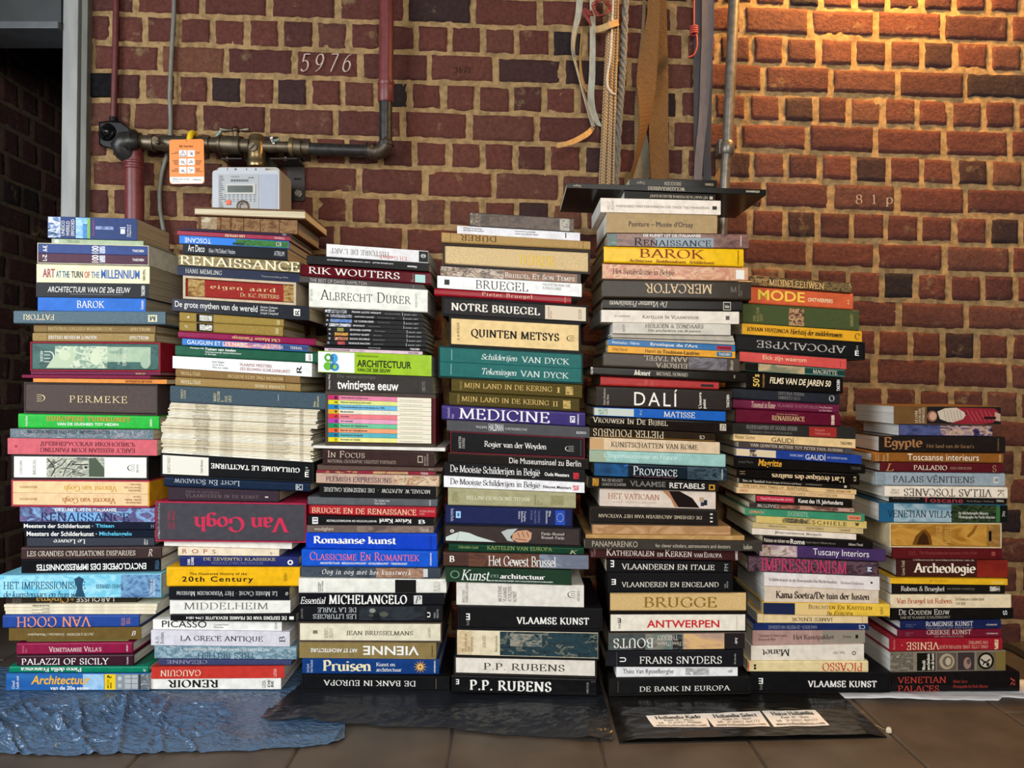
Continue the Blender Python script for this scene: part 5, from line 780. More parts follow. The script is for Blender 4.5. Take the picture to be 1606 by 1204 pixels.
for q in range(3):
    B('M', 957+q*2, 1150+q, 523+q*3, 526+q*4.6, 'b8b0a2', '', 'grey brochures', [], pages='w', dep=.2, group='thin grey brochures under the saints book', label='thin grey brochure under the greyish saints book, tallest stack', name='brochure')
B('P', 954, 1153, 531.4, 541, '2e70aa', 'blue paperback with red block', 'red-block blue paperback', [t("Erotique de l'Art", 1020, 1094, .2, .85, 'ece4d4', 'nb'), t('Mathesius - Néret', 960, 1003, .25, .7, 'd0d8dc', 'nb'), p(1123.6, 1148, 'b02038', .2, .85), t('TASCHEN', 1126, 1146, .35, .7, '2a1018', 'nb')], rough=.2)
B('P', 953.6, 1153, 541, 551, 'e6a22a', 'amber paperback with blue block', 'amber paperback', [t('Henri de', 1012, 1037, .25, .8, '4a3414', 'n'), t('Toulouse-Lautrec', 1039, 1097, .25, .8, '3a2810', 'nb'), t('Gilles Néret', 960, 984, .25, .7, '8a6420', 'n'), p(1124, 1148, '2a6a94', .15, .85), t('TASCHEN', 1127, 1145, .3, .7, 'e0d8c8', 'nb')], rough=.2)
B('H', 947, 1160, 552, 562, '4b4138', 'grey-brown jacket book, upside-down title', 'grey-brown jacket book', [i(1080, 1140, '4b4138 5a545c 7a7478 4b4138', 50), t('EUROPA\nAAN TAFEL', 1010, 1079, .08, .92, 'c8b8a4', 's', 180), t('Mercator', 1144, 1150, .12, .9, 'c8bca8', 'si', 90)], rough=.2)
B('H', 926, 1171, 574, 584, '1b1611', 'long thin black book, torn jacket', 'torn-jacket black book', [t('Monet', 994, 1020, .2, .78, 'e4dccc', 'sbi'), t('MICHAEL HOWARD', 1029.5, 1078.6, .3, .68, 'd0c4b0', 's'), i(926, 930, 'e0dcd4 1b1611 d0ccc4', 200), p(1151, 1153, '9a9084', .3, .6)], rough=.15, fwd=.008)
B('H', 942, 1127, 589, 598.2, 'b23230', 'brick red book, small black label', 'brick red book', [t('De\nVlaamse\nKunst', 999, 1025, .1, .85, 'd06a60', 's', 90), p(1099, 1119, '1a1210', .4, .72)], rough=.3)
B('H', 935.6, 1146.6, 604.4, 611.6, '231b16', 'large black book, tall white lettering', 'tall-lettered black book', [t('DALÍ', 994.7, 1062, .06, .86, 'f2ece2', 'nw'), t("L'oeuvre\npeint", 1095, 1108, .15, .9, 'ece4d8', 'nb', 90), t('TASCHEN', 1139, 1143.4, .22, .82, 'ece4d8', 'nb', 90), t('Robert Descharnes\nGilles Néret', 946, 955, .12, .88, 'c8bcac', 'n', 90)], rough=.3)
B('P', 932, 1138, 638, 645, '1d5eb6', 'blue paperback, pale picture at one end', 'pale-ended blue paperback', [p(932, 994, 'c8cfc4'), i(938, 953, '3a6a4c c8cfc4 4a8a60', 130, .05, .9), t('MATISSE', 1041, 1090, .2, .82, 'e8e4d8', 's'), t('V\nE', 1003, 1008, .15, .7, 'a8c0d8', 'n')], rough=.18)
B('H', 922.4, 1149, 651.2, 661, '1d1611', 'glossy black women-portrait book', 'glossy women book', [t('VROUWEN IN DE BIJBEL', 929.4, 1047, .08, .64, 'e6d8bc', 'sc'), p(1128.7, 1138.6, 'c8bca8', .2, .75), t('D', 1130, 1137.4, .28, .68, '2a221c', 'si')], rough=.12, fwd=.004)
B('P', 927.4, 1121.7, 669.4, 679.4, '2d2115', 'bronze-black book, upside-down capitals', 'bronze-black book', [t('PIETER POURBUS', 930, 1041, .08, .88, 'd6c6a4', 's', 180), t('CS', 1097, 1105, .3, .75, 'c8bca8', 'sb', 180), p(940, 1121, '9a6a28', .86, .93)], rough=.15)
B('P', 924.4, 1128.7, 684.6, 693, 'dcc2a0', 'tan-cream book of treasures', 'tan treasures book', [p(925, 947, 'c8a070'), t('KUNSTSCHATTEN VAN ROME', 958.5, 1094, .28, .72, '2c2018', 's')], rough=.3)
B('H', 924.4, 1138, 704.8, 712, '9cc6be', 'pale turquoise book', 'turquoise book', [i(925, 950, 'a8a880 9cb098 a8a880', 12), t("L'impressionnisme en France", 947, 1062, .18, .66, 'd8ece6', 's')], rough=.22, fwd=.003)
B('H', 930.6, 1141, 724.6, 733, '15212a', 'dark lavender-country photo book', 'dark lavender-country book', [i(932, 985, '1c5c98 24507a 1a3a5c 2c6cac', 30), i(1078, 1140, '15212a 2c3a44 4a5a64 15212a', 60), t('PROVENCE', 993, 1062, .16, .8, 'dfe4e4', 'sc'), t('KUNST · ARCHITECTUUR · LANDSCHAP', 994, 1060, .86, .93, 'a05a5a', 'n'), t('KÖNEMANN', 1131, 1134, .15, .85, 'c8d0d0', 'nb', 90)], rough=.2)
B('P', 922, 1126.7, 746.4, 755, '191714', 'black altarpiece book, grey-white capitals', 'black altarpiece book', [t('VLAAMSE', 988, 1044, .2, .72, '75706a', 'nb'), t('RETABELS', 1050, 1105.5, .24, .78, 'ddd6cc', 'nb'), t('RIA DE BOODT\nULRICH SCHÄFER', 944, 982, .12, .74, 'a8a098', 'n'), i(929, 939, '191714 c89030 191714', 160, .12, .8), p(1112, 1121.5, 'c89030', .3, .85), p(1114, 1119, '191714', .42, .72)], rough=.25)
B('P', 940.6, 1122.4, 765.2, 770.8, 'e0cebf', 'pale pink-white book with dark swoosh', 'swoosh book', [g('b07c58', (1039, .05), (1056, .05), (1080, .35), (1095, .95), (1058, .95), (1052, .5)), g('1c1210', (1049, .05), (1066, .05), (1086, .42), (1097, .95), (1064, .95), (1056, .5)), t('HET VATICAAN', 953.5, 1034, .26, .58, 'a8704a', 's'), t('ALLE SCHILDERIJEN', 961, 1028, .7, .82, 'b89a84', 'nw'), p(1097, 1104, 'b8a080', .35, .6), p(1104, 1109, '1c2438', .5, .8), p(1099, 1104, '2c3448', .62, .85)], pages='w', rough=.2)
B('S', 925, 1126.7, 793.4, 799.2, '', 'brown-black slipcase with upside-down title', 'brown-black slipcase', [], case='2b231d', wt=.0035, inset=.0008, vols=[('1d1713', 'brown-black spine of the secret archives slipcase', [t('DE GEHEIME ARCHIEVEN VAN HET VATICAAN', 938.6, 1101, .38, .64, 'd6c6a8', 's', 180), t('III', 1114, 1118, .15, .85, 'e0d8cc', 'n', 90)], 'P')])
B('P', 929.4, 1145.5, 821, 825, 'b98c5e', 'old tan paper-wrapped book', 'tan wrapped book', [i(932, 1145, 'b98c5e a87c50 c89c70 b48458', 30)], rough=.7, pages='b')
B('P', 918.7, 1167, 837.4, 839, 'c2985e', 'thin tan paper-covered book', 'thin tan book', [i(919, 1166, 'c2985e b08850 cca468', 30)], rough=.7, pages='b', fwd=.004)
B('P', 913, 1195, 843.6, 846.8, '3a342e', 'very long grey-black hand-lettered book', 'long hand-lettered book', [t('PANAMARENKO', 928.7, 1000, .14, .78, 'b8ac98', 'n'), t('for clever scholars, astronomers and doctors', 1028, 1145, .35, .8, 'c8bca8', 'n'), t('ludion', 1166, 1179, .3, .8, 'c8bca8', 'n')], rough=.4, fwd=.015, dep=.27)
B('H', 925, 1162, 858, 861.6, '3e1d1d', 'dark maroon cathedral book', 'maroon cathedral book', [t('KATHEDRALEN', 951, 1026, .12, .72, 'eadfd4', 'sc'), t('EN', 1030.5, 1040, .4, .72, 'eadfd4', 's'), t('KERKEN', 1043, 1085, .12, .72, 'eadfd4', 'sc'), t('VAN', 1088, 1102, .4, .72, 'eadfd4', 's'), t('EUROPA', 1104, 1132, .28, .72, 'eadfd4', 'sc'), t('LANNOO', 1153, 1157, .12, .88, W, 'nb', 90), t('ROLF\nTOMAN', 927, 934, .15, .85, 'a07c74', 's', 90)], rough=.25)
B('P', 951, 1149, 877, 881, '131214', 'black book of two regions, wide capitals', 'black wide-capitals book', [t('VLAANDEREN EN ITALIE', 974.8, 1120.5, .3, .78, 'ece6da', 's'), t('E', 957.5, 963, .05, .6, W, 'nb', 180), t('FM', 1136, 1142, .2, .85, 'a8a49c', 'n', 90)])
B('S', 953.6, 1149, 897, 898, '', 'plain black slipcase with silver capitals', 'silver-capital slipcase', [], case='141315', wt=.002, inset=.0006, vols=[('111012', 'black spine, silver capitals, in plain black slipcase', [t('VLAANDEREN EN ENGELAND', 974.8, 1127, .46, .76, 'ded8cc', 's'), t('E', 959, 966, .3, .62, W, 'nb', 180), t('FONDS\nMERCATOR', 1136, 1142, .42, .8, 'a8a49c', 'n', 90)], 'P')])
B('S', 955.3, 1171.6, 928.6, 927.8, '', 'black-edged slipcase with sand-coloured spine', 'sand-spined slipcase', [], case='191513', wt=.002, inset=.001, vols=[('d8b67c', 'sand-coloured cloth spine, brown capitals, in slipcase', [t('BRUGGE', 1010, 1124, .24, .8, '8a661f', 's')], 'C')])
B('S', 956, 1170.4, 962, 961.2, '', 'black-edged slipcase with red-lettered white spine', 'red-lettered slipcase', [], case='191513', wt=.002, inset=.001, vols=[('ece4d3', 'white spine with bold red capitals, in slipcase', [t('ANTWERPEN', 1014.6, 1128, .34, .8, 'cc2028', 'nb'), t('E', 968.5, 974, .22, .5, K, 'nb', 180), t('fonds', 969, 973.5, .55, .85, '3a3632', 'n', 90), p(1155, 1155.7, 'b8ac98', .05, .95)], 'P')])
B('H', 954.3, 1169, 992.2, 990.6, '5a5048', 'dusk-landscape painted book', 'dusk-landscape book', [i(955, 1015, '3a3834 4c5654 2c2a28', 30), i(1012, 1075, '4a6260 5a7470 8a8478 4a5a58', 35), i(1072, 1138, 'b09484 d0a880 dcb47c a88878', 22), p(1136, 1168, '241f20'), i(1055, 1070, '241f1c 241f1c 4a5a58', 60, .1, .95), t('BOUTS', 962, 1024.6, .28, .86, 'ece8e0', 's', 180), t('THIERRY', 1030, 1063, .12, .42, 'dcd4c8', 's', 180), t('C. Périer-D\'Ieteren', 1030, 1075, .5, .76, 'c8c0b4', 's', 180), t('ludy', 1152, 1157, .3, .7, W, 'si', -90)], rough=.2)
B('H', 949.8, 1166, 1019.8, 1017.4, '15151a', 'black hardback, spaced white capitals', 'spaced-capitals hardback', [t('FRANS SNYDERS', 1003, 1132, .34, .78, 'e8e6e2', 's'), p(967, 967.6, '5a5a60', .05, .95), t('U', 972, 982, .38, .66, W, 'nb', 90), t('Robels', 1151, 1154, .2, .8, 'a8a8a8', 's', 90)], rough=.18)
B('P', 966.8, 1156.7, 1045.6, 1046, 'efeeef', 'slim white book with reclining sketch', 'reclining-sketch book', [t('Théo Van Rysselberghe', 977, 1056, .24, .8, '34343c', 'n'), i(1075, 1112, 'efeeef 9a9a9a d8d8d8 5a5a5c', 90, .12, .85), t('till', 1142, 1148, .3, .6, '40404a', 'n')], pages='w')
B('S', 955.3, 1176.6, 1063.2, 1060.8, '', 'bottom black slipcase with brown-edged front', 'bottom black slipcase', [], case='1b1815', wt=.003, inset=.001, vols=[('131214', 'black bank-history spine in bottom slipcase, tallest stack', [t('DE BANK IN EUROPA', 1003, 1145.5, .5, .86, 'eae6de', 's'), p(969, 969.7, '6a5c48', .1, .9)], 'P')])
build_stack(1.716, (1091+.012*955, -.012), 'tallest stack', 5)

# ---------------------------------------------------------------- stack 6
B('P', 1174, 1337, 431.6, 443.7, '4a3622', 'ornate brown medieval book', 'ornate medieval book', [i(1174, 1336, '2c2016 6a4c28 3a2a1c a07a44 4a3622', 80), i(1292, 1336, '241a12 8a7048 241a12 c8a870', 110), t('AS VAN DE', 1176, 1203, .3, .7, 'c8a060', 's'), t('MIDDELEEUWEN', 1206, 1292, .22, .86, 'e2ba7a', 's')], rough=.25)
B('H', 1174, 1338, 448, 460, 'd25f3a', 'glossy orange fashion book', 'orange fashion book', [t('MODE', 1188.5, 1262, .14, .76, 'f2c648', 'nb'), t('ONTWERPERS', 1267, 1306, .44, .68, 'f0d8a8', 'nb'), t('A-Z', 1329, 1332, .4, .7, 'f0d8a8', 'n', 90)], rough=.2)
B('C', 1165, 1347, 474.8, 486, '47512d', 'thick moss-green cloth book', 'moss-green book', [i(1237, 1261, '2c2420 8a5a40 c8a070 3a2c24 6a4434', 110, .12, .95), t('DIE\nKULTUR\nZEIT', 1181, 1196, .15, .85, 'a89858', 's', 90), t('HARVEY', 1333, 1338, .2, .8, 'b0a060', 's', 90)])
B('P', 1163.6, 1352, 506.8, 519.4, 'e2a424', 'amber-yellow medieval paperback', 'amber-yellow paperback', [t('JOHAN HUIZINGA', 1171, 1237, .28, .72, '3a2408', 'sb'), t('Herfsttij der middeleeuwen', 1239, 1321, .2, .85, '3a2408', 'sbi'), t('C', 1341, 1348, .22, .8, '3a2408', 's')], rough=.3)
B('S', 1153.5, 1357, 523.4, 536.6, '', 'black slipcase with upside-down silver capitals', 'upside-down slipcase', [], case='121110', wt=.003, inset=.0008, vols=[('111011', 'black spine, silver upside-down capitals, in slipcase', [t('APOCALYPSE', 1187, 1327, .24, .76, 'b4aca4', 's', 180), t('E', 1341, 1347, .5, .85, W, 'nb'), t('fonds', 1342, 1346, .15, .45, 'a8a49c', 'n', 90)], 'P')])
B('P', 1160, 1327.4, 551, 562.8, 'd2504a', 'coral red paperback, cream title', 'coral red paperback', [t('Elck zijn waerom', 1196, 1264.6, .18, .76, 'f0d2a4', 'n'), p(1317, 1319, 'a8443e', .25, .8)], rough=.3)
B('P', 1168, 1325, 567.2, 579, '1d4038', 'dark green painter paperback', 'dark green paperback', [p(1168, 1189, '14110e'), i(1189, 1262, 'a89474 c0a880 8a8468 6a7460', 25), t('MAGRITTE', 1275, 1313, .25, .75, 'd8d0bc', 's'), p(1262, 1325, '8ab0a0', .1, .14), p(1262, 1325, '8ab0a0', .82, .86)], rough=.2)  # near-black left end is the dark recess's shade painted onto the spine
B('H', 1171, 1322, 582.2, 592, '15110f', 'black film-decade book, bold slanted title', 'film-decade book', [t('FILMS VAN DE JAREN 50', 1207, 1303, .24, .74, 'f0deba', 'nbi'), t("50's", 1180.6, 1191, .12, .86, 'e8c060', 'nb', 90), t('TASCHEN', 1196, 1199, .1, .9, 'c89848', 'n', 90), t('TASCHEN', 1312, 1317, .15, .85, W, 'nb', 90)], rough=.15, fwd=.004)
B('H', 1150, 1317, 608, 617, '24262d', 'blue-black book, small upside-down title', 'blue-black book', [t('HISTORIA PIERNA\nUMBERTO ECO', 1220.5, 1261.6, .1, .8, '8a8680', 's'), t('O', 1300, 1309, .2, .75, 'a8a49c', 'sb')], rough=.3)
B('H', 1150, 1315.7, 625.4, 634.6, '6a1d3d', 'plum book, script title', 'plum book', [t('Tussenuit in Rome', 1178.6, 1216, .12, .8, 'e0b8a8', 'si'), t('VLAAMSE VOETSPOREN', 1219, 1282, .25, .6, 'a86a78', 's'), t('Frans Boenders\nLuc Devoldere', 1284, 1305, .25, .85, 'd8a8a8', 'n')], rough=.25)
B('H', 1153.7, 1318, 640.6, 648.4, '5e1129', 'crimson book, gold capitals', 'crimson book', [t('RENAISSANCE', 1210.5, 1261.6, .36, .72, 'e2c08a', 's'), t('De kunst van de Italiaanse', 1218, 1252, .18, .28, 'c89878', 's'), i(1304, 1309, '5e1129 e0c8b0 5e1129', 260, .15, .9)], rough=.25)
B('P', 1150, 1342, 662.6, 669.8, '2a2724', 'charcoal book with red block', 'charcoal red-block book', [p(1269, 1312, '9c2c26', .08, .98), t('BOODSCHAPPERS UIT HOGERE SFEREN', 1170.6, 1250, .15, .5, '9a948c', 's'), t('Tibetaanse cultuur van de monniken', 1175, 1242, .6, .85, '6a645c', 's'), t('Museum\nVolkenkunde', 1278, 1302, .25, .75, 'd08478', 'n')], rough=.3)
B('P', 1150, 1342, 680, 688.4, 'e8c68e', 'cream-yellow architect paperback', 'cream-yellow paperback', [t('GAUDÍ', 1209.7, 1245, .1, .88, '4a3c34', 'n'), t('Rainer Zerbst', 1153, 1184, .15, .65, '7a6448', 'n'), t('TASCHEN', 1318, 1336, .35, .68, '5a4634', 'nb')], rough=.25)
B('P', 1158, 1336.5, 691.5, 703, '4a3d39', 'taupe exhibition paperback', 'taupe exhibition book', [t('VAN QUINTEN METSIJS TOT PETER PAUL RUBENS', 1176.6, 1321.5, .2, .78, 'dccab4', 's'), p(1325, 1336, '4a4a4c')], rough=.3)
B('P', 1154.7, 1350.8, 701.6, 713.2, '233d8c', 'navy book with cream portrait end', 'navy portrait book', [p(1155, 1217, 'dcc8a4'), i(1176, 1187, '2c2424 5a4a48 dcc8a4', 90, .1, .9), t('GAUDÍ', 1263, 1294.5, .1, .85, 'eae6de', 'n'), t('RAINER ZERBST', 1239, 1260, .35, .6, 'c0c8dc', 'n'), t('HET COMPLETE OEUVRE', 1297, 1328, .38, .6, 'c0c8dc', 'n')], rough=.2)
B('H', 1152, 1356.6, 714.8, 728, '14110f', 'black book, yellow handwritten title', 'yellow-script black book', [t('Magritte', 1189, 1226, .12, .8, 'e0a030', 'nbi'), t('Jacques Meuris', 1158, 1181, .3, .6, '5a544c', 'n'), t('TASCHEN', 1334, 1350, .3, .6, '5a544c', 'n')], rough=.2)
B('H', 1155.6, 1348.4, 734.6, 743, '120f0d', 'black book, gold upside-down script', 'gold-script black book', [t("L'art érotique des maîtres", 1210, 1324.6, .22, .86, 'dfc49a', 'sb', 180), t('B', 1339, 1343, .2, .7, 'c8b088', 's', -90), t('H', 1160, 1168, .2, .6, '9a7c50', 's', -90)], rough=.15)
B('P', 1159, 1333.8, 749, 760, '17130f', 'thin black antiquity paperback', 'antiquity paperback', [t('Sex or Symbol?', 1164.7, 1199, .18, .8, 'd8ccb8', 's'), t('Erotic Images of Greece and Rome', 1201, 1257, .28, .75, 'b8ac98', 'sb'), t('CATHERINE JOHNS', 1263, 1289, .32, .65, 'a89c88', 'n'), p(1324, 1328, 'c8bca8', .2, .7)], rough=.3)
B('P', 1158.3, 1343, 757.2, 768, 'e0ba82', 'thin buff artist-life book, upper', 'upper buff book', [t('THE LIFE AND TIMES OF', 1164.7, 1229, .25, .8, '6a4a28', 's'), t('RAPHAEL', 1234.7, 1267, .15, .85, '6a4a28', 's'), t('PAUL HAMLYN', 1296, 1334, .25, .75, '6a4a28', 's')], rough=.4)
B('P', 1155, 1341, 764, 775.6, 'e2be8e', 'thin buff book, upside-down faint title', 'faint-title buff book', [t('MICHELANGELO · RAPHAEL · VATICAN', 1206, 1313, .22, .78, 'b88a5c', 's', 180), t('HAMLYN', 1160, 1172, .3, .7, 'c87c40', 's')], rough=.4)
B('P', 1184.8, 1336.5, 775, 783, '17130f', 'black book with crimson strip', 'crimson-strip book', [p(1186, 1245.5, 'bc2c48', .1, .75), t('Visual Encyclopedia of Art', 1192, 1243, .25, .62, 'e8a8a0', 'nb'), t('Kunst des 19. Jahrhunderts', 1252, 1322, .2, .86, 'ece4d8', 'nb')], rough=.3)
B('P', 1174.8, 1341.7, 787.8, 796.4, '6a4c40', 'brown book with patchwork pictures', 'patchwork book', [p(1175, 1218, '3a3030'), i(1216, 1340, '8a5c48 c89c84 5a3c34 a87460', 45), t('BASTOW', 1186.7, 1216, .15, .8, 'd8ccc0', 's', 180), t('Benedikt', 1314, 1332, .25, .75, 'e0b8b0', 'n', 180)], rough=.25)
B('P', 1168.4, 1356, 796.2, 806, '3d8c69', 'sea-green paperback with orange label', 'sea-green paperback', [p(1329, 1350, 'e0906a', .22, .88), t('TASCHEN', 1331, 1348, .4, .72, '8a2c20', 'nb'), t('JUGENDSTIL', 1235, 1268, .12, .9, 'a8c8ac', 's'), t('LEMBACH', 1175, 1198, .25, .68, 'd89c70', 'nb')], rough=.22)
B('P', 1185.7, 1359.7, 808.2, 818, 'd8bd70', 'straw-yellow painter paperback', 'straw-yellow paperback', [i(1230, 1272, 'd8bd70 4a4438 8a7c58 d8bd70', 60, .0, .8), t('EGON SCHIELE', 1227, 1328, .22, .8, '5c4c2c', 'nw'), t('w', 1341, 1348, .2, .7, '4a3c20', 'sb')], rough=.3)
B('P', 1180.3, 1354, 819.2, 829, 'cab380', 'thin beige painter paperback', 'thin beige paperback', [t('Alessandra Comini', 1206, 1233, .3, .68, '7a6844', 'n'), t('EGON SCHIELE', 1265, 1292, .3, .68, '7a6844', 'n'), t('Landshoff', 1319, 1333, .3, .68, '7a6844', 'n')], rough=.4)
B('P', 1179.7, 1342.6, 828, 837.4, 'eadbcb', 'pinkish-white paperback, plain black title', 'pinkish-white paperback', [t('Jheronimus Bosch', 1215, 1288, .24, .76, '241c18', 'n')], rough=.25)
B('P', 1196, 1369, 839, 848, '141110', 'black Italian-gardens book', 'black gardens book', [t('Paleizen en tuinen van', 1198, 1238, .25, .75, 'c8bcb0', 'nb'), t('Rome', 1239.5, 1262, .2, .85, 'e6dcd0', 'nb'), t('Sophie Bajard / Raffaello Bencini', 1264, 1310, .4, .72, '8a8078', 'n'), t('Editions / Terrail', 1331, 1353, .35, .68, 'c8bcb0', 'nb')], rough=.3)
B('H', 1190, 1389.5, 851.4, 861, '47315e', 'purple interiors book with pale picture', 'purple interiors book', [i(1191, 1250, 'cdb8a8 a88c94 d8c8bc 6a3038', 35), i(1194, 1209, '5a2430 cdb8a8 5a2430', 70), t('Tuscany Interiors', 1275, 1363, .16, .84, 'eae4e8', 'n')], rough=.2)
B('H', 1173, 1378, 870.6, 880.4, '37262f', 'dark jacket book, tall magenta capitals', 'magenta-capitals book', [i(1174, 1376, '2a1c24 4a343e 6a5058 37262f 8a747c', 55), t('IMPRESSIONISM', 1194, 1328, .06, .92, 'cc3468', 's'), p(1359, 1368, '2c3458', .3, .75), t('M', 1360, 1367, .36, .7, 'dcdce0', 'sb', -90)], rough=.18, fwd=.003)
B('P', 1198.8, 1379, 896.6, 903.6, 'e8dfdb', 'pale lilac-white paintings book', 'lilac-white book', [t('Schilderkunst in de Bourgondische Nederlanden', 1206, 1312, .38, .68, '6a5a58', 's'), t('Bernhard Ridderbos', 1318, 1354, .42, .64, '8a7a78', 's'), p(1365, 1368, '1a1616', .38, .52)], pages='w')
B('P', 1198.8, 1378, 918.2, 925.2, 'dcc9b2', 'beige novel with bold two-part title', 'beige novel', [t('Kama Soetra/De tuin der lusten', 1217, 1363, .24, .78, '2c221c', 'sb')], pages='w', rough=.3)
B('H', 1197, 1395, 943.2, 946, 'efc446', 'yellow castles book with navy end', 'yellow castles book', [p(1197, 1247, '1d2749'), p(1247, 1300, 'e6c684'), t('BURCHTEN EN KASTELEN', 1268, 1367, .12, .48, '5a3c18', 'sc'), t('IN EUROPA', 1296, 1337, .6, .96, '5a3c18', 'sci'), t('REBO', 1380, 1384, .25, .8, '3a2808', 's', 90)], rough=.2, pages='w')
B('P', 1188, 1361, 963.4, 966, 'e7cd9b', 'buff painter monograph, upside-down title', 'buff monograph', [t('JAMES ENSOR', 1241, 1306, .25, .78, '4c3c2c', 's', 180), p(1197, 1197.6, 'b89c6c'), p(1352, 1352.6, 'b89c6c')], pages='w')
B('P', 1181, 1363, 977.6, 978.4, '1d2c5e', 'navy paperback, narrow upside-down title', 'navy narrow-title paperback', [t('HANS BOSCH - DE MEESTER VAN GODSHUIS', 1205, 1281, .28, .8, '8a90a8', 'n', 180), t('CS', 1347, 1357, .2, .85, 'd0d4dc', 'n', 180)], pages='w', rough=.25)
B('P', 1180, 1357, 988.5, 988.8, 'b08e85', 'dusty rose paperback box', 'dusty rose paperback', [i(1290, 1357, '9c8a80 8c8878 a08c84', 15), t('Het Kunstpakket', 1244, 1308, .3, .74, '3a2c2c', 's'), t('Christopher & Helen Frayling\nRon van der Meer', 1189, 1234, .25, .7, '6a5050', 's'), t('De Brink', 1322, 1335, .38, .58, '4a3c3c', 's'), p(1342, 1346, '1c1616', .34, .62), p(1271, 1271.7, 'd8b8ac', 0, 1)], pages='w')
B('P', 1178, 1355, 1012, 1009.4, 'e7ddcd', 'thick ivory exhibition paperback', 'thick ivory paperback', [t('Manet', 1195, 1238.6, .24, .72, '2a2420', 's', 180), t('Paris, 1983', 1306, 1325, .4, .62, '9a8e80', 's', 180), t('O', 1336, 1342, .42, .68, '1c1814', 'nb')], pages='w')
B('H', 1173, 1361.6, 1035.2, 1034.8, 'e7d39f', 'cream book, red upside-down capitals', 'red-capitals cream book', [t('PICASSO', 1289.5, 1352, .14, .88, 'cc3024', 's', 180), p(1173, 1175, 'c8402c'), t('M', 1182, 1186, .3, .75, '2a2018', 'nb', 90)], pages='w', fwd=.004)
B('S', 1177, 1396, 1052.8, 1053.8, '', 'bottom black slipcase of the stack beside shortest', 'bottom black slipcase', [], case='151416', wt=.003, inset=.001, label='black slipcase at the bottom of the stack beside shortest', vols=[('111012', 'black spine, bold capitals, in bottom slipcase beside shortest stack', [t('VLAAMSE KUNST', 1267, 1375, .42, .8, 'eeeae4', 'sb'), t('E', 1190, 1197, .3, .62, W, 'nb', 180), t('fonds', 1191, 1196, .66, .95, '8a8888', 'n', 90)], 'P')])
build_stack(1.734, (1086.6, 0.0), 'stack beside shortest', 6)

# ---------------------------------------------------------------- stack 7, the shortest
B('P', 1401.7, 1570, 636, 636.8, '6c4c29', 'thick brown book with red-robed statue', 'red-robed statue book', [p(1453.6, 1570, '1e1a1c'), el('8a5a48', 1462, .55, 8, .3), el('c89a80', 1463, .55, 5.5, .22), g('c8b8a4', (1470, .3), (1482, .12), (1500, .08), (1512, .3), (1516, .6), (1504, .9), (1486, .85), (1474, .7)), *[ln('8a7c6c', .7, (1480+k*5, .2+.05*(k % 2)), (1484+k*5, .82)) for k in range(6)], g('8c2430', (1500, .08), (1530, .1), (1560, .12), (1566, .3), (1558, .88), (1540, .95), (1512, .95), (1490, .92), (1510, .7), (1516, .4)), *[ln('c06068', .7, (1516+k*7, .2+.04*(k % 3)), (1526+k*6.5, .8)) for k in range(6)], g('b89a84', (1560, .3), (1569, .4), (1569, .8), (1560, .75)), t("LE LIVRE\nD'OR DES\nSYMBOLES", 1435, 1450, .08, .92, 'dccab0', 'n', 90), p(1543, 1562, '1c1414', .55, .68)], pages='w', fwd=0)
B('P', 1410, 1556.4, 665, 666.8, '2f3358', 'indigo painted-face paperback', 'indigo paperback', [i(1411, 1475, '2f3358 545a86 3c4068', 40), i(1475, 1556, '2c2c50 8a7480 c8a48c 3a3458 1c1c34', 50)], pages='w', rough=.2)
B('H', 1380, 1576, 683, 684.6, '221b18', 'thick black-brown pharaoh book', 'black-brown pharaoh book', [t('Egypte', 1387, 1447, .08, .86, '9c6c42', 'sb'), t("Het land van de farao's", 1453, 1527, .48, .72, '7c5c3c', 'sb'), t('KÖNEMANN', 1563, 1566, .12, .85, '7c5c3c', 'nb', 90)], rough=.2, pages='w')
B('H', 1368.4, 1573, 709.2, 710.8, '8b5622', 'caramel brown interiors book', 'caramel book', [t('Toscaanse interieurs', 1423.5, 1534.6, .1, .78, 'efe2cc', 'n'), t('Elizabeth\nHelman', 1373, 1379, .12, .9, 'd0a870', 'n', 90), t('Paolo\nRinaldi', 1384, 1394, .12, .9, 'd0a870', 'n', 90), t('TASCHEN', 1566, 1569, .12, .9, 'd8b888', 'nb', 90)], rough=.25, pages='w')
B('H', 1381.5, 1572, 724.6, 726.6, '58181f', 'wine red villa book', 'wine red book', [t('PALLADIO', 1433, 1485, .25, .75, 'e6d6c2', 's'), t('HUIS GENOEGEN', 1490, 1523, .4, .66, 'b08878', 's'), t('L', 1389, 1402, .12, .9, 'b08050', 'si'), t('S', 1556, 1562, .15, .9, 'a07858', 's')], rough=.25, pages='w')
B('H', 1372.6, 1577, 740, 742.2, '98a5ad', 'pale blue-grey palace book', 'blue-grey palace book', [t('PALAIS VÊNITIENS', 1400, 1528, .14, .76, '3c3c42', 's'), p(1559, 1567, 'e4e2dc', .3, .72), t('III', 1560.5, 1566, .36, .66, '202020', 'nb'), i(1374, 1388, '98a5ad 7c8a92 98a5ad', 160)], rough=.18, pages='w')
B('H', 1387, 1581, 761.4, 763.6, 'ecdecb', 'cream-white villa book, upside-down title', 'cream villa book', [t('VILLAS TOSCANES', 1417, 1556, .18, .88, '4a423c', 's', 180), t('HAROLD\nACTON', 1396, 1410, .25, .7, '9a8c7c', 's', 180), t('K', 1565, 1575, .2, .85, '8a7c6c', 's', -90)], rough=.22, pages='w', fwd=.003)
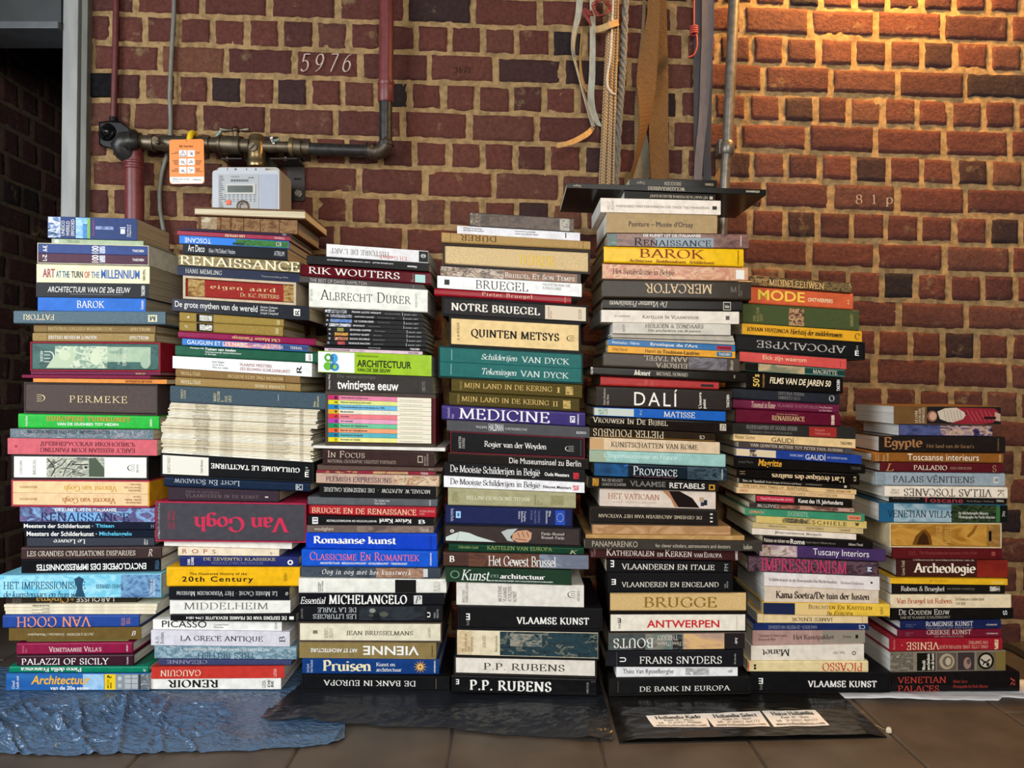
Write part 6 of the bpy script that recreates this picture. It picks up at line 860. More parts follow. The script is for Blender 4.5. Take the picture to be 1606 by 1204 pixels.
B('P', 1394.4, 1579, 779, 782, '1a1512', 'thin black travel paperback, red title', 'thin black travel book', [t('Toscane', 1447, 1510, .05, .95, 'b8404c', 'n'), t('KUNST EN CULTUUR IN', 1400, 1442, .08, .4, '8a7c70', 'n'), t('Sonia Berger / Roberto', 1516, 1558, .4, .8, '8a7c70', 'n'), t('TERRAIL', 1562, 1574, .25, .65, 'c8bcac', 'nb')], pages='w')
B('H', 1380, 1580, 787.4, 790.8, '2c5c74', 'sky and foliage villa book', 'sky-foliage book', [i(1380, 1402, '1c5878 245c80 1a4c6c', 20), i(1402, 1500, '7a9cac a8bcc4 5c8498 98acb4', 22), i(1492, 1562, '1c2c1c 3a4c2c 141c14 2c3c24', 90), p(1562, 1568, '3c6a3c', .1, .95), p(1568, 1580, '141814'), t('VENETIAN VILLAS', 1392, 1496, .36, .74, '1c2c38', 's'), t('by Michelangelo Muraro\nPhotographs by Paolo Marton', 1503, 1560, .4, .8, 'e4e0d4', 's'), t('R', 1571, 1576, .35, .65, 'c8c4b8', 'si')], rough=.2, pages='w', fwd=.003)
B('S', 1395.4, 1571, 819, 819.6, '', 'cream-sided box with golden-brown photo front', 'golden-brown box', [], case='d6c49a', wt=.0025, inset=.0012, vols=[('b07c2c', 'golden-brown photographic spine filling the cream-sided box', [i(1396, 1570, 'b07c2c c89440 9a661e d0a050', 18), g('6e4314', (1431, .95), (1436, .55), (1446, .28), (1452, .24), (1460, .5), (1463, .95)), g('3c220a', (1438, .95), (1442, .6), (1449, .36), (1455, .55), (1458, .95)), g('8a5a1c', (1516, .55), (1524, .3), (1530, .05), (1534, .05), (1528, .4), (1520, .6)), i(1548, 1570, 'c0904c 8a6430 a87838', 40), t('ROBERT\nMAPPLE', 1468, 1492, .1, .85, 'caa054', 's', 90), p(1551, 1555.5, '14100c', .3, .75)], 'P')])
B('H', 1399.7, 1571.4, 857.6, 859.2, '5c171b', 'dark red book, faint gilt title', 'dark red book', [t('De Bourgondische vorsten 1315-1530', 1442, 1532, .3, .62, '93463e', 's'), t('Paul\nRoose', 1425, 1439, .3, .62, '93463e', 's'), p(1555, 1561, '93463e', .3, .65)], rough=.3, pages='w')
B('H', 1407, 1580, 876.6, 877.6, '3f1d19', 'brown-red dig book, large bold title', 'brown-red dig book', [i(1532, 1580, '7c2219 8a2a1e 6c1c16', 14), t('Geïllustreerde wereldgeschiedenis van de', 1432, 1528, .0, .12, 'c8b8a0', 's'), t('Archeologie', 1433, 1530, .22, .9, 'eee0ca', 'sb'), t('Leoni Field', 1414, 1419, .1, .9, 'c8b8a0', 's', 90)], rough=.22, pages='w')
B('P', 1396.4, 1580, 905.7, 907.2, 'e8b222', 'thin golden-yellow paperback', 'golden-yellow paperback', [t('MICHELANGELO', 1458, 1488, .15, .6, 'c89018', 's'), t('TASCHEN', 1556, 1574, .4, .75, 'f0d880', 'nb')], pages='w')
B('P', 1398.6, 1575.7, 915, 917, '191612', 'black friendship book, white serif title', 'black friendship book', [t('Rubens & Brueghel', 1413, 1481, .2, .82, 'e6ddd0', 's'), t('een artistieke vriendschap', 1485, 1528, .28, .6, '7a7064', 's'), i(1552, 1568, '191612 d8d0c4 191612', 150, .15, .7)], pages='w')
B('P', 1396.6, 1585, 931.4, 931, 'ead6b2', 'cream book, red condensed title', 'cream red-title book', [t('Van Bruegel tot Rubens', 1406, 1493, .25, .78, 'b24428', 's'), t('De Antwerpse schilderschool\n1550-1650', 1498, 1543, .2, .78, '7c6c54', 's')], pages='w', rough=.2)
B('H', 1396.6, 1589.8, 952.8, 952.2, '151311', 'glossy black golden-age book', 'glossy golden-age book', [t('DE GOUDEN EEUW', 1409, 1489, .06, .52, 'ddd6ca', 'sc'), t('VAN DE VLAAMSE SCHILDERKUNST', 1411, 1490, .62, .84, 'a8a094', 's'), t('S', 1573, 1580, .2, .6, 'c8d0d4', 'sb', 90)], rough=.12, pages='w', fwd=.004)
B('H', 1412.6, 1570.8, 972.4, 971, '1c2450', 'deep navy art book, white capitals', 'deep navy book', [t('ROMEINSE KUNST', 1451.5, 1526, .1, .62, 'e0dcd8', 's'), t('VAN ROMULUS TOT CONSTANTIJN', 1452, 1526, .72, .92, '8a8ca0', 's'), t('KÖNEMANN', 1547, 1564, .4, .6, 'c8c4bc', 'nb'), t('Henner von\nHesberg', 1420, 1436, .3, .7, '6a7098', 's')], rough=.2, pages='w')
B('H', 1408.3, 1570.8, 987.4, 986, '70192d', 'burgundy art book, pale capitals', 'burgundy book', [t('GRIEKSE KUNST', 1453, 1523, .08, .6, 'dcc8bc', 's'), t('EN ARCHEOLOGIE', 1465, 1511, .7, .92, 'b08880', 's'), t('KÖNEMANN', 1547, 1565, .42, .62, 'd0b8b0', 'nb'), t('Boardman\nHolst', 1420, 1432, .3, .7, 'a06070', 's')], rough=.2, pages='w')
B('H', 1396.4, 1571.4, 1002, 1001, '9c1d2a', 'red book, cream upside-down capitals', 'red upside-down book', [t('VENISE ·', 1414, 1473, .28, .86, 'e8cca4', 's', 180), t('UNE CITE UNE REPUBLIQUE\nUN EMPIRE', 1473, 1549, .2, .8, 'd8a890', 's', 180), i(1559, 1565, '9c1d2a e8cca4 9c1d2a', 200, .1, .9), t('Alvise Zorzi', 1401, 1404, .1, .85, 'd89888', 's', 90)], rough=.25, pages='w')
B('P', 1396.4, 1577, 1023.6, 1020.4, '857b6b', 'grey-brown art-history book with coin pictures', 'coin-picture book', [i(1397, 1432, '8a8274 5a5448 a89e8c', 80), p(1438, 1467, '16130f', .05, .95), t('Wereld-\ngeschiedenis\nvan de kunst', 1446, 1465, .08, .92, 'e8e0d0', 'sb', 90), p(1469, 1500, '5c5246', .06, .95), el('a89880', 1485, .5, 12, .4), el('6a5e4c', 1486, .5, 8, .28), el('b8a890', 1487, .5, 4.5, .2), p(1502, 1528, '3c3234', .06, .95), el('96786a', 1517, .6, 6, .3), el('5a4a48', 1519, .52, 3, .14), p(1532, 1561, '6a5f4c', .06, .95), el('1a1816', 1546, .5, 13, .43), el('c0b4a0', 1546, .5, 9.5, .32), ln('1a1816', 2.2, (1538, .4), (1545, .6), (1553, .42)), el('1a1816', 1549, .68, 2.5, .1), ln('1a1816', 2, (1541, .7), (1545, .5)), p(1561, 1577, '7a6838')], rough=.25, pages='w', fwd=-.004)
B('H', 1396.4, 1599.5, 1055, 1052.2, '151212', 'glossy black palace book, red capitals, bottom one', 'black palace book', [t('VENETIAN\nPALACES', 1407, 1483.5, .18, .98, 'b43c34', 's'), t('Alvise Zorzi', 1494, 1517, .36, .52, 'a03830', 's'), t('Photographs by Paolo Marton', 1494, 1549, .62, .82, 'a03830', 'si'), t('R', 1585, 1592, .25, .7, 'b44438', 'si', -90)], rough=.15, pages='w', fwd=.004)
build_stack(1.742, (1083.8, 0.0), 'shortest stack', 7)
# ---------------------------------------------------------------- on the wall: gas pipes, meter, tag, cable, ropes
IRON = mat('3a3836', 0.38, 0.55, 0.2, 0.25, 60); REDP = mat('6e2f2f', 0.4, 0, 0.12, 0.15, 50); BRASS = mat('6e6250', 0.42, 0.8, 0.2, 0.12, 50)
BRASSL = mat('9a835c', 0.32, 0.85, 0.15, 0.1, 50); STEEL = mat('7c746a', 0.4, 0.6, 0.2, 0.2, 60); BLACKP = mat('0d0d0f', 0.35, 0, 0.1, 0.1, 40, .2); GREYC = mat('77756c', 0.5, 0, 0.12, 0.1, 40)
YP = YW-0.06; SP = YP/F
def pp(x, y, Y=None): return P(x, y, Y or YP)
g = empty('gas_pipe', pp(410, 235), 'red and dark iron gas pipe with brass valves along the brick wall', 'pipe')
mb = MB(); mb.tube([pp(607, -60), pp(605.5, 128)], 11.5*SP, REDP, 20); mb.tube([pp(605.5, 128), pp(605.5, 133), pp(605.3, 136)], [13*SP, 13.5*SP, 12*SP], REDP, 20); mb.tube([pp(605.3, 136), pp(605, 158), pp(605, 161)], [12.6*SP, 12.4*SP, 11*SP], REDP, 20); mb.build('painted_pipe', g)
mb = MB(); mb.tube([pp(605, 159), pp(605, 232)], 10.2*SP, IRON, 18); mb.tube([pp(484, 233.5), pp(582, 237)], 9.6*SP, IRON, 18); mb.build('iron_pipe', g)
mb = MB(); mb.tube([pp(575, 237), pp(577, 237)], 13.5*SP, IRON, 18)
mb.tube([pp(577, 237), pp(590, 237.6)]+arc(pp(590, 223), pp(605, 223)-pp(590, 223), pp(590, 238)-pp(590, 223), 90, 0, 8)+[pp(605, 226)], 12.3*SP, mat('4a4036', 0.45, 0.5, 0.2, 0.25, 50), 18)
mb.tube([pp(605, 229), pp(605, 224)], 13*SP, IRON, 18); mb.build('elbow', g)
mb = MB(); e = [pp(216, 223.5, YP-.012), pp(206, 223, YP-.018), pp(197, 224, YP-.018), pp(192, 229, YP-.016), pp(196, 238, YP-.012), pp(206, 247, YP-.002)]
mb.tube(e, [12*SP, 16*SP, 17.5*SP, 17.5*SP, 16*SP, 14*SP], IRON, 20); mb.tube([pp(207, 223.3, YP-.011), pp(212, 223.5, YP-.011)], 19.5*SP, IRON, 20); mb.build('elbow', g)
mb = MB(); mb.tube([pp(209, 236), pp(211, 252), pp(211, 360)], 14*SP, REDP, 22)
for yy in (256, 264): mb.tube([pp(211, yy-2.5), pp(211, yy), pp(211, yy+2.5)], [14.5*SP, 17*SP, 14.5*SP], REDP, 22)
mb.build('standpipe', g)
def hor(x0, x1, r, m, seg=20, name=None, ym=None):
    def yc(x): return 223.5+(x-222)*0.0322
    mb.tube([pp(x0, yc(x0)), pp(x1, yc(x1))], r*SP, m, seg)
mb = MB(); hor(212, 221, 15.5, IRON, 8); hor(221, 262, 11.5, BRASS); hor(240, 243, 13.5, BRASS); hor(255, 275, 13, BRASS, 8); hor(272, 326, 12, BRASS); hor(314, 330, 13.5, BRASS, 8)
hor(330, 348, 10.5, BRASS); hor(333, 343, 12.5, BRASS, 6); hor(344, 378, 14.5, BRASS); hor(346, 349, 16, BRASS); hor(378, 392, 11, BRASS); mb.build('brass_union', g)
mb = MB(); hor(414, 460, 8.5, BRASS); hor(420, 434, 9.5, BRASS, 6); hor(456, 462, 15, BRASSL); hor(460, 474, 14.5, BRASS, 6); hor(474, 487, 10.5, BRASS); mb.build('brass_union', g)
mb = MB(); mb.tube([pp(370, 218), pp(370, 206)], 4.5*SP, BRASS); mb.lathe(pp(370, 209), (0, 0, 1), [(0, .006), (.006, .0115), (.013, .0115), (.018, .005)], mat('4a3a2c', 0.4, 0.7, .2), 16)
mb.tube([pp(346, 202), pp(352, 204), pp(362, 204), pp(370, 204)], [3.4*SP, 4*SP, 2.2*SP, 3*SP], BRASS); mb.tube([pp(370, 204), pp(378, 204), pp(386, 203.5), pp(391, 203)], [3*SP, 2.2*SP, 4*SP, 4*SP], BRASS); mb.build('valve_handle', g)
mb = MB(); c = pp(403, 262)
mb.lathe(c, (0, 0, 1), [(0, .024), (.010, .026), (.013, .0235), (.026, .0235), (.060, .0235), (.064, .022), (.070, .022), (.072, .019), (.084, .019), (.087, .016)], BRASSL, 26); mb.build('meter_coupling', g)
mb = MB(); q = pp(401.5, 235); mb.lathe(q+Vector((0, -.027, 0)), (0, 1, 0), [(0, .0115), (.002, .0125), (.01, .0125)], BRASS, 22)
k = Vector((.0075, 0, .0075)); n_ = Vector((.0012, 0, -.0012)); qq = q+Vector((0, -.0274, 0)); mb.quad(qq-k-n_, qq+k-n_, qq+k+n_, qq-k+n_, flat('2c241a')); mb.build('screw_plug', g)
mb = MB(); mb.tube([pp(243, 219, YP-.02), pp(243, 219, YP-.04)], 5*SP, BRASS, 10); mb.tube([pp(243, 219, YP-.03), pp(250, 225, YP-.036)], [4*SP, 3*SP], BRASS, 10); mb.build('drain_screw', g)
mb = MB(); mb.box(tuple(pp(446, 225, YP+.004)), tuple(pp(455, 214, YP-.012)), BRASSL); mb.build('bleed_cap', g, bevel=.001)
for a_, b_ in ((pp(430, 222), pp(438, 219)), (pp(340, 214), pp(347, 205))): mb = MB(); mb.tube([a_, b_], 3*SP, mat('7c9484', .4, .2)); mb.build('plastic_seal', g)
mb = MB(); mb.quad(pp(423, 216, YP-.02), pp(428, 226, YP-.021), pp(431, 225, YP-.019), pp(427, 214, YP-.02), flat('e4e4e0')); 
for k_ in range(3): mb.quad(pp(424.6+k_*1.1, 217.5+k_*2.4, YP-.0212), pp(425.2+k_*1.1, 219+k_*2.4, YP-.0212), pp(429+k_*.6, 218+k_*2.2, YP-.0212), pp(428.4+k_*.6, 216.6+k_*2.2, YP-.0212), flat('3a3a3a'))
mb.build('seal_tag', g)
mb = MB(); cc = pp(304, 226); mb.tube(arc(cc, Vector((0, -.026, 0)), Vector((0, 0, .029)), 0, 190, 16), .008, mat('e8c416', .4, 0, .05)); mb.build('yellow_ring', g)
# bracket
b = empty('meter_bracket', pp(462, 290, YW-.01), 'black steel bracket bolted to bricks behind the gas meter', 'bracket')
BK = mat('2c2620', 0.4, 0.5, 0.15, .1, 50); mb = MB(); Yb = YW-0.012
def plate(pts, Y, th, m):
    n = len(pts); vs = [P(x, y, Y) for x, y in pts]+[P(x, y, Y)+Vector((0, th, 0)) for x, y in pts]
    mb.add(vs, [tuple(range(n)), tuple(reversed(range(n, 2*n)))]+[(k, (k+1) % n, n+(k+1) % n, n+k) for k in range(n)], m)
plate([(352, 247), (470, 247), (478, 266), (478, 313), (476, 315), (452, 315), (450, 313), (450, 266), (440, 262), (366, 262)], Yb, .004, BK)
zf = pp(0, 252).z; mb.box((pp(352, 0).x, YW-.085, zf-.003), (pp(384, 0).x, Yb, zf), BK); mb.box((pp(428, 0).x, YW-.085, zf-.003), (pp(470, 0).x, Yb, zf), BK); mb.build('plate', b)
mb = MB(); mb.lathe(P(467.6, 303.5, Yb), (0, -1, 0), [(0, .011), (.002, .011), (.0025, .0085), (.008, .0085)], STEEL, 6); mb.build('bolt', b)
mb = MB(); mb.box(tuple(P(461, 282, Yb-.0004)), tuple(P(472, 279, Yb)), flat('0c0a08')); mb.build('slot', b)
for xx in (359, 450):
    mb = MB(); mb.lathe(pp(xx, 252)+Vector((0, -.012, 0)), (0, 0, 1), [(-.004, .006), (0, .006), (.001, .0035), (.006, .0035)], BRASS, 8); mb.build('bolt', b)
# meter
YM = YW-0.175; W1 = mat('b9bcc2', 0.42, 0, 0.03, .03, 30)
m_ = empty('gas_meter', P(392, 340, YM+.05), 'white gas meter with grey display above the second stack', 'gas meter')
def M3(x, y, d=0.0): return P(x, y, YM)+Vector((0, d, 0))
def rbox(mb, x0, x1, y0, y1, d0, d1, m, r=4.0, n=4):
    pts = []
    for cx, cy, a0 in ((x1-r, y0+r, -90), (x1-r, y1-r, 0), (x0+r, y1-r, 90), (x0+r, y0+r, 180)):
        for k in range(n+1):
            a = math.radians(a0+90*k/n); pts.append((cx+r*math.cos(a), cy+r*math.sin(a)))
    mb.rings([[M3(x, y, d0) for x, y in pts], [M3(x, y, d1) for x, y in pts]], m, True, True, False)
mb = MB(); rbox(mb, 336, 437, 260, 345, .012, .11, mat('a8a294', .5, 0, .04), 8); mb.build('body', m_, bevel=.003)
mb = MB(); rbox(mb, 333, 438, 267, 345, 0, .014, W1, 5); mb.build('front_cover', m_, bevel=.002)
for k_, (a, c_) in enumerate(((343, 356), (357, 368), (371, 386), (387, 400), (402, 416))):
    mb = MB(); mb.box(tuple(M3(a, 267.5, .001)), tuple(M3(c_, 262.5, .012)), W1); mb.build('clip', m_, bevel=.0008)
mb = MB(); rbox(mb, 342, 406, 273, 345, -.0012, .001, mat('a9acae', .45, 0, .03), 1); 
for y_ in list(range(276, 330, 3)): mb.quad(M3(344, y_+1.1, -.0014), M3(344+4+(y_*7 % 5), y_+1.1, -.0014), M3(344+4+(y_*7 % 5), y_, -.0014), M3(344, y_, -.0014), flat('5a5c5e'))
for y_ in (305.5, 308.5, 312, 315): 
    for k_ in range(8): x_ = 352+k_*6.6; mb.quad(M3(x_, y_+1, -.0014), M3(x_+3+(k_*3 % 3), y_+1, -.0014), M3(x_+3+(k_*3 % 3), y_, -.0014), M3(x_, y_, -.0014), flat('55575a'))
for k_ in range(22): x_ = 362+k_*1.3; mb.quad(M3(x_, 285, -.0014), M3(x_+.5+(k_*5 % 3)*.2, 285, -.0014), M3(x_+.5+(k_*5 % 3)*.2, 281.4, -.0014), M3(x_, 281.4, -.0014), flat('26282a'))
put_text(mb, 'CE M13', 'n', flat('2c2e30'), lambda a, b_, k_: M3(362.5+13*a, 276+2.6*b_, -.0015)); put_text(mb, '0-40', 'nb', flat('2c2e30'), lambda a, b_, k_: M3(390+8*a, 277.6+2.4*b_, -.0015))
mb.build('data_plate', m_)
mb = MB(); rbox(mb, 354.5, 401, 288.5, 305, -.003, 0, mat('bcbcb4', .4, 0, .03), .8); mb.build('display_frame', m_)
mb = MB(); mb.box(tuple(M3(357.5, 302, -.0036)), tuple(M3(397, 291.5, -.003)), mat('4a5046', .25, 0, .05)); mb.build('display', m_)
mb = MB(); mb.box(tuple(M3(407.5, 345, -.0012)), tuple(M3(434.5, 273, .001)), mat('a4abba', .4, 0, .03)); mb.build('side_cover', m_)
mb = MB(); mb.box(tuple(M3(355.5, 321.5, -.004)), tuple(M3(362.5, 314, 0)), mat('e05a28', .4, 0, .04)); mb.build('button', m_, bevel=.001)
mb = MB(); mb.lathe(M3(381.5, 324, 0), (0, -1, 0), [(0, .0165), (.003, .0165), (.0032, .013), (.005, .0115), (.0052, .007), (.003, .006)], STEEL, 24); mb.build('key_switch', m_)
# orange warning tag hanging on the pipe
YT = YW-0.125
tg = empty('warning_tag', P(292, 289, YT), 'orange and white gas warning tag hanging from the pipe', 'tag')
OR = mat('ee8418', .4, 0, .04)
def T3(x, y, d=0.0): return P(x, y, YT)+Vector((0, d, 0))
mb = MB(); pts = []
for cx, cy, a0 in ((315.5, 222, -90), (316.5, 284, 0), (270, 284.5, 90), (269.5, 223, 180)):
    for k_ in range(5): a = math.radians(a0+90*k_/4); pts.append((cx+4*math.cos(a), cy+4*math.sin(a)))
mb.rings([[T3(x, y, 0) for x, y in pts], [T3(x, y, .0012) for x, y in pts]], OR, True, True, False)
WH = flat('f0eeea'); mb.quad(T3(266.6, 283.5, -.0002), T3(320, 282.8, -.0002), T3(319.8, 277, -.0002), T3(266.3, 277.6, -.0002), WH); mb.quad(T3(270, 288, -.0002), T3(317, 287.6, -.0002), T3(320, 282.6, -.0002), T3(266.6, 283.4, -.0002), WH)
D1 = flat('3a2418')
put_text(mb, 'Bij Gasgeur', 'nb', D1, lambda a, b_, k_: T3(281.5+22*a, 227.6+4*b_, -.0004))
for r_ in range(3):
    for c_ in range(2):
        x0, y0 = 281.2+c_*12.8, 235.5+r_*13; mb.quad(T3(x0, y0+10.4, -.0004), T3(x0+11.4, y0+10.4, -.0004), T3(x0+11.4, y0, -.0004), T3(x0, y0, -.0004), WH)
        ic = flat('5a6068')
        def bar(xa, ya, xb, yb, w_=.5):
            dx, dy = xb-xa, yb-ya; l_ = math.hypot(dx, dy); nx_, ny_ = -dy/l_*w_/2, dx/l_*w_/2
            mb.quad(*[T3(x0+x, y0+y, -.0006) for x, y in ((xa+nx_, ya+ny_), (xb+nx_, yb+ny_), (xb-nx_, yb-ny_), (xa-nx_, ya-ny_))], ic)
        if r_+c_ == 0: bar(5.7, 3.6, 5.7, 6.6, .8); bar(5.7, 7.4, 5.7, 8.2, .8)
        else:
            for q_ in range(5+(r_+c_) % 2): z_ = (r_*7+c_*5+q_*3); bar(1.6+(z_*1.9) % 7, 2+(z_*2.3) % 6, 2.6+(z_*1.3+q_*1.7) % 7.4, 3+(z_*3.1+q_) % 6.4, .6)
        if r_+c_ == 0:
            for (ax, ay), (bx_, by_) in (((5.7, 1), (1, 9.4)), ((5.7, 1), (10.4, 9.4)), ((1, 9.4), (10.4, 9.4))):
                dx, dy = (0, .4) if ay == by_ else (.4, 0); mb.quad(T3(x0+ax-dx, y0+ay-dy, -.0006), T3(x0+ax+dx, y0+ay+dy, -.0006), T3(x0+bx_+dx, y0+by_+dy, -.0006), T3(x0+bx_-dx, y0+by_-dy, -.0006), flat('5a6068'))
        for q_ in range(2+r_ % 2*2+(r_ == 2)*1):
            l_ = 6+(q_*5+r_*3+c_) % 6; yq = y0+3+q_*2; xs = (x0-1.5-l_, x0-1.5) if c_ == 0 else (x0+12.9, x0+12.9+l_); mb.quad(T3(xs[0], yq+.7, -.0004), T3(xs[1], yq+.7, -.0004), T3(xs[1], yq, -.0004), T3(xs[0], yq, -.0004), D1)
put_text(mb, '0800 65 0 65', 'n', flat('6a6e72'), lambda a, b_, k_: T3(270.5+26*a, 279.6+2.6*b_, -.0004)); put_text(mb, 'Fluvius', 'n', flat('8a8e92'), lambda a, b_, k_: T3(270.5+12*a, 283.4+2*b_, -.0004)); put_text(mb, 'Ofluxys', 'ni', flat('3a4044'), lambda a, b_, k_: T3(302.5+13*a, 280.4+3*b_, -.0004))
mb.build('card', tg)
mb = MB(); mb.tube([T3(292.5, 221, -.001), T3(292.8, 216, .02), T3(293, 211, .034)], .0012, BLACKP, 6); mb.build('string', tg)
# junction box
jb = empty('junction_box', P(178, 214, YW), 'black junction box on the wall at the end of the conduit', 'junction box')
mb = MB(); Yj = YW-.040
pts = [(155, 191), (172, 189), (190, 190), (205, 202), (205, 224), (198, 238), (184, 236), (160, 230), (155, 226)]
mb.rings([[P(x, y, YW-.004) for x, y in pts], [P(x, y, YW-.03) for x, y in pts], [P(180+(x-180)*.9, 213+(y-213)*.88, Yj) for x, y in pts]], BLACKP, True, True, False); mb.build('housing', jb, bevel=.002)
mb = MB(); mb.lathe(P(169, 208, Yj+.004), (-.15, -1, .05), [(0, .024), (.005, .025), (.007, .020), (.012, .017), (.018, .011), (.021, .004)], mat('0a0a0b', .2, 0, .05, 0, 40, .3), 24); mb.build('round_cover', jb)
mb = MB(); mb.tube([P(178, 192, YW-.02), P(178, 184, YW-.02)], .0105, BLACKP, 14); mb.build('gland', jb)
mb = MB(); mb.tube([P(183, -60, YW-.018), P(182, 20, YW-.018), P(181, 80, YW-.018), P(179, 150, YW-.02), P(178, 188, YW-.02)], .0083, mat('5f2a2a', .4, 0, .12, .1, 50), 14)
tag(mb.build('conduit_pipe', None, P(179, 150, YW)), 'thin dark red conduit running down into the black junction box', 'pipe')
mb = MB(); cb = [(274, -60, .012), (273, 20, .014), (269, 90, .016), (266.5, 150, .02), (268, 190, .014), (267, 215, .013), (263, 240, .013), (254, 270, .014), (250, 300, .016), (251, 330, .02), (256, 357, .022), (264, 395, .02)]
mb.tube([P(x, y, YW-d) for x, y, d in cb], .006, GREYC, 12); c0 = mb.build('cable', None, P(268, 150, YW)); tag(c0, 'grey cable running down the brick wall behind the gas pipe', 'cable')
# writing on the bricks
def wall_writing(s_, x0, x1, y0, y1, c, f):
    mb = MB(); put_text(mb, s_, f, flat(c, .9), lambda a, b_, k_: P(x0+(x1-x0)*a, y0+(y1-y0)*b_+(x0-470+(x1-x0)*a)*0.0, YW-.0105-.00003*k_)); o = mb.build('chalk_number', bpy.data.objects['wall_back'], (bpy.data.objects['wall_back'].location)); return o
wall_writing('5 9 7 6', 471, 551, 84, 113, 'bba79d', 'sli'); wall_writing('3171.', 711, 742, 105, 114, '241a1a', 'sl'); wall_writing('8  1  p.', 1342, 1404, 305, 324, 'a8988a', 'sl')
mb = MB(); mb.box((P(141, 153, YW).x, YW-.009, P(141, 153, YW).z), (P(178, 116, YW).x, YW+.004, P(178, 116, YW).z), mat('0f0e11', .8, 0, .2, .5, 60, .1)); tag(mb.build('trim_3', bevel=.003), None, None, None, 'structure')
# ------------------------------------------------ steel post
mb = MB(); mb.tube([P(1156, -70, YW-.05), P(1151, 0, YW-.05), P(1141, 225, YW-.05)], 8.2*S, STEEL, 18); mb.tube([P(1141, 225, YW-.05), P(1138, 262, YW-.05), P(1131, 400, YW-.05), P(1104, 1012, YW-.05)], 7.4*S, STEEL, 18)
mb.tube([P(1141.5, 222, YW-.05), P(1141, 226, YW-.05), P(1140, 240, YW-.05), P(1139.6, 243, YW-.05)], [8.5*S, 11*S, 10.5*S, 8*S], STEEL, 18); mb.box(tuple(P(1128, 240, YW-.05)), tuple(P(1136, 227, YW-.002)), STEEL)
tag(mb.build('steel_pipe', None, P(1141, 225, YW-.05)), 'grey steel pipe on the wall behind the tallest stack', 'pipe')
# ------------------------------------------------ ropes and straps
def rope_mat(h, h2, sc):
    m = bpy.data.materials.new('twisted_rope'); nt, b_ = nodes(m); L = nt.links.new
    tc = nt.nodes.new('ShaderNodeTexCoord'); wv = nt.nodes.new('ShaderNodeTexWave'); wv.bands_direction = 'DIAGONAL'; wv.inputs['Scale'].default_value = sc; wv.inputs['Distortion'].default_value = .6
    L(tc.outputs['Object'], wv.inputs['Vector']); r = nt.nodes.new('ShaderNodeValToRGB'); r.color_ramp.elements[0].color = rgb(h2); r.color_ramp.elements[1].color = rgb(h); r.color_ramp.elements[1].position = .55
    L(wv.outputs['Fac'], r.inputs[0]); L(r.outputs[0], b_.inputs['Base Color']); b_.inputs['Roughness'].default_value = .85
    bp = nt.nodes.new('ShaderNodeBump'); bp.inputs['Distance'].default_value = .002; L(wv.outputs['Fac'], bp.inputs['Height']); L(bp.outputs[0], b_.inputs['Normal']); return m
TAN = rope_mat('c0a078', '7c6040', 70); WEB = rope_mat('6c4c28', '4c351b', 90); WEBG = rope_mat('736b58', '4c4536', 90)
def smooth(pts, n=6):
    out = []; pts = [Vector(p_) for p_ in pts]
    for k in range(len(pts)-1):
        p0, p1, p2, p3 = pts[max(k-1, 0)], pts[k], pts[k+1], pts[min(k+2, len(pts)-1)]
        for q in range(n):
            s_ = q/n; out.append(.5*((2*p1)+(p2-p0)*s_+(2*p0-5*p1+4*p2-p3)*s_*s_+(3*p1-p0-3*p2+p3)*s_**3))
    return out+[pts[-1]]
def ribbon(mb, path, m, th=.0018, n=6):
    """path: (px, py, depth off the wall, half-width vector in px (dx, dy), depth tilt)"""
    A = smooth([P(x-wx, y-wy, YW-d-dt) for x, y, d, wx, wy, dt in path], n); B_ = smooth([P(x+wx, y+wy, YW-d+dt) for x, y, d, wx, wy, dt in path], n); rings = []
    for k in range(len(A)):
        t_ = (A[min(k+1, len(A)-1)]-A[max(k-1, 0)]); nn = t_.cross(B_[k]-A[k]); nn = nn.normalized()*th/2 if nn.length > 1e-9 else Vector((0, th/2, 0))
        rings.append([A[k]-nn, B_[k]-nn, B_[k]+nn, A[k]+nn])
    mb.rings(rings, m, True, True, False)
r = empty('rope_hank', P(955, 150, YW-.04), 'hank of tan twisted cords hanging on the brick wall', 'rope')
rr_ = random.Random(3)
for k in range(8):
    a = k/7; mb = MB(); x0 = 961+a*9; x1 = 952+a*16; x2 = 940+a*22
    d = .028+.02*abs(math.sin(k*2.1))
    mb.tube(smooth([P(x0, -60, YW-d), P(x1, 60, YW-d), P(x1-3+rr_.uniform(-1, 1), 130, YW-d-.004), P((x1+x2)/2-1, 200, YW-d), P(x2, 300, YW-d), P(x2-2, 330, YW-d)]), 1.95*S, TAN, 8); mb.build('cord', r)
mb = MB(); mb.tube(smooth([P(963, -60, YW-.06), P(960, 40, YW-.06), P(957, 90, YW-.062), P(952.5, 118, YW-.062), P(953, 135, YW-.062), P(959, 145, YW-.062), P(965, 148, YW-.055)]), 1.7*S, mat('cfc4b4', .8, 0, .15, .3, 200), 8); mb.build('loop_end', r)
mb = MB(); ribbon(mb, [(934, 46, .05, 1, 5, 0), (945, 44, .07, 1, 5, 0), (957, 39, .075, 1, 5, 0), (968, 35.5, .06, 1, 5, 0), (970, 35, .03, 1, 5, 0)], mat('c09a64', .7, 0, .15, .2, 100)); mb.build('binding_strap', r)
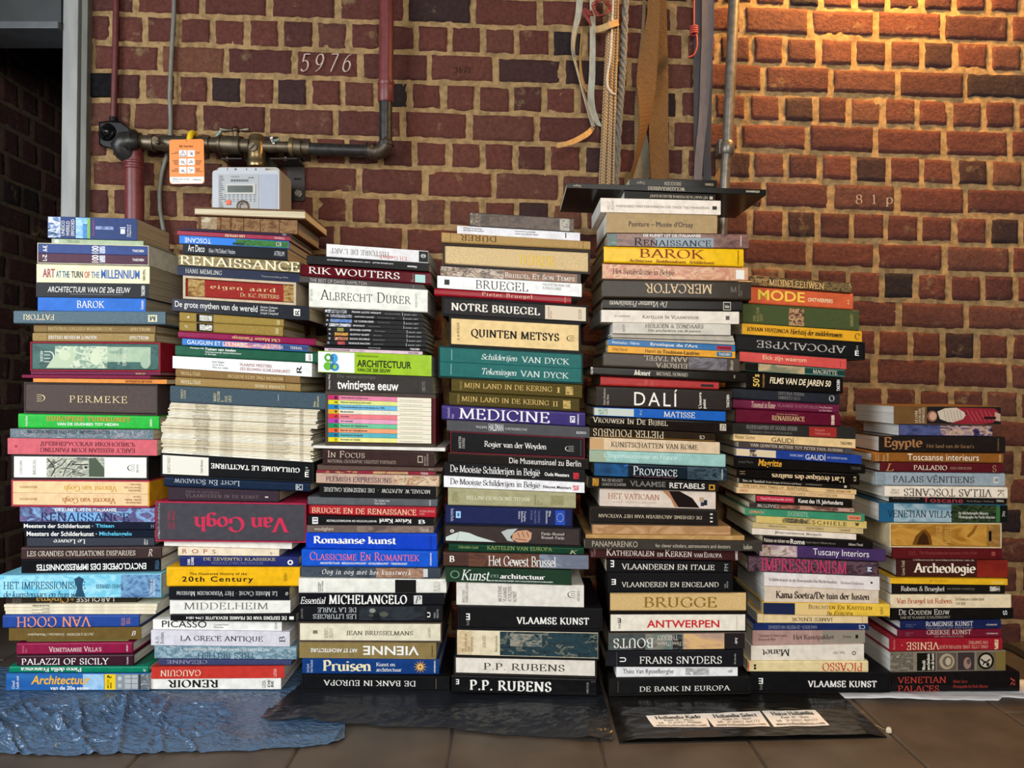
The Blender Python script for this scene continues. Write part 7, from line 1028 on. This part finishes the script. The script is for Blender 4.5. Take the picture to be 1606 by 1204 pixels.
# grey laid rope: three strands wound round each other
r = empty('grey_rope', P(974, 130, YW-.03), 'thick grey twisted rope hanging beside the tan cords', 'rope')
ax = smooth([P(983, -60, YW-.018), P(979.5, 40, YW-.018), P(977, 100, YW-.018), P(973.5, 150, YW-.017), P(970, 200, YW-.016), P(965, 290, YW-.016), P(963, 325, YW-.016)], 22)
for k in range(3):
    mb = MB(); mb.tube([c_+Vector((math.cos(j*.42+k*2.094)*2.9*S, math.sin(j*.42+k*2.094)*2.9*S, 0)) for j, c_ in enumerate(ax)], 2.9*S, mat('8f8a80', .85, 0, .25, .4, 220), 8); mb.build('strand', r)
CRM = mat('a9a594', .7, 0, .15, .2, 120, stretch=(1, 1, .3)); CRO = mat('b08c58', .75, 0, .15, .2, 120)
r = empty('cream_strap', P(910, 110, YW-.03), 'cream webbing strap with loose curled end on the wall', 'strap')
mb = MB(); ribbon(mb, [(911, -60, .03, 5, 0, 0), (908, 15, .03, 5, 0, 0), (901, 50, .032, 4, 0, .004), (899, 80, .034, 2.6, 0, .008), (906, 112, .036, 1.4, 0, .009), (916, 150, .036, 1.5, 0, .009), (925, 180, .035, 2.5, 0, .006), (930.5, 198, .034, 3, 1, .003)], CRM); mb.build('webbing', r)
mb = MB(); ribbon(mb, [(930.5, 199, .034, 2, 3, 0), (922, 209, .05, 2, 4, 0), (905, 219, .07, 1, 4.2, 0), (888, 225.5, .085, 0, 4, 0), (873, 228.5, .09, 0, 3.6, 0)], CRO); mb.build('loose_end', r)
r = empty('pale_strap', P(928, 120, YW-.025), 'pale narrow strap hanging between cream strap and tan cords', 'strap')
mb = MB(); ribbon(mb, [(929, -60, .022, 4.5, 0, 0), (929.5, 60, .022, 4.5, 0, 0), (928.5, 120, .022, 5, 0, 0), (926.5, 150, .022, 5.4, 0, 0), (930, 176, .022, 5.4, 1, 0), (940, 198, .018, 5, 2, 0)], CRM); mb.build('webbing', r)
mb = MB(); ribbon(mb, [(913, 45, .02, .8, 0, .004), (910, 95, .02, 1.4, 0, .004), (913, 125, .02, 2.4, 0, .004), (921, 145, .02, 2.5, 1, .004)], CRO); mb.build('binding_strap', r)
mb = MB(); RS = mat('8a3a30', .8, 0, .2, .5, 160); cc = P(943, 13, YW-.06)
for k in range(3): mb.tube([cc+Vector((math.cos(a)*(.019+.003*k)+.002*math.sin(5*a+k), .006*math.sin(3*a+k)-.004*k, math.sin(a)*(.02+.002*k))) for a in [j*2*math.pi/22 for j in range(23)]], .0022, RS, 8)
for k in range(7): mb.tube(smooth([P(930, 24, YW-.055), P(923+k*.6, 17+k % 3*3, YW-.06-.002*k), P(916+k*1.4, 14+k*2.4, YW-.055), P(914+k*2.2, 22+k*3.2, YW-.05)]), .0022, RS, 6)
tag(mb.build('red_string', None, cc), 'frayed red string knotted above the hanging tan cords', 'string')
def strap(name, label, path, m, th=.0022):
    mb = MB(); ribbon(mb, path, m, th); o = mb.build(name, None, P(path[2][0], path[2][1], YW-path[2][2])); return tag(o, label, 'strap')
strap('webbing_strap', 'wide brown webbing strap twisted edge-on at its lower end', [(1026, -60, .05, 9, 0, 0), (1025, 20, .05, 10, 0, 0), (1018, 80, .05, 14, 0, 0), (1014, 125, .05, 15.5, 0, .004), (1013, 165, .052, 11.5, 0, .012), (1008, 205, .055, 6, 0, .018), (998, 250, .055, 3, 0, .02), (988, 285, .05, 2.4, 0, .02), (982, 325, .05, 2.2, 0, .02)], WEB)
strap('webbing_strap', 'straight wide brown webbing strap behind the twisted one', [(1036, -60, .02, 8, 0, 0), (1037, 40, .02, 9, 0, 0), (1036, 110, .02, 12, 0, 0), (1033, 200, .02, 15, 0, 0), (1035, 280, .02, 14.5, 0, 0), (1035, 340, .02, 14, 0, 0)], WEB)
strap('webbing_strap', 'worn grey-brown webbing hanging behind the twisted brown strap', [(1012, -60, .012, 2.5, 0, 0), (1009, 40, .012, 2.5, 0, 0), (1003, 110, .012, 4, 0, 0), (1002, 180, .014, 7, 0, 0), (1007, 240, .014, 12, 0, 0), (1004, 290, .014, 13, 0, 0), (1004, 340, .014, 13, 0, 0)], WEBG)
DG = mat('3a3538', .6, 0, .12, .15, 90, stretch=(1, 1, .3)); DG2 = mat('575054', .6, 0, .12, .15, 90, stretch=(1, 1, .3))
strap('grey_strap', 'dark grey strap hanging left of the steel pipe', [(1095, -60, .03, 7, 0, 0), (1095, 40, .03, 7, 0, 0), (1094, 120, .03, 6, 0, 0), (1094, 200, .03, 6, 0, 0), (1094, 300, .03, 6, 0, 0), (1094, 330, .03, 6, 0, 0)], DG)
strap('grey_strap', 'lighter grey strap crossing over the dark grey strap', [(1110, -60, .04, 9.5, 0, 0), (1110, 40, .04, 9.5, 0, 0), (1107, 110, .04, 8.5, 0, 0), (1103, 180, .042, 7, 0, 0), (1096, 250, .044, 6.5, 0, 0), (1093, 330, .044, 6, 0, 0)], DG2)
strap('grey_strap', 'thin dark strap emerging behind the lighter grey strap', [(1116, -60, .018, 3.5, 0, 0), (1114, 100, .018, 3.5, 0, 0), (1111, 180, .018, 5, 0, 0), (1109, 250, .018, 6, 0, 0), (1110, 330, .018, 7, 0, 0)], DG)
r = empty('red_lanyard', P(1089, 40, YW-.05), 'thin red lanyard with a knot and hooked end beside grey straps', 'lanyard'); RC = mat('a83c34', .6, 0, .12, .2, 160)
mb = MB(); mb.tube([P(1088.5, -60, YW-.05), P(1088.3, 44, YW-.05)], 1.3*S, RC, 8); mb.tube(smooth([P(1091, 46, YW-.052), P(1093, 60, YW-.052), P(1092.6, 74, YW-.052), P(1088, 86, YW-.052), P(1080, 90, YW-.052)]), 1.5*S, RC, 8); mb.build('cord', r)
mb = MB()
for k in range(4): mb.tube(arc(P(1088.5, 43+k*3.2, YW-.05), Vector((5.2*S, 0, 0)), Vector((0, -.007, .0015)), 0, 360, 14), 1.5*S, RC, 8)
mb.build('knot', r)
# ---------------------------------------------------------------- plastic sheets, bag, crumb on the floor
def plastic(h, rough, sc, strength, h2=None):
    m = bpy.data.materials.new('plastic_'+h); nt, b = nodes(m); L = nt.links.new
    b.inputs['Base Color'].default_value = rgb(h); b.inputs['Roughness'].default_value = rough; b.inputs['Specular IOR Level'].default_value = .6
    tc = nt.nodes.new('ShaderNodeTexCoord'); hs = []
    for rot, scl, k_ in ((.45, (1, 2.6, 1), 1.0), (-.5, (1, 2.2, 1), .7)):
        mp = nt.nodes.new('ShaderNodeMapping'); mp.inputs['Rotation'].default_value = (0, 0, rot); mp.inputs['Scale'].default_value = scl
        nz = nt.nodes.new('ShaderNodeTexNoise'); nz.inputs['Scale'].default_value = sc*.5; L(tc.outputs['Object'], nz.inputs['Vector'])
        ad = nt.nodes.new('ShaderNodeVectorMath'); ad.operation = 'MULTIPLY_ADD'; ad.inputs[1].default_value = (.03, .03, 0); L(nz.outputs['Color'], ad.inputs[0]); L(tc.outputs['Object'], ad.inputs[2]); L(ad.outputs[0], mp.inputs[0])
        v = nt.nodes.new('ShaderNodeTexVoronoi'); v.feature = 'F1'; v.inputs['Scale'].default_value = sc*k_; L(mp.outputs[0], v.inputs['Vector']); hs.append(v.outputs['Distance'])
    mm = nt.nodes.new('ShaderNodeMath'); mm.operation = 'ADD'; L(hs[0], mm.inputs[0]); L(hs[1], mm.inputs[1])
    bp = nt.nodes.new('ShaderNodeBump'); bp.inputs['Strength'].default_value = strength; bp.inputs['Distance'].default_value = .006
    L(mm.outputs[0], bp.inputs['Height']); L(bp.outputs[0], b.inputs['Normal']); return m
def lerp_path(pts, s):
    xs = [p_[0] for p_ in pts]; x = xs[0]+(xs[-1]-xs[0])*s
    for a, b in zip(pts, pts[1:]):
        if x <= b[0] or b is pts[-1]:
            k = (x-a[0])/((b[0]-a[0]) or 1); return x, a[1]+(b[1]-a[1])*k
def sheet(name, label, cat, front, back, m, z0, amp, nx, ny, seed, ridge=lambda s, t: 0.0, th=.0012, flatz=None, damp=lambda s, t: 1.0, flat_=False):
    """front/back edges in photo pixels on the floor; t=0 front, 1 back"""
    mb = MB(); off = Vector((seed*3.1, seed*1.7, 0)); top = []
    for j in range(ny+1):
        tt = j/ny
        for i_ in range(nx+1):
            s_ = i_/nx; fx, fy = lerp_path(front, s_); bx, by = lerp_path(back, s_)
            a, b = floorP(fx, fy), floorP(bx, by); p_ = a.lerp(b, tt)
            q = p_+off; dp = damp(s_, tt); 
            env = max(0.0, min(1.0, (flatz-p_.y)/.07)) if flatz else 1.0
            vd = noise.voronoi(Vector((q.x*13+q.y*9, q.y*30-q.x*11, 0)))[0]; ve = noise.voronoi(Vector((q.x*34-q.y*20, q.y*60+q.x*18, 3)))[0]
            w_ = .75*(1-min(1, (vd[1]-vd[0])*1.5))+.35*(1-min(1, (ve[1]-ve[0])*1.5))+.3*noise.noise(q*6)+.0*(1-abs(noise.noise(Vector((q.x*9+q.y*5, q.y*22-q.x*6, 0)))))**3*.7+.3*(1-abs(noise.noise(Vector((q.x*30, q.y*46, 2)))))**3+.25*noise.noise(q*5)
            edge = min(1.0, tt*7+.25)
            z = z0+(max(0, amp*env*edge*w_)+ridge(s_, tt)*env)*dp
            top.append(Vector((p_.x+.0035*noise.noise(q*60), p_.y+.004*noise.noise(q*25)*(1 if j else 1.6), z)))
    n = (nx+1)*(ny+1); bot = [v-Vector((0, 0, min(th, v.z-.0002))) for v in top]; fs = []
    for j in range(ny):
        for i_ in range(nx):
            a = j*(nx+1)+i_; fs.append((a, a+1, a+nx+2, a+nx+1)); fs.append((n+a, n+a+nx+1, n+a+nx+2, n+a+1))
    for i_ in range(nx):
        fs.append((i_+1, i_, n+i_, n+i_+1)); k = ny*(nx+1)+i_; fs.append((k, k+1, n+k+1, n+k))
    for j in range(ny):
        k = j*(nx+1); fs.append((k, k+nx+1, n+k+nx+1, n+k)); k += nx; fs.append((k+nx+1, k, n+k, n+k+nx+1))
    mb.add(top+bot, fs, m, not flat_); o = mb.build(name, None, floorP((front[0][0]+front[-1][0])/2, (front[0][1]+back[0][1])/2)); return tag(o, label, cat)
FZ = 1.735
_fr = random.Random(11); FOLDS = [(_fr.uniform(0, 1), _fr.uniform(-.9, .9), _fr.uniform(.004, .012), _fr.uniform(.006, .016), _fr.random()) for _ in range(22)]
def FOLD(s, t):      # long straight creases
    z = 0.0
    for a, k, h, w_, c in FOLDS:
        d = abs(s-a-k*t*.45)/w_
        if d < 1: z = max(z, h*(1-d)*max(0, 1-abs(t-c*.7)*1.6))
    return z
sheet('plastic_sheet', 'crinkled blue plastic sheet on the tiles under first two stacks', 'plastic sheet', [(-110, 1180), (0, 1183), (60, 1187), (200, 1183), (300, 1181), (400, 1177), (480, 1172), (525, 1168), (541, 1158)], [(-110, 1046), (60, 1046), (541, 1046)],
      plastic('4c6684', .2, 70, .45), .0007, .010, 190, 90, 1, lambda s, t: .016*math.exp(-((s-.12-t*.75)/.035)**2)*(t < .8)+FOLD(s, t), flatz=FZ, damp=lambda s, t: 1-max(0, min(1, (s-.70)/.06))*max(0, min(1, (t-.08)/.08)), flat_=True)
sheet('plastic_sheet', 'dark grey plastic sheet on the tiles under third and middle stacks', 'plastic sheet', [(408, 1128), (420, 1132), (450, 1133), (540, 1136), (600, 1141), (700, 1143), (760, 1151), (850, 1157), (930, 1161), (962, 1163)], [(500, 1048), (936, 1048)],
      plastic('202329', .34, 26, .2), .0024, .008, 150, 50, 2, lambda s, t: .008*math.exp(-((s-.93)/.03)**2)*(1-t)+.010*math.exp(-((s-.12-t*.1)/.05)**2), flatz=1.69, flat_=True)
sheet('plastic_sheet', 'folded white plastic sheet under the shortest stack', 'plastic sheet', [(1306, 1091), (1322, 1094.6), (1363, 1096), (1447, 1098.4), (1500, 1098.4), (1566, 1098.6), (1572, 1094), (1606, 1095), (1640, 1095)], [(1306, 1066), (1640, 1066)],
      plastic('e2e2e4', .5, 18, .3), .0012, .004, 110, 30, 3, lambda s, t: .024*math.exp(-((s-.3)/.16)**2)*math.exp(-((t-.22)/.2)**2), flatz=1.74)
# black folded bag with three paper labels
mb = MB(); BP = plastic('161310', .26, 18, .4); nx, ny = 110, 44; top = []; FL, FR, BR, BL = (972, 1166), (1391, 1157), (1290, 1064), (944, 1064)
def bagp(s_, tt, dz=0.0):
    f = floorP(FL[0]+(FR[0]-FL[0])*s_, FL[1]+(FR[1]-FL[1])*s_); b = floorP(BL[0]+(BR[0]-BL[0])*s_, BL[1]+(BR[1]-BL[1])*s_); p_ = f.lerp(b, tt)
    env = max(0, min(1, (1.70-p_.y)/.05)); e = min(1, min(s_, 1-s_)*16)
    z = .0024+env*(.0075*e*(1-.35*tt)+.0022*noise.noise(p_*14)+.0012*noise.noise(p_*37))
    return Vector((p_.x, p_.y, max(z, .0024)+dz))
for j in range(ny+1):
    for i_ in range(nx+1): top.append(bagp(i_/nx, j/ny))
fs = [(j*(nx+1)+i_, j*(nx+1)+i_+1, (j+1)*(nx+1)+i_+1, (j+1)*(nx+1)+i_) for j in range(ny) for i_ in range(nx)]
mb.add(top, fs, BP, True)
n0 = [bagp(i_/nx, 0) for i_ in range(nx+1)]; n1 = [Vector((v.x, v.y+.012, .0012)) for v in n0]; mb.add(n0+n1, [(i_+1, i_, nx+1+i_, nx+2+i_) for i_ in range(nx)], BP)
for s_ in (0, 1):
    a = [bagp(s_, j/ny) for j in range(ny+1)]; b = [Vector((v.x, v.y, .0012)) for v in a]; mb.add(a+b, [(j, j+1, ny+2+j, ny+1+j) for j in range(ny)], BP)
b1 = [Vector((v.x, v.y, .0008)) for v in (bagp(0, 0), bagp(1, 0), bagp(1, 1), bagp(0, 1))]; b2 = [v+Vector((0, 0, .0012)) for v in b1]; mb.hexa(b1+b2, BP)
bag = mb.build('plastic_bag', None, floorP(1160, 1130)); tag(bag, 'black glossy bag with three white paper labels before tallest stack', 'bag')
def inv(px, py):   # pixel -> bag coordinates by search
    best = None
    s_, tt = .5, .5
    for _ in range(60):
        v = bagp(s_, tt); x = 803+v.x*F/v.y; y = 602+(H-v.z)*F/v.y
        tt = min(.98, max(.01, tt+(y-py)*.006)); s_ = min(.99, max(.01, s_+(px-x)*.0018))
    return s_, tt
LW = mat('f2f3f3', .7, 0, .06, .2, 30)
for quad, lines in ((((1013, 1122.5), (1105.5, 1118.5), (1114, 1140), (1025.5, 1140)), ['Hollandia Kado', 'Kaai 31 - Sluis', 'tel. +31 (0)117 461866', 'www.hollandiakado.com']),
                    (((1103.5, 1119), (1191, 1115), (1208, 1139.5), (1120, 1140)), ['Hollandia Select', 'Kade 20 - Sluis', 'tel. +31 (0)117 461772', 'www.hollandiasluis.com']),
                    (((1194.5, 1115), (1278, 1113.5), (1301, 1137.5), (1214, 1140)), ['Huize Hollandia', 'Kaai 30 - Sluis', 'tel. +31 (0)117 461277', 'www.hollandiasluis.com'])):
    cs = [inv(*q) for q in quad]; mb = MB()
    def lp(a, b, dz=.0007):
        s_ = (cs[0][0]*(1-a)+cs[1][0]*a)*(1-b)+(cs[3][0]*(1-a)+cs[2][0]*a)*b; tt = (cs[0][1]*(1-a)+cs[1][1]*a)*(1-b)+(cs[3][1]*(1-a)+cs[2][1]*a)*b
        return bagp(s_, tt, dz)
    g_ = [[lp(i_/12, j/6) for i_ in range(13)] for j in range(7)]
    mb.add([v for r_ in g_ for v in r_], [(j*13+i_, j*13+i_+1, (j+1)*13+i_+1, (j+1)*13+i_) for j in range(6) for i_ in range(12)], LW, True)
    for k_, (l_, x0, x1, y0, y1) in enumerate(zip(lines, (.13, .25, .13, .06), (.90, .76, .88, .95), (.10, .40, .58, .78), (.36, .53, .73, .94))):
        put_text(mb, l_, 'sb' if k_ == 0 else 's', flat('141414'), lambda a, b, q: lp(x0+(x1-x0)*a, y0+(y1-y0)*b, .0012+.00003*q))
    mb.build('paper_label', bag, tuple(bag.location))
cr = floorP(1394, 1148); mb = MB(); bm = [cr+Vector((.006*math.cos(a)*(1+.2*math.sin(3*a)), .005*math.sin(a), z)) for z in (0.0003, .006, .010) for a in [k*math.pi/3 for k in range(6)]]
mb.rings([bm[0:6], bm[6:12], [v.lerp(cr+Vector((0, 0, .010)), .4) for v in bm[12:18]]], mat('d8cbb6', .8, 0, .1, .2, 90), True, True, False); tag(mb.build('plaster_crumb', None, cr), 'small pale crumb on the floor beside the black bag', 'crumb')
mb = MB(); mb.tube([floorP(1372, 1136, .004), floorP(1382, 1141, .002), floorP(1391, 1145, .002)], .0005, flat('b8a888'), 6); tag(mb.build('thread', None, floorP(1382, 1141)), 'fine pale thread from the black bag to the crumb', 'thread')
# dark strap end lying by the wall at the right
mb = MB(); pts = [(1570, 1006), (1590, 1012), (1612, 1024), (1640, 1034)]
a = smooth([floorP(x, y, .006) for x, y in pts]); b = smooth([floorP(x-6, y+7, .003) for x, y in pts]); mb.rings([[p_, q_, q_-Vector((0, 0, .0015)), p_-Vector((0, 0, .0015))] for p_, q_ in zip(a, b)], mat('16130f', .6, 0, .1), True, True, False)
tag(mb.build('strap_end', None, floorP(1590, 1014)), 'black strap lying on floor beside the shortest stack', 'strap')
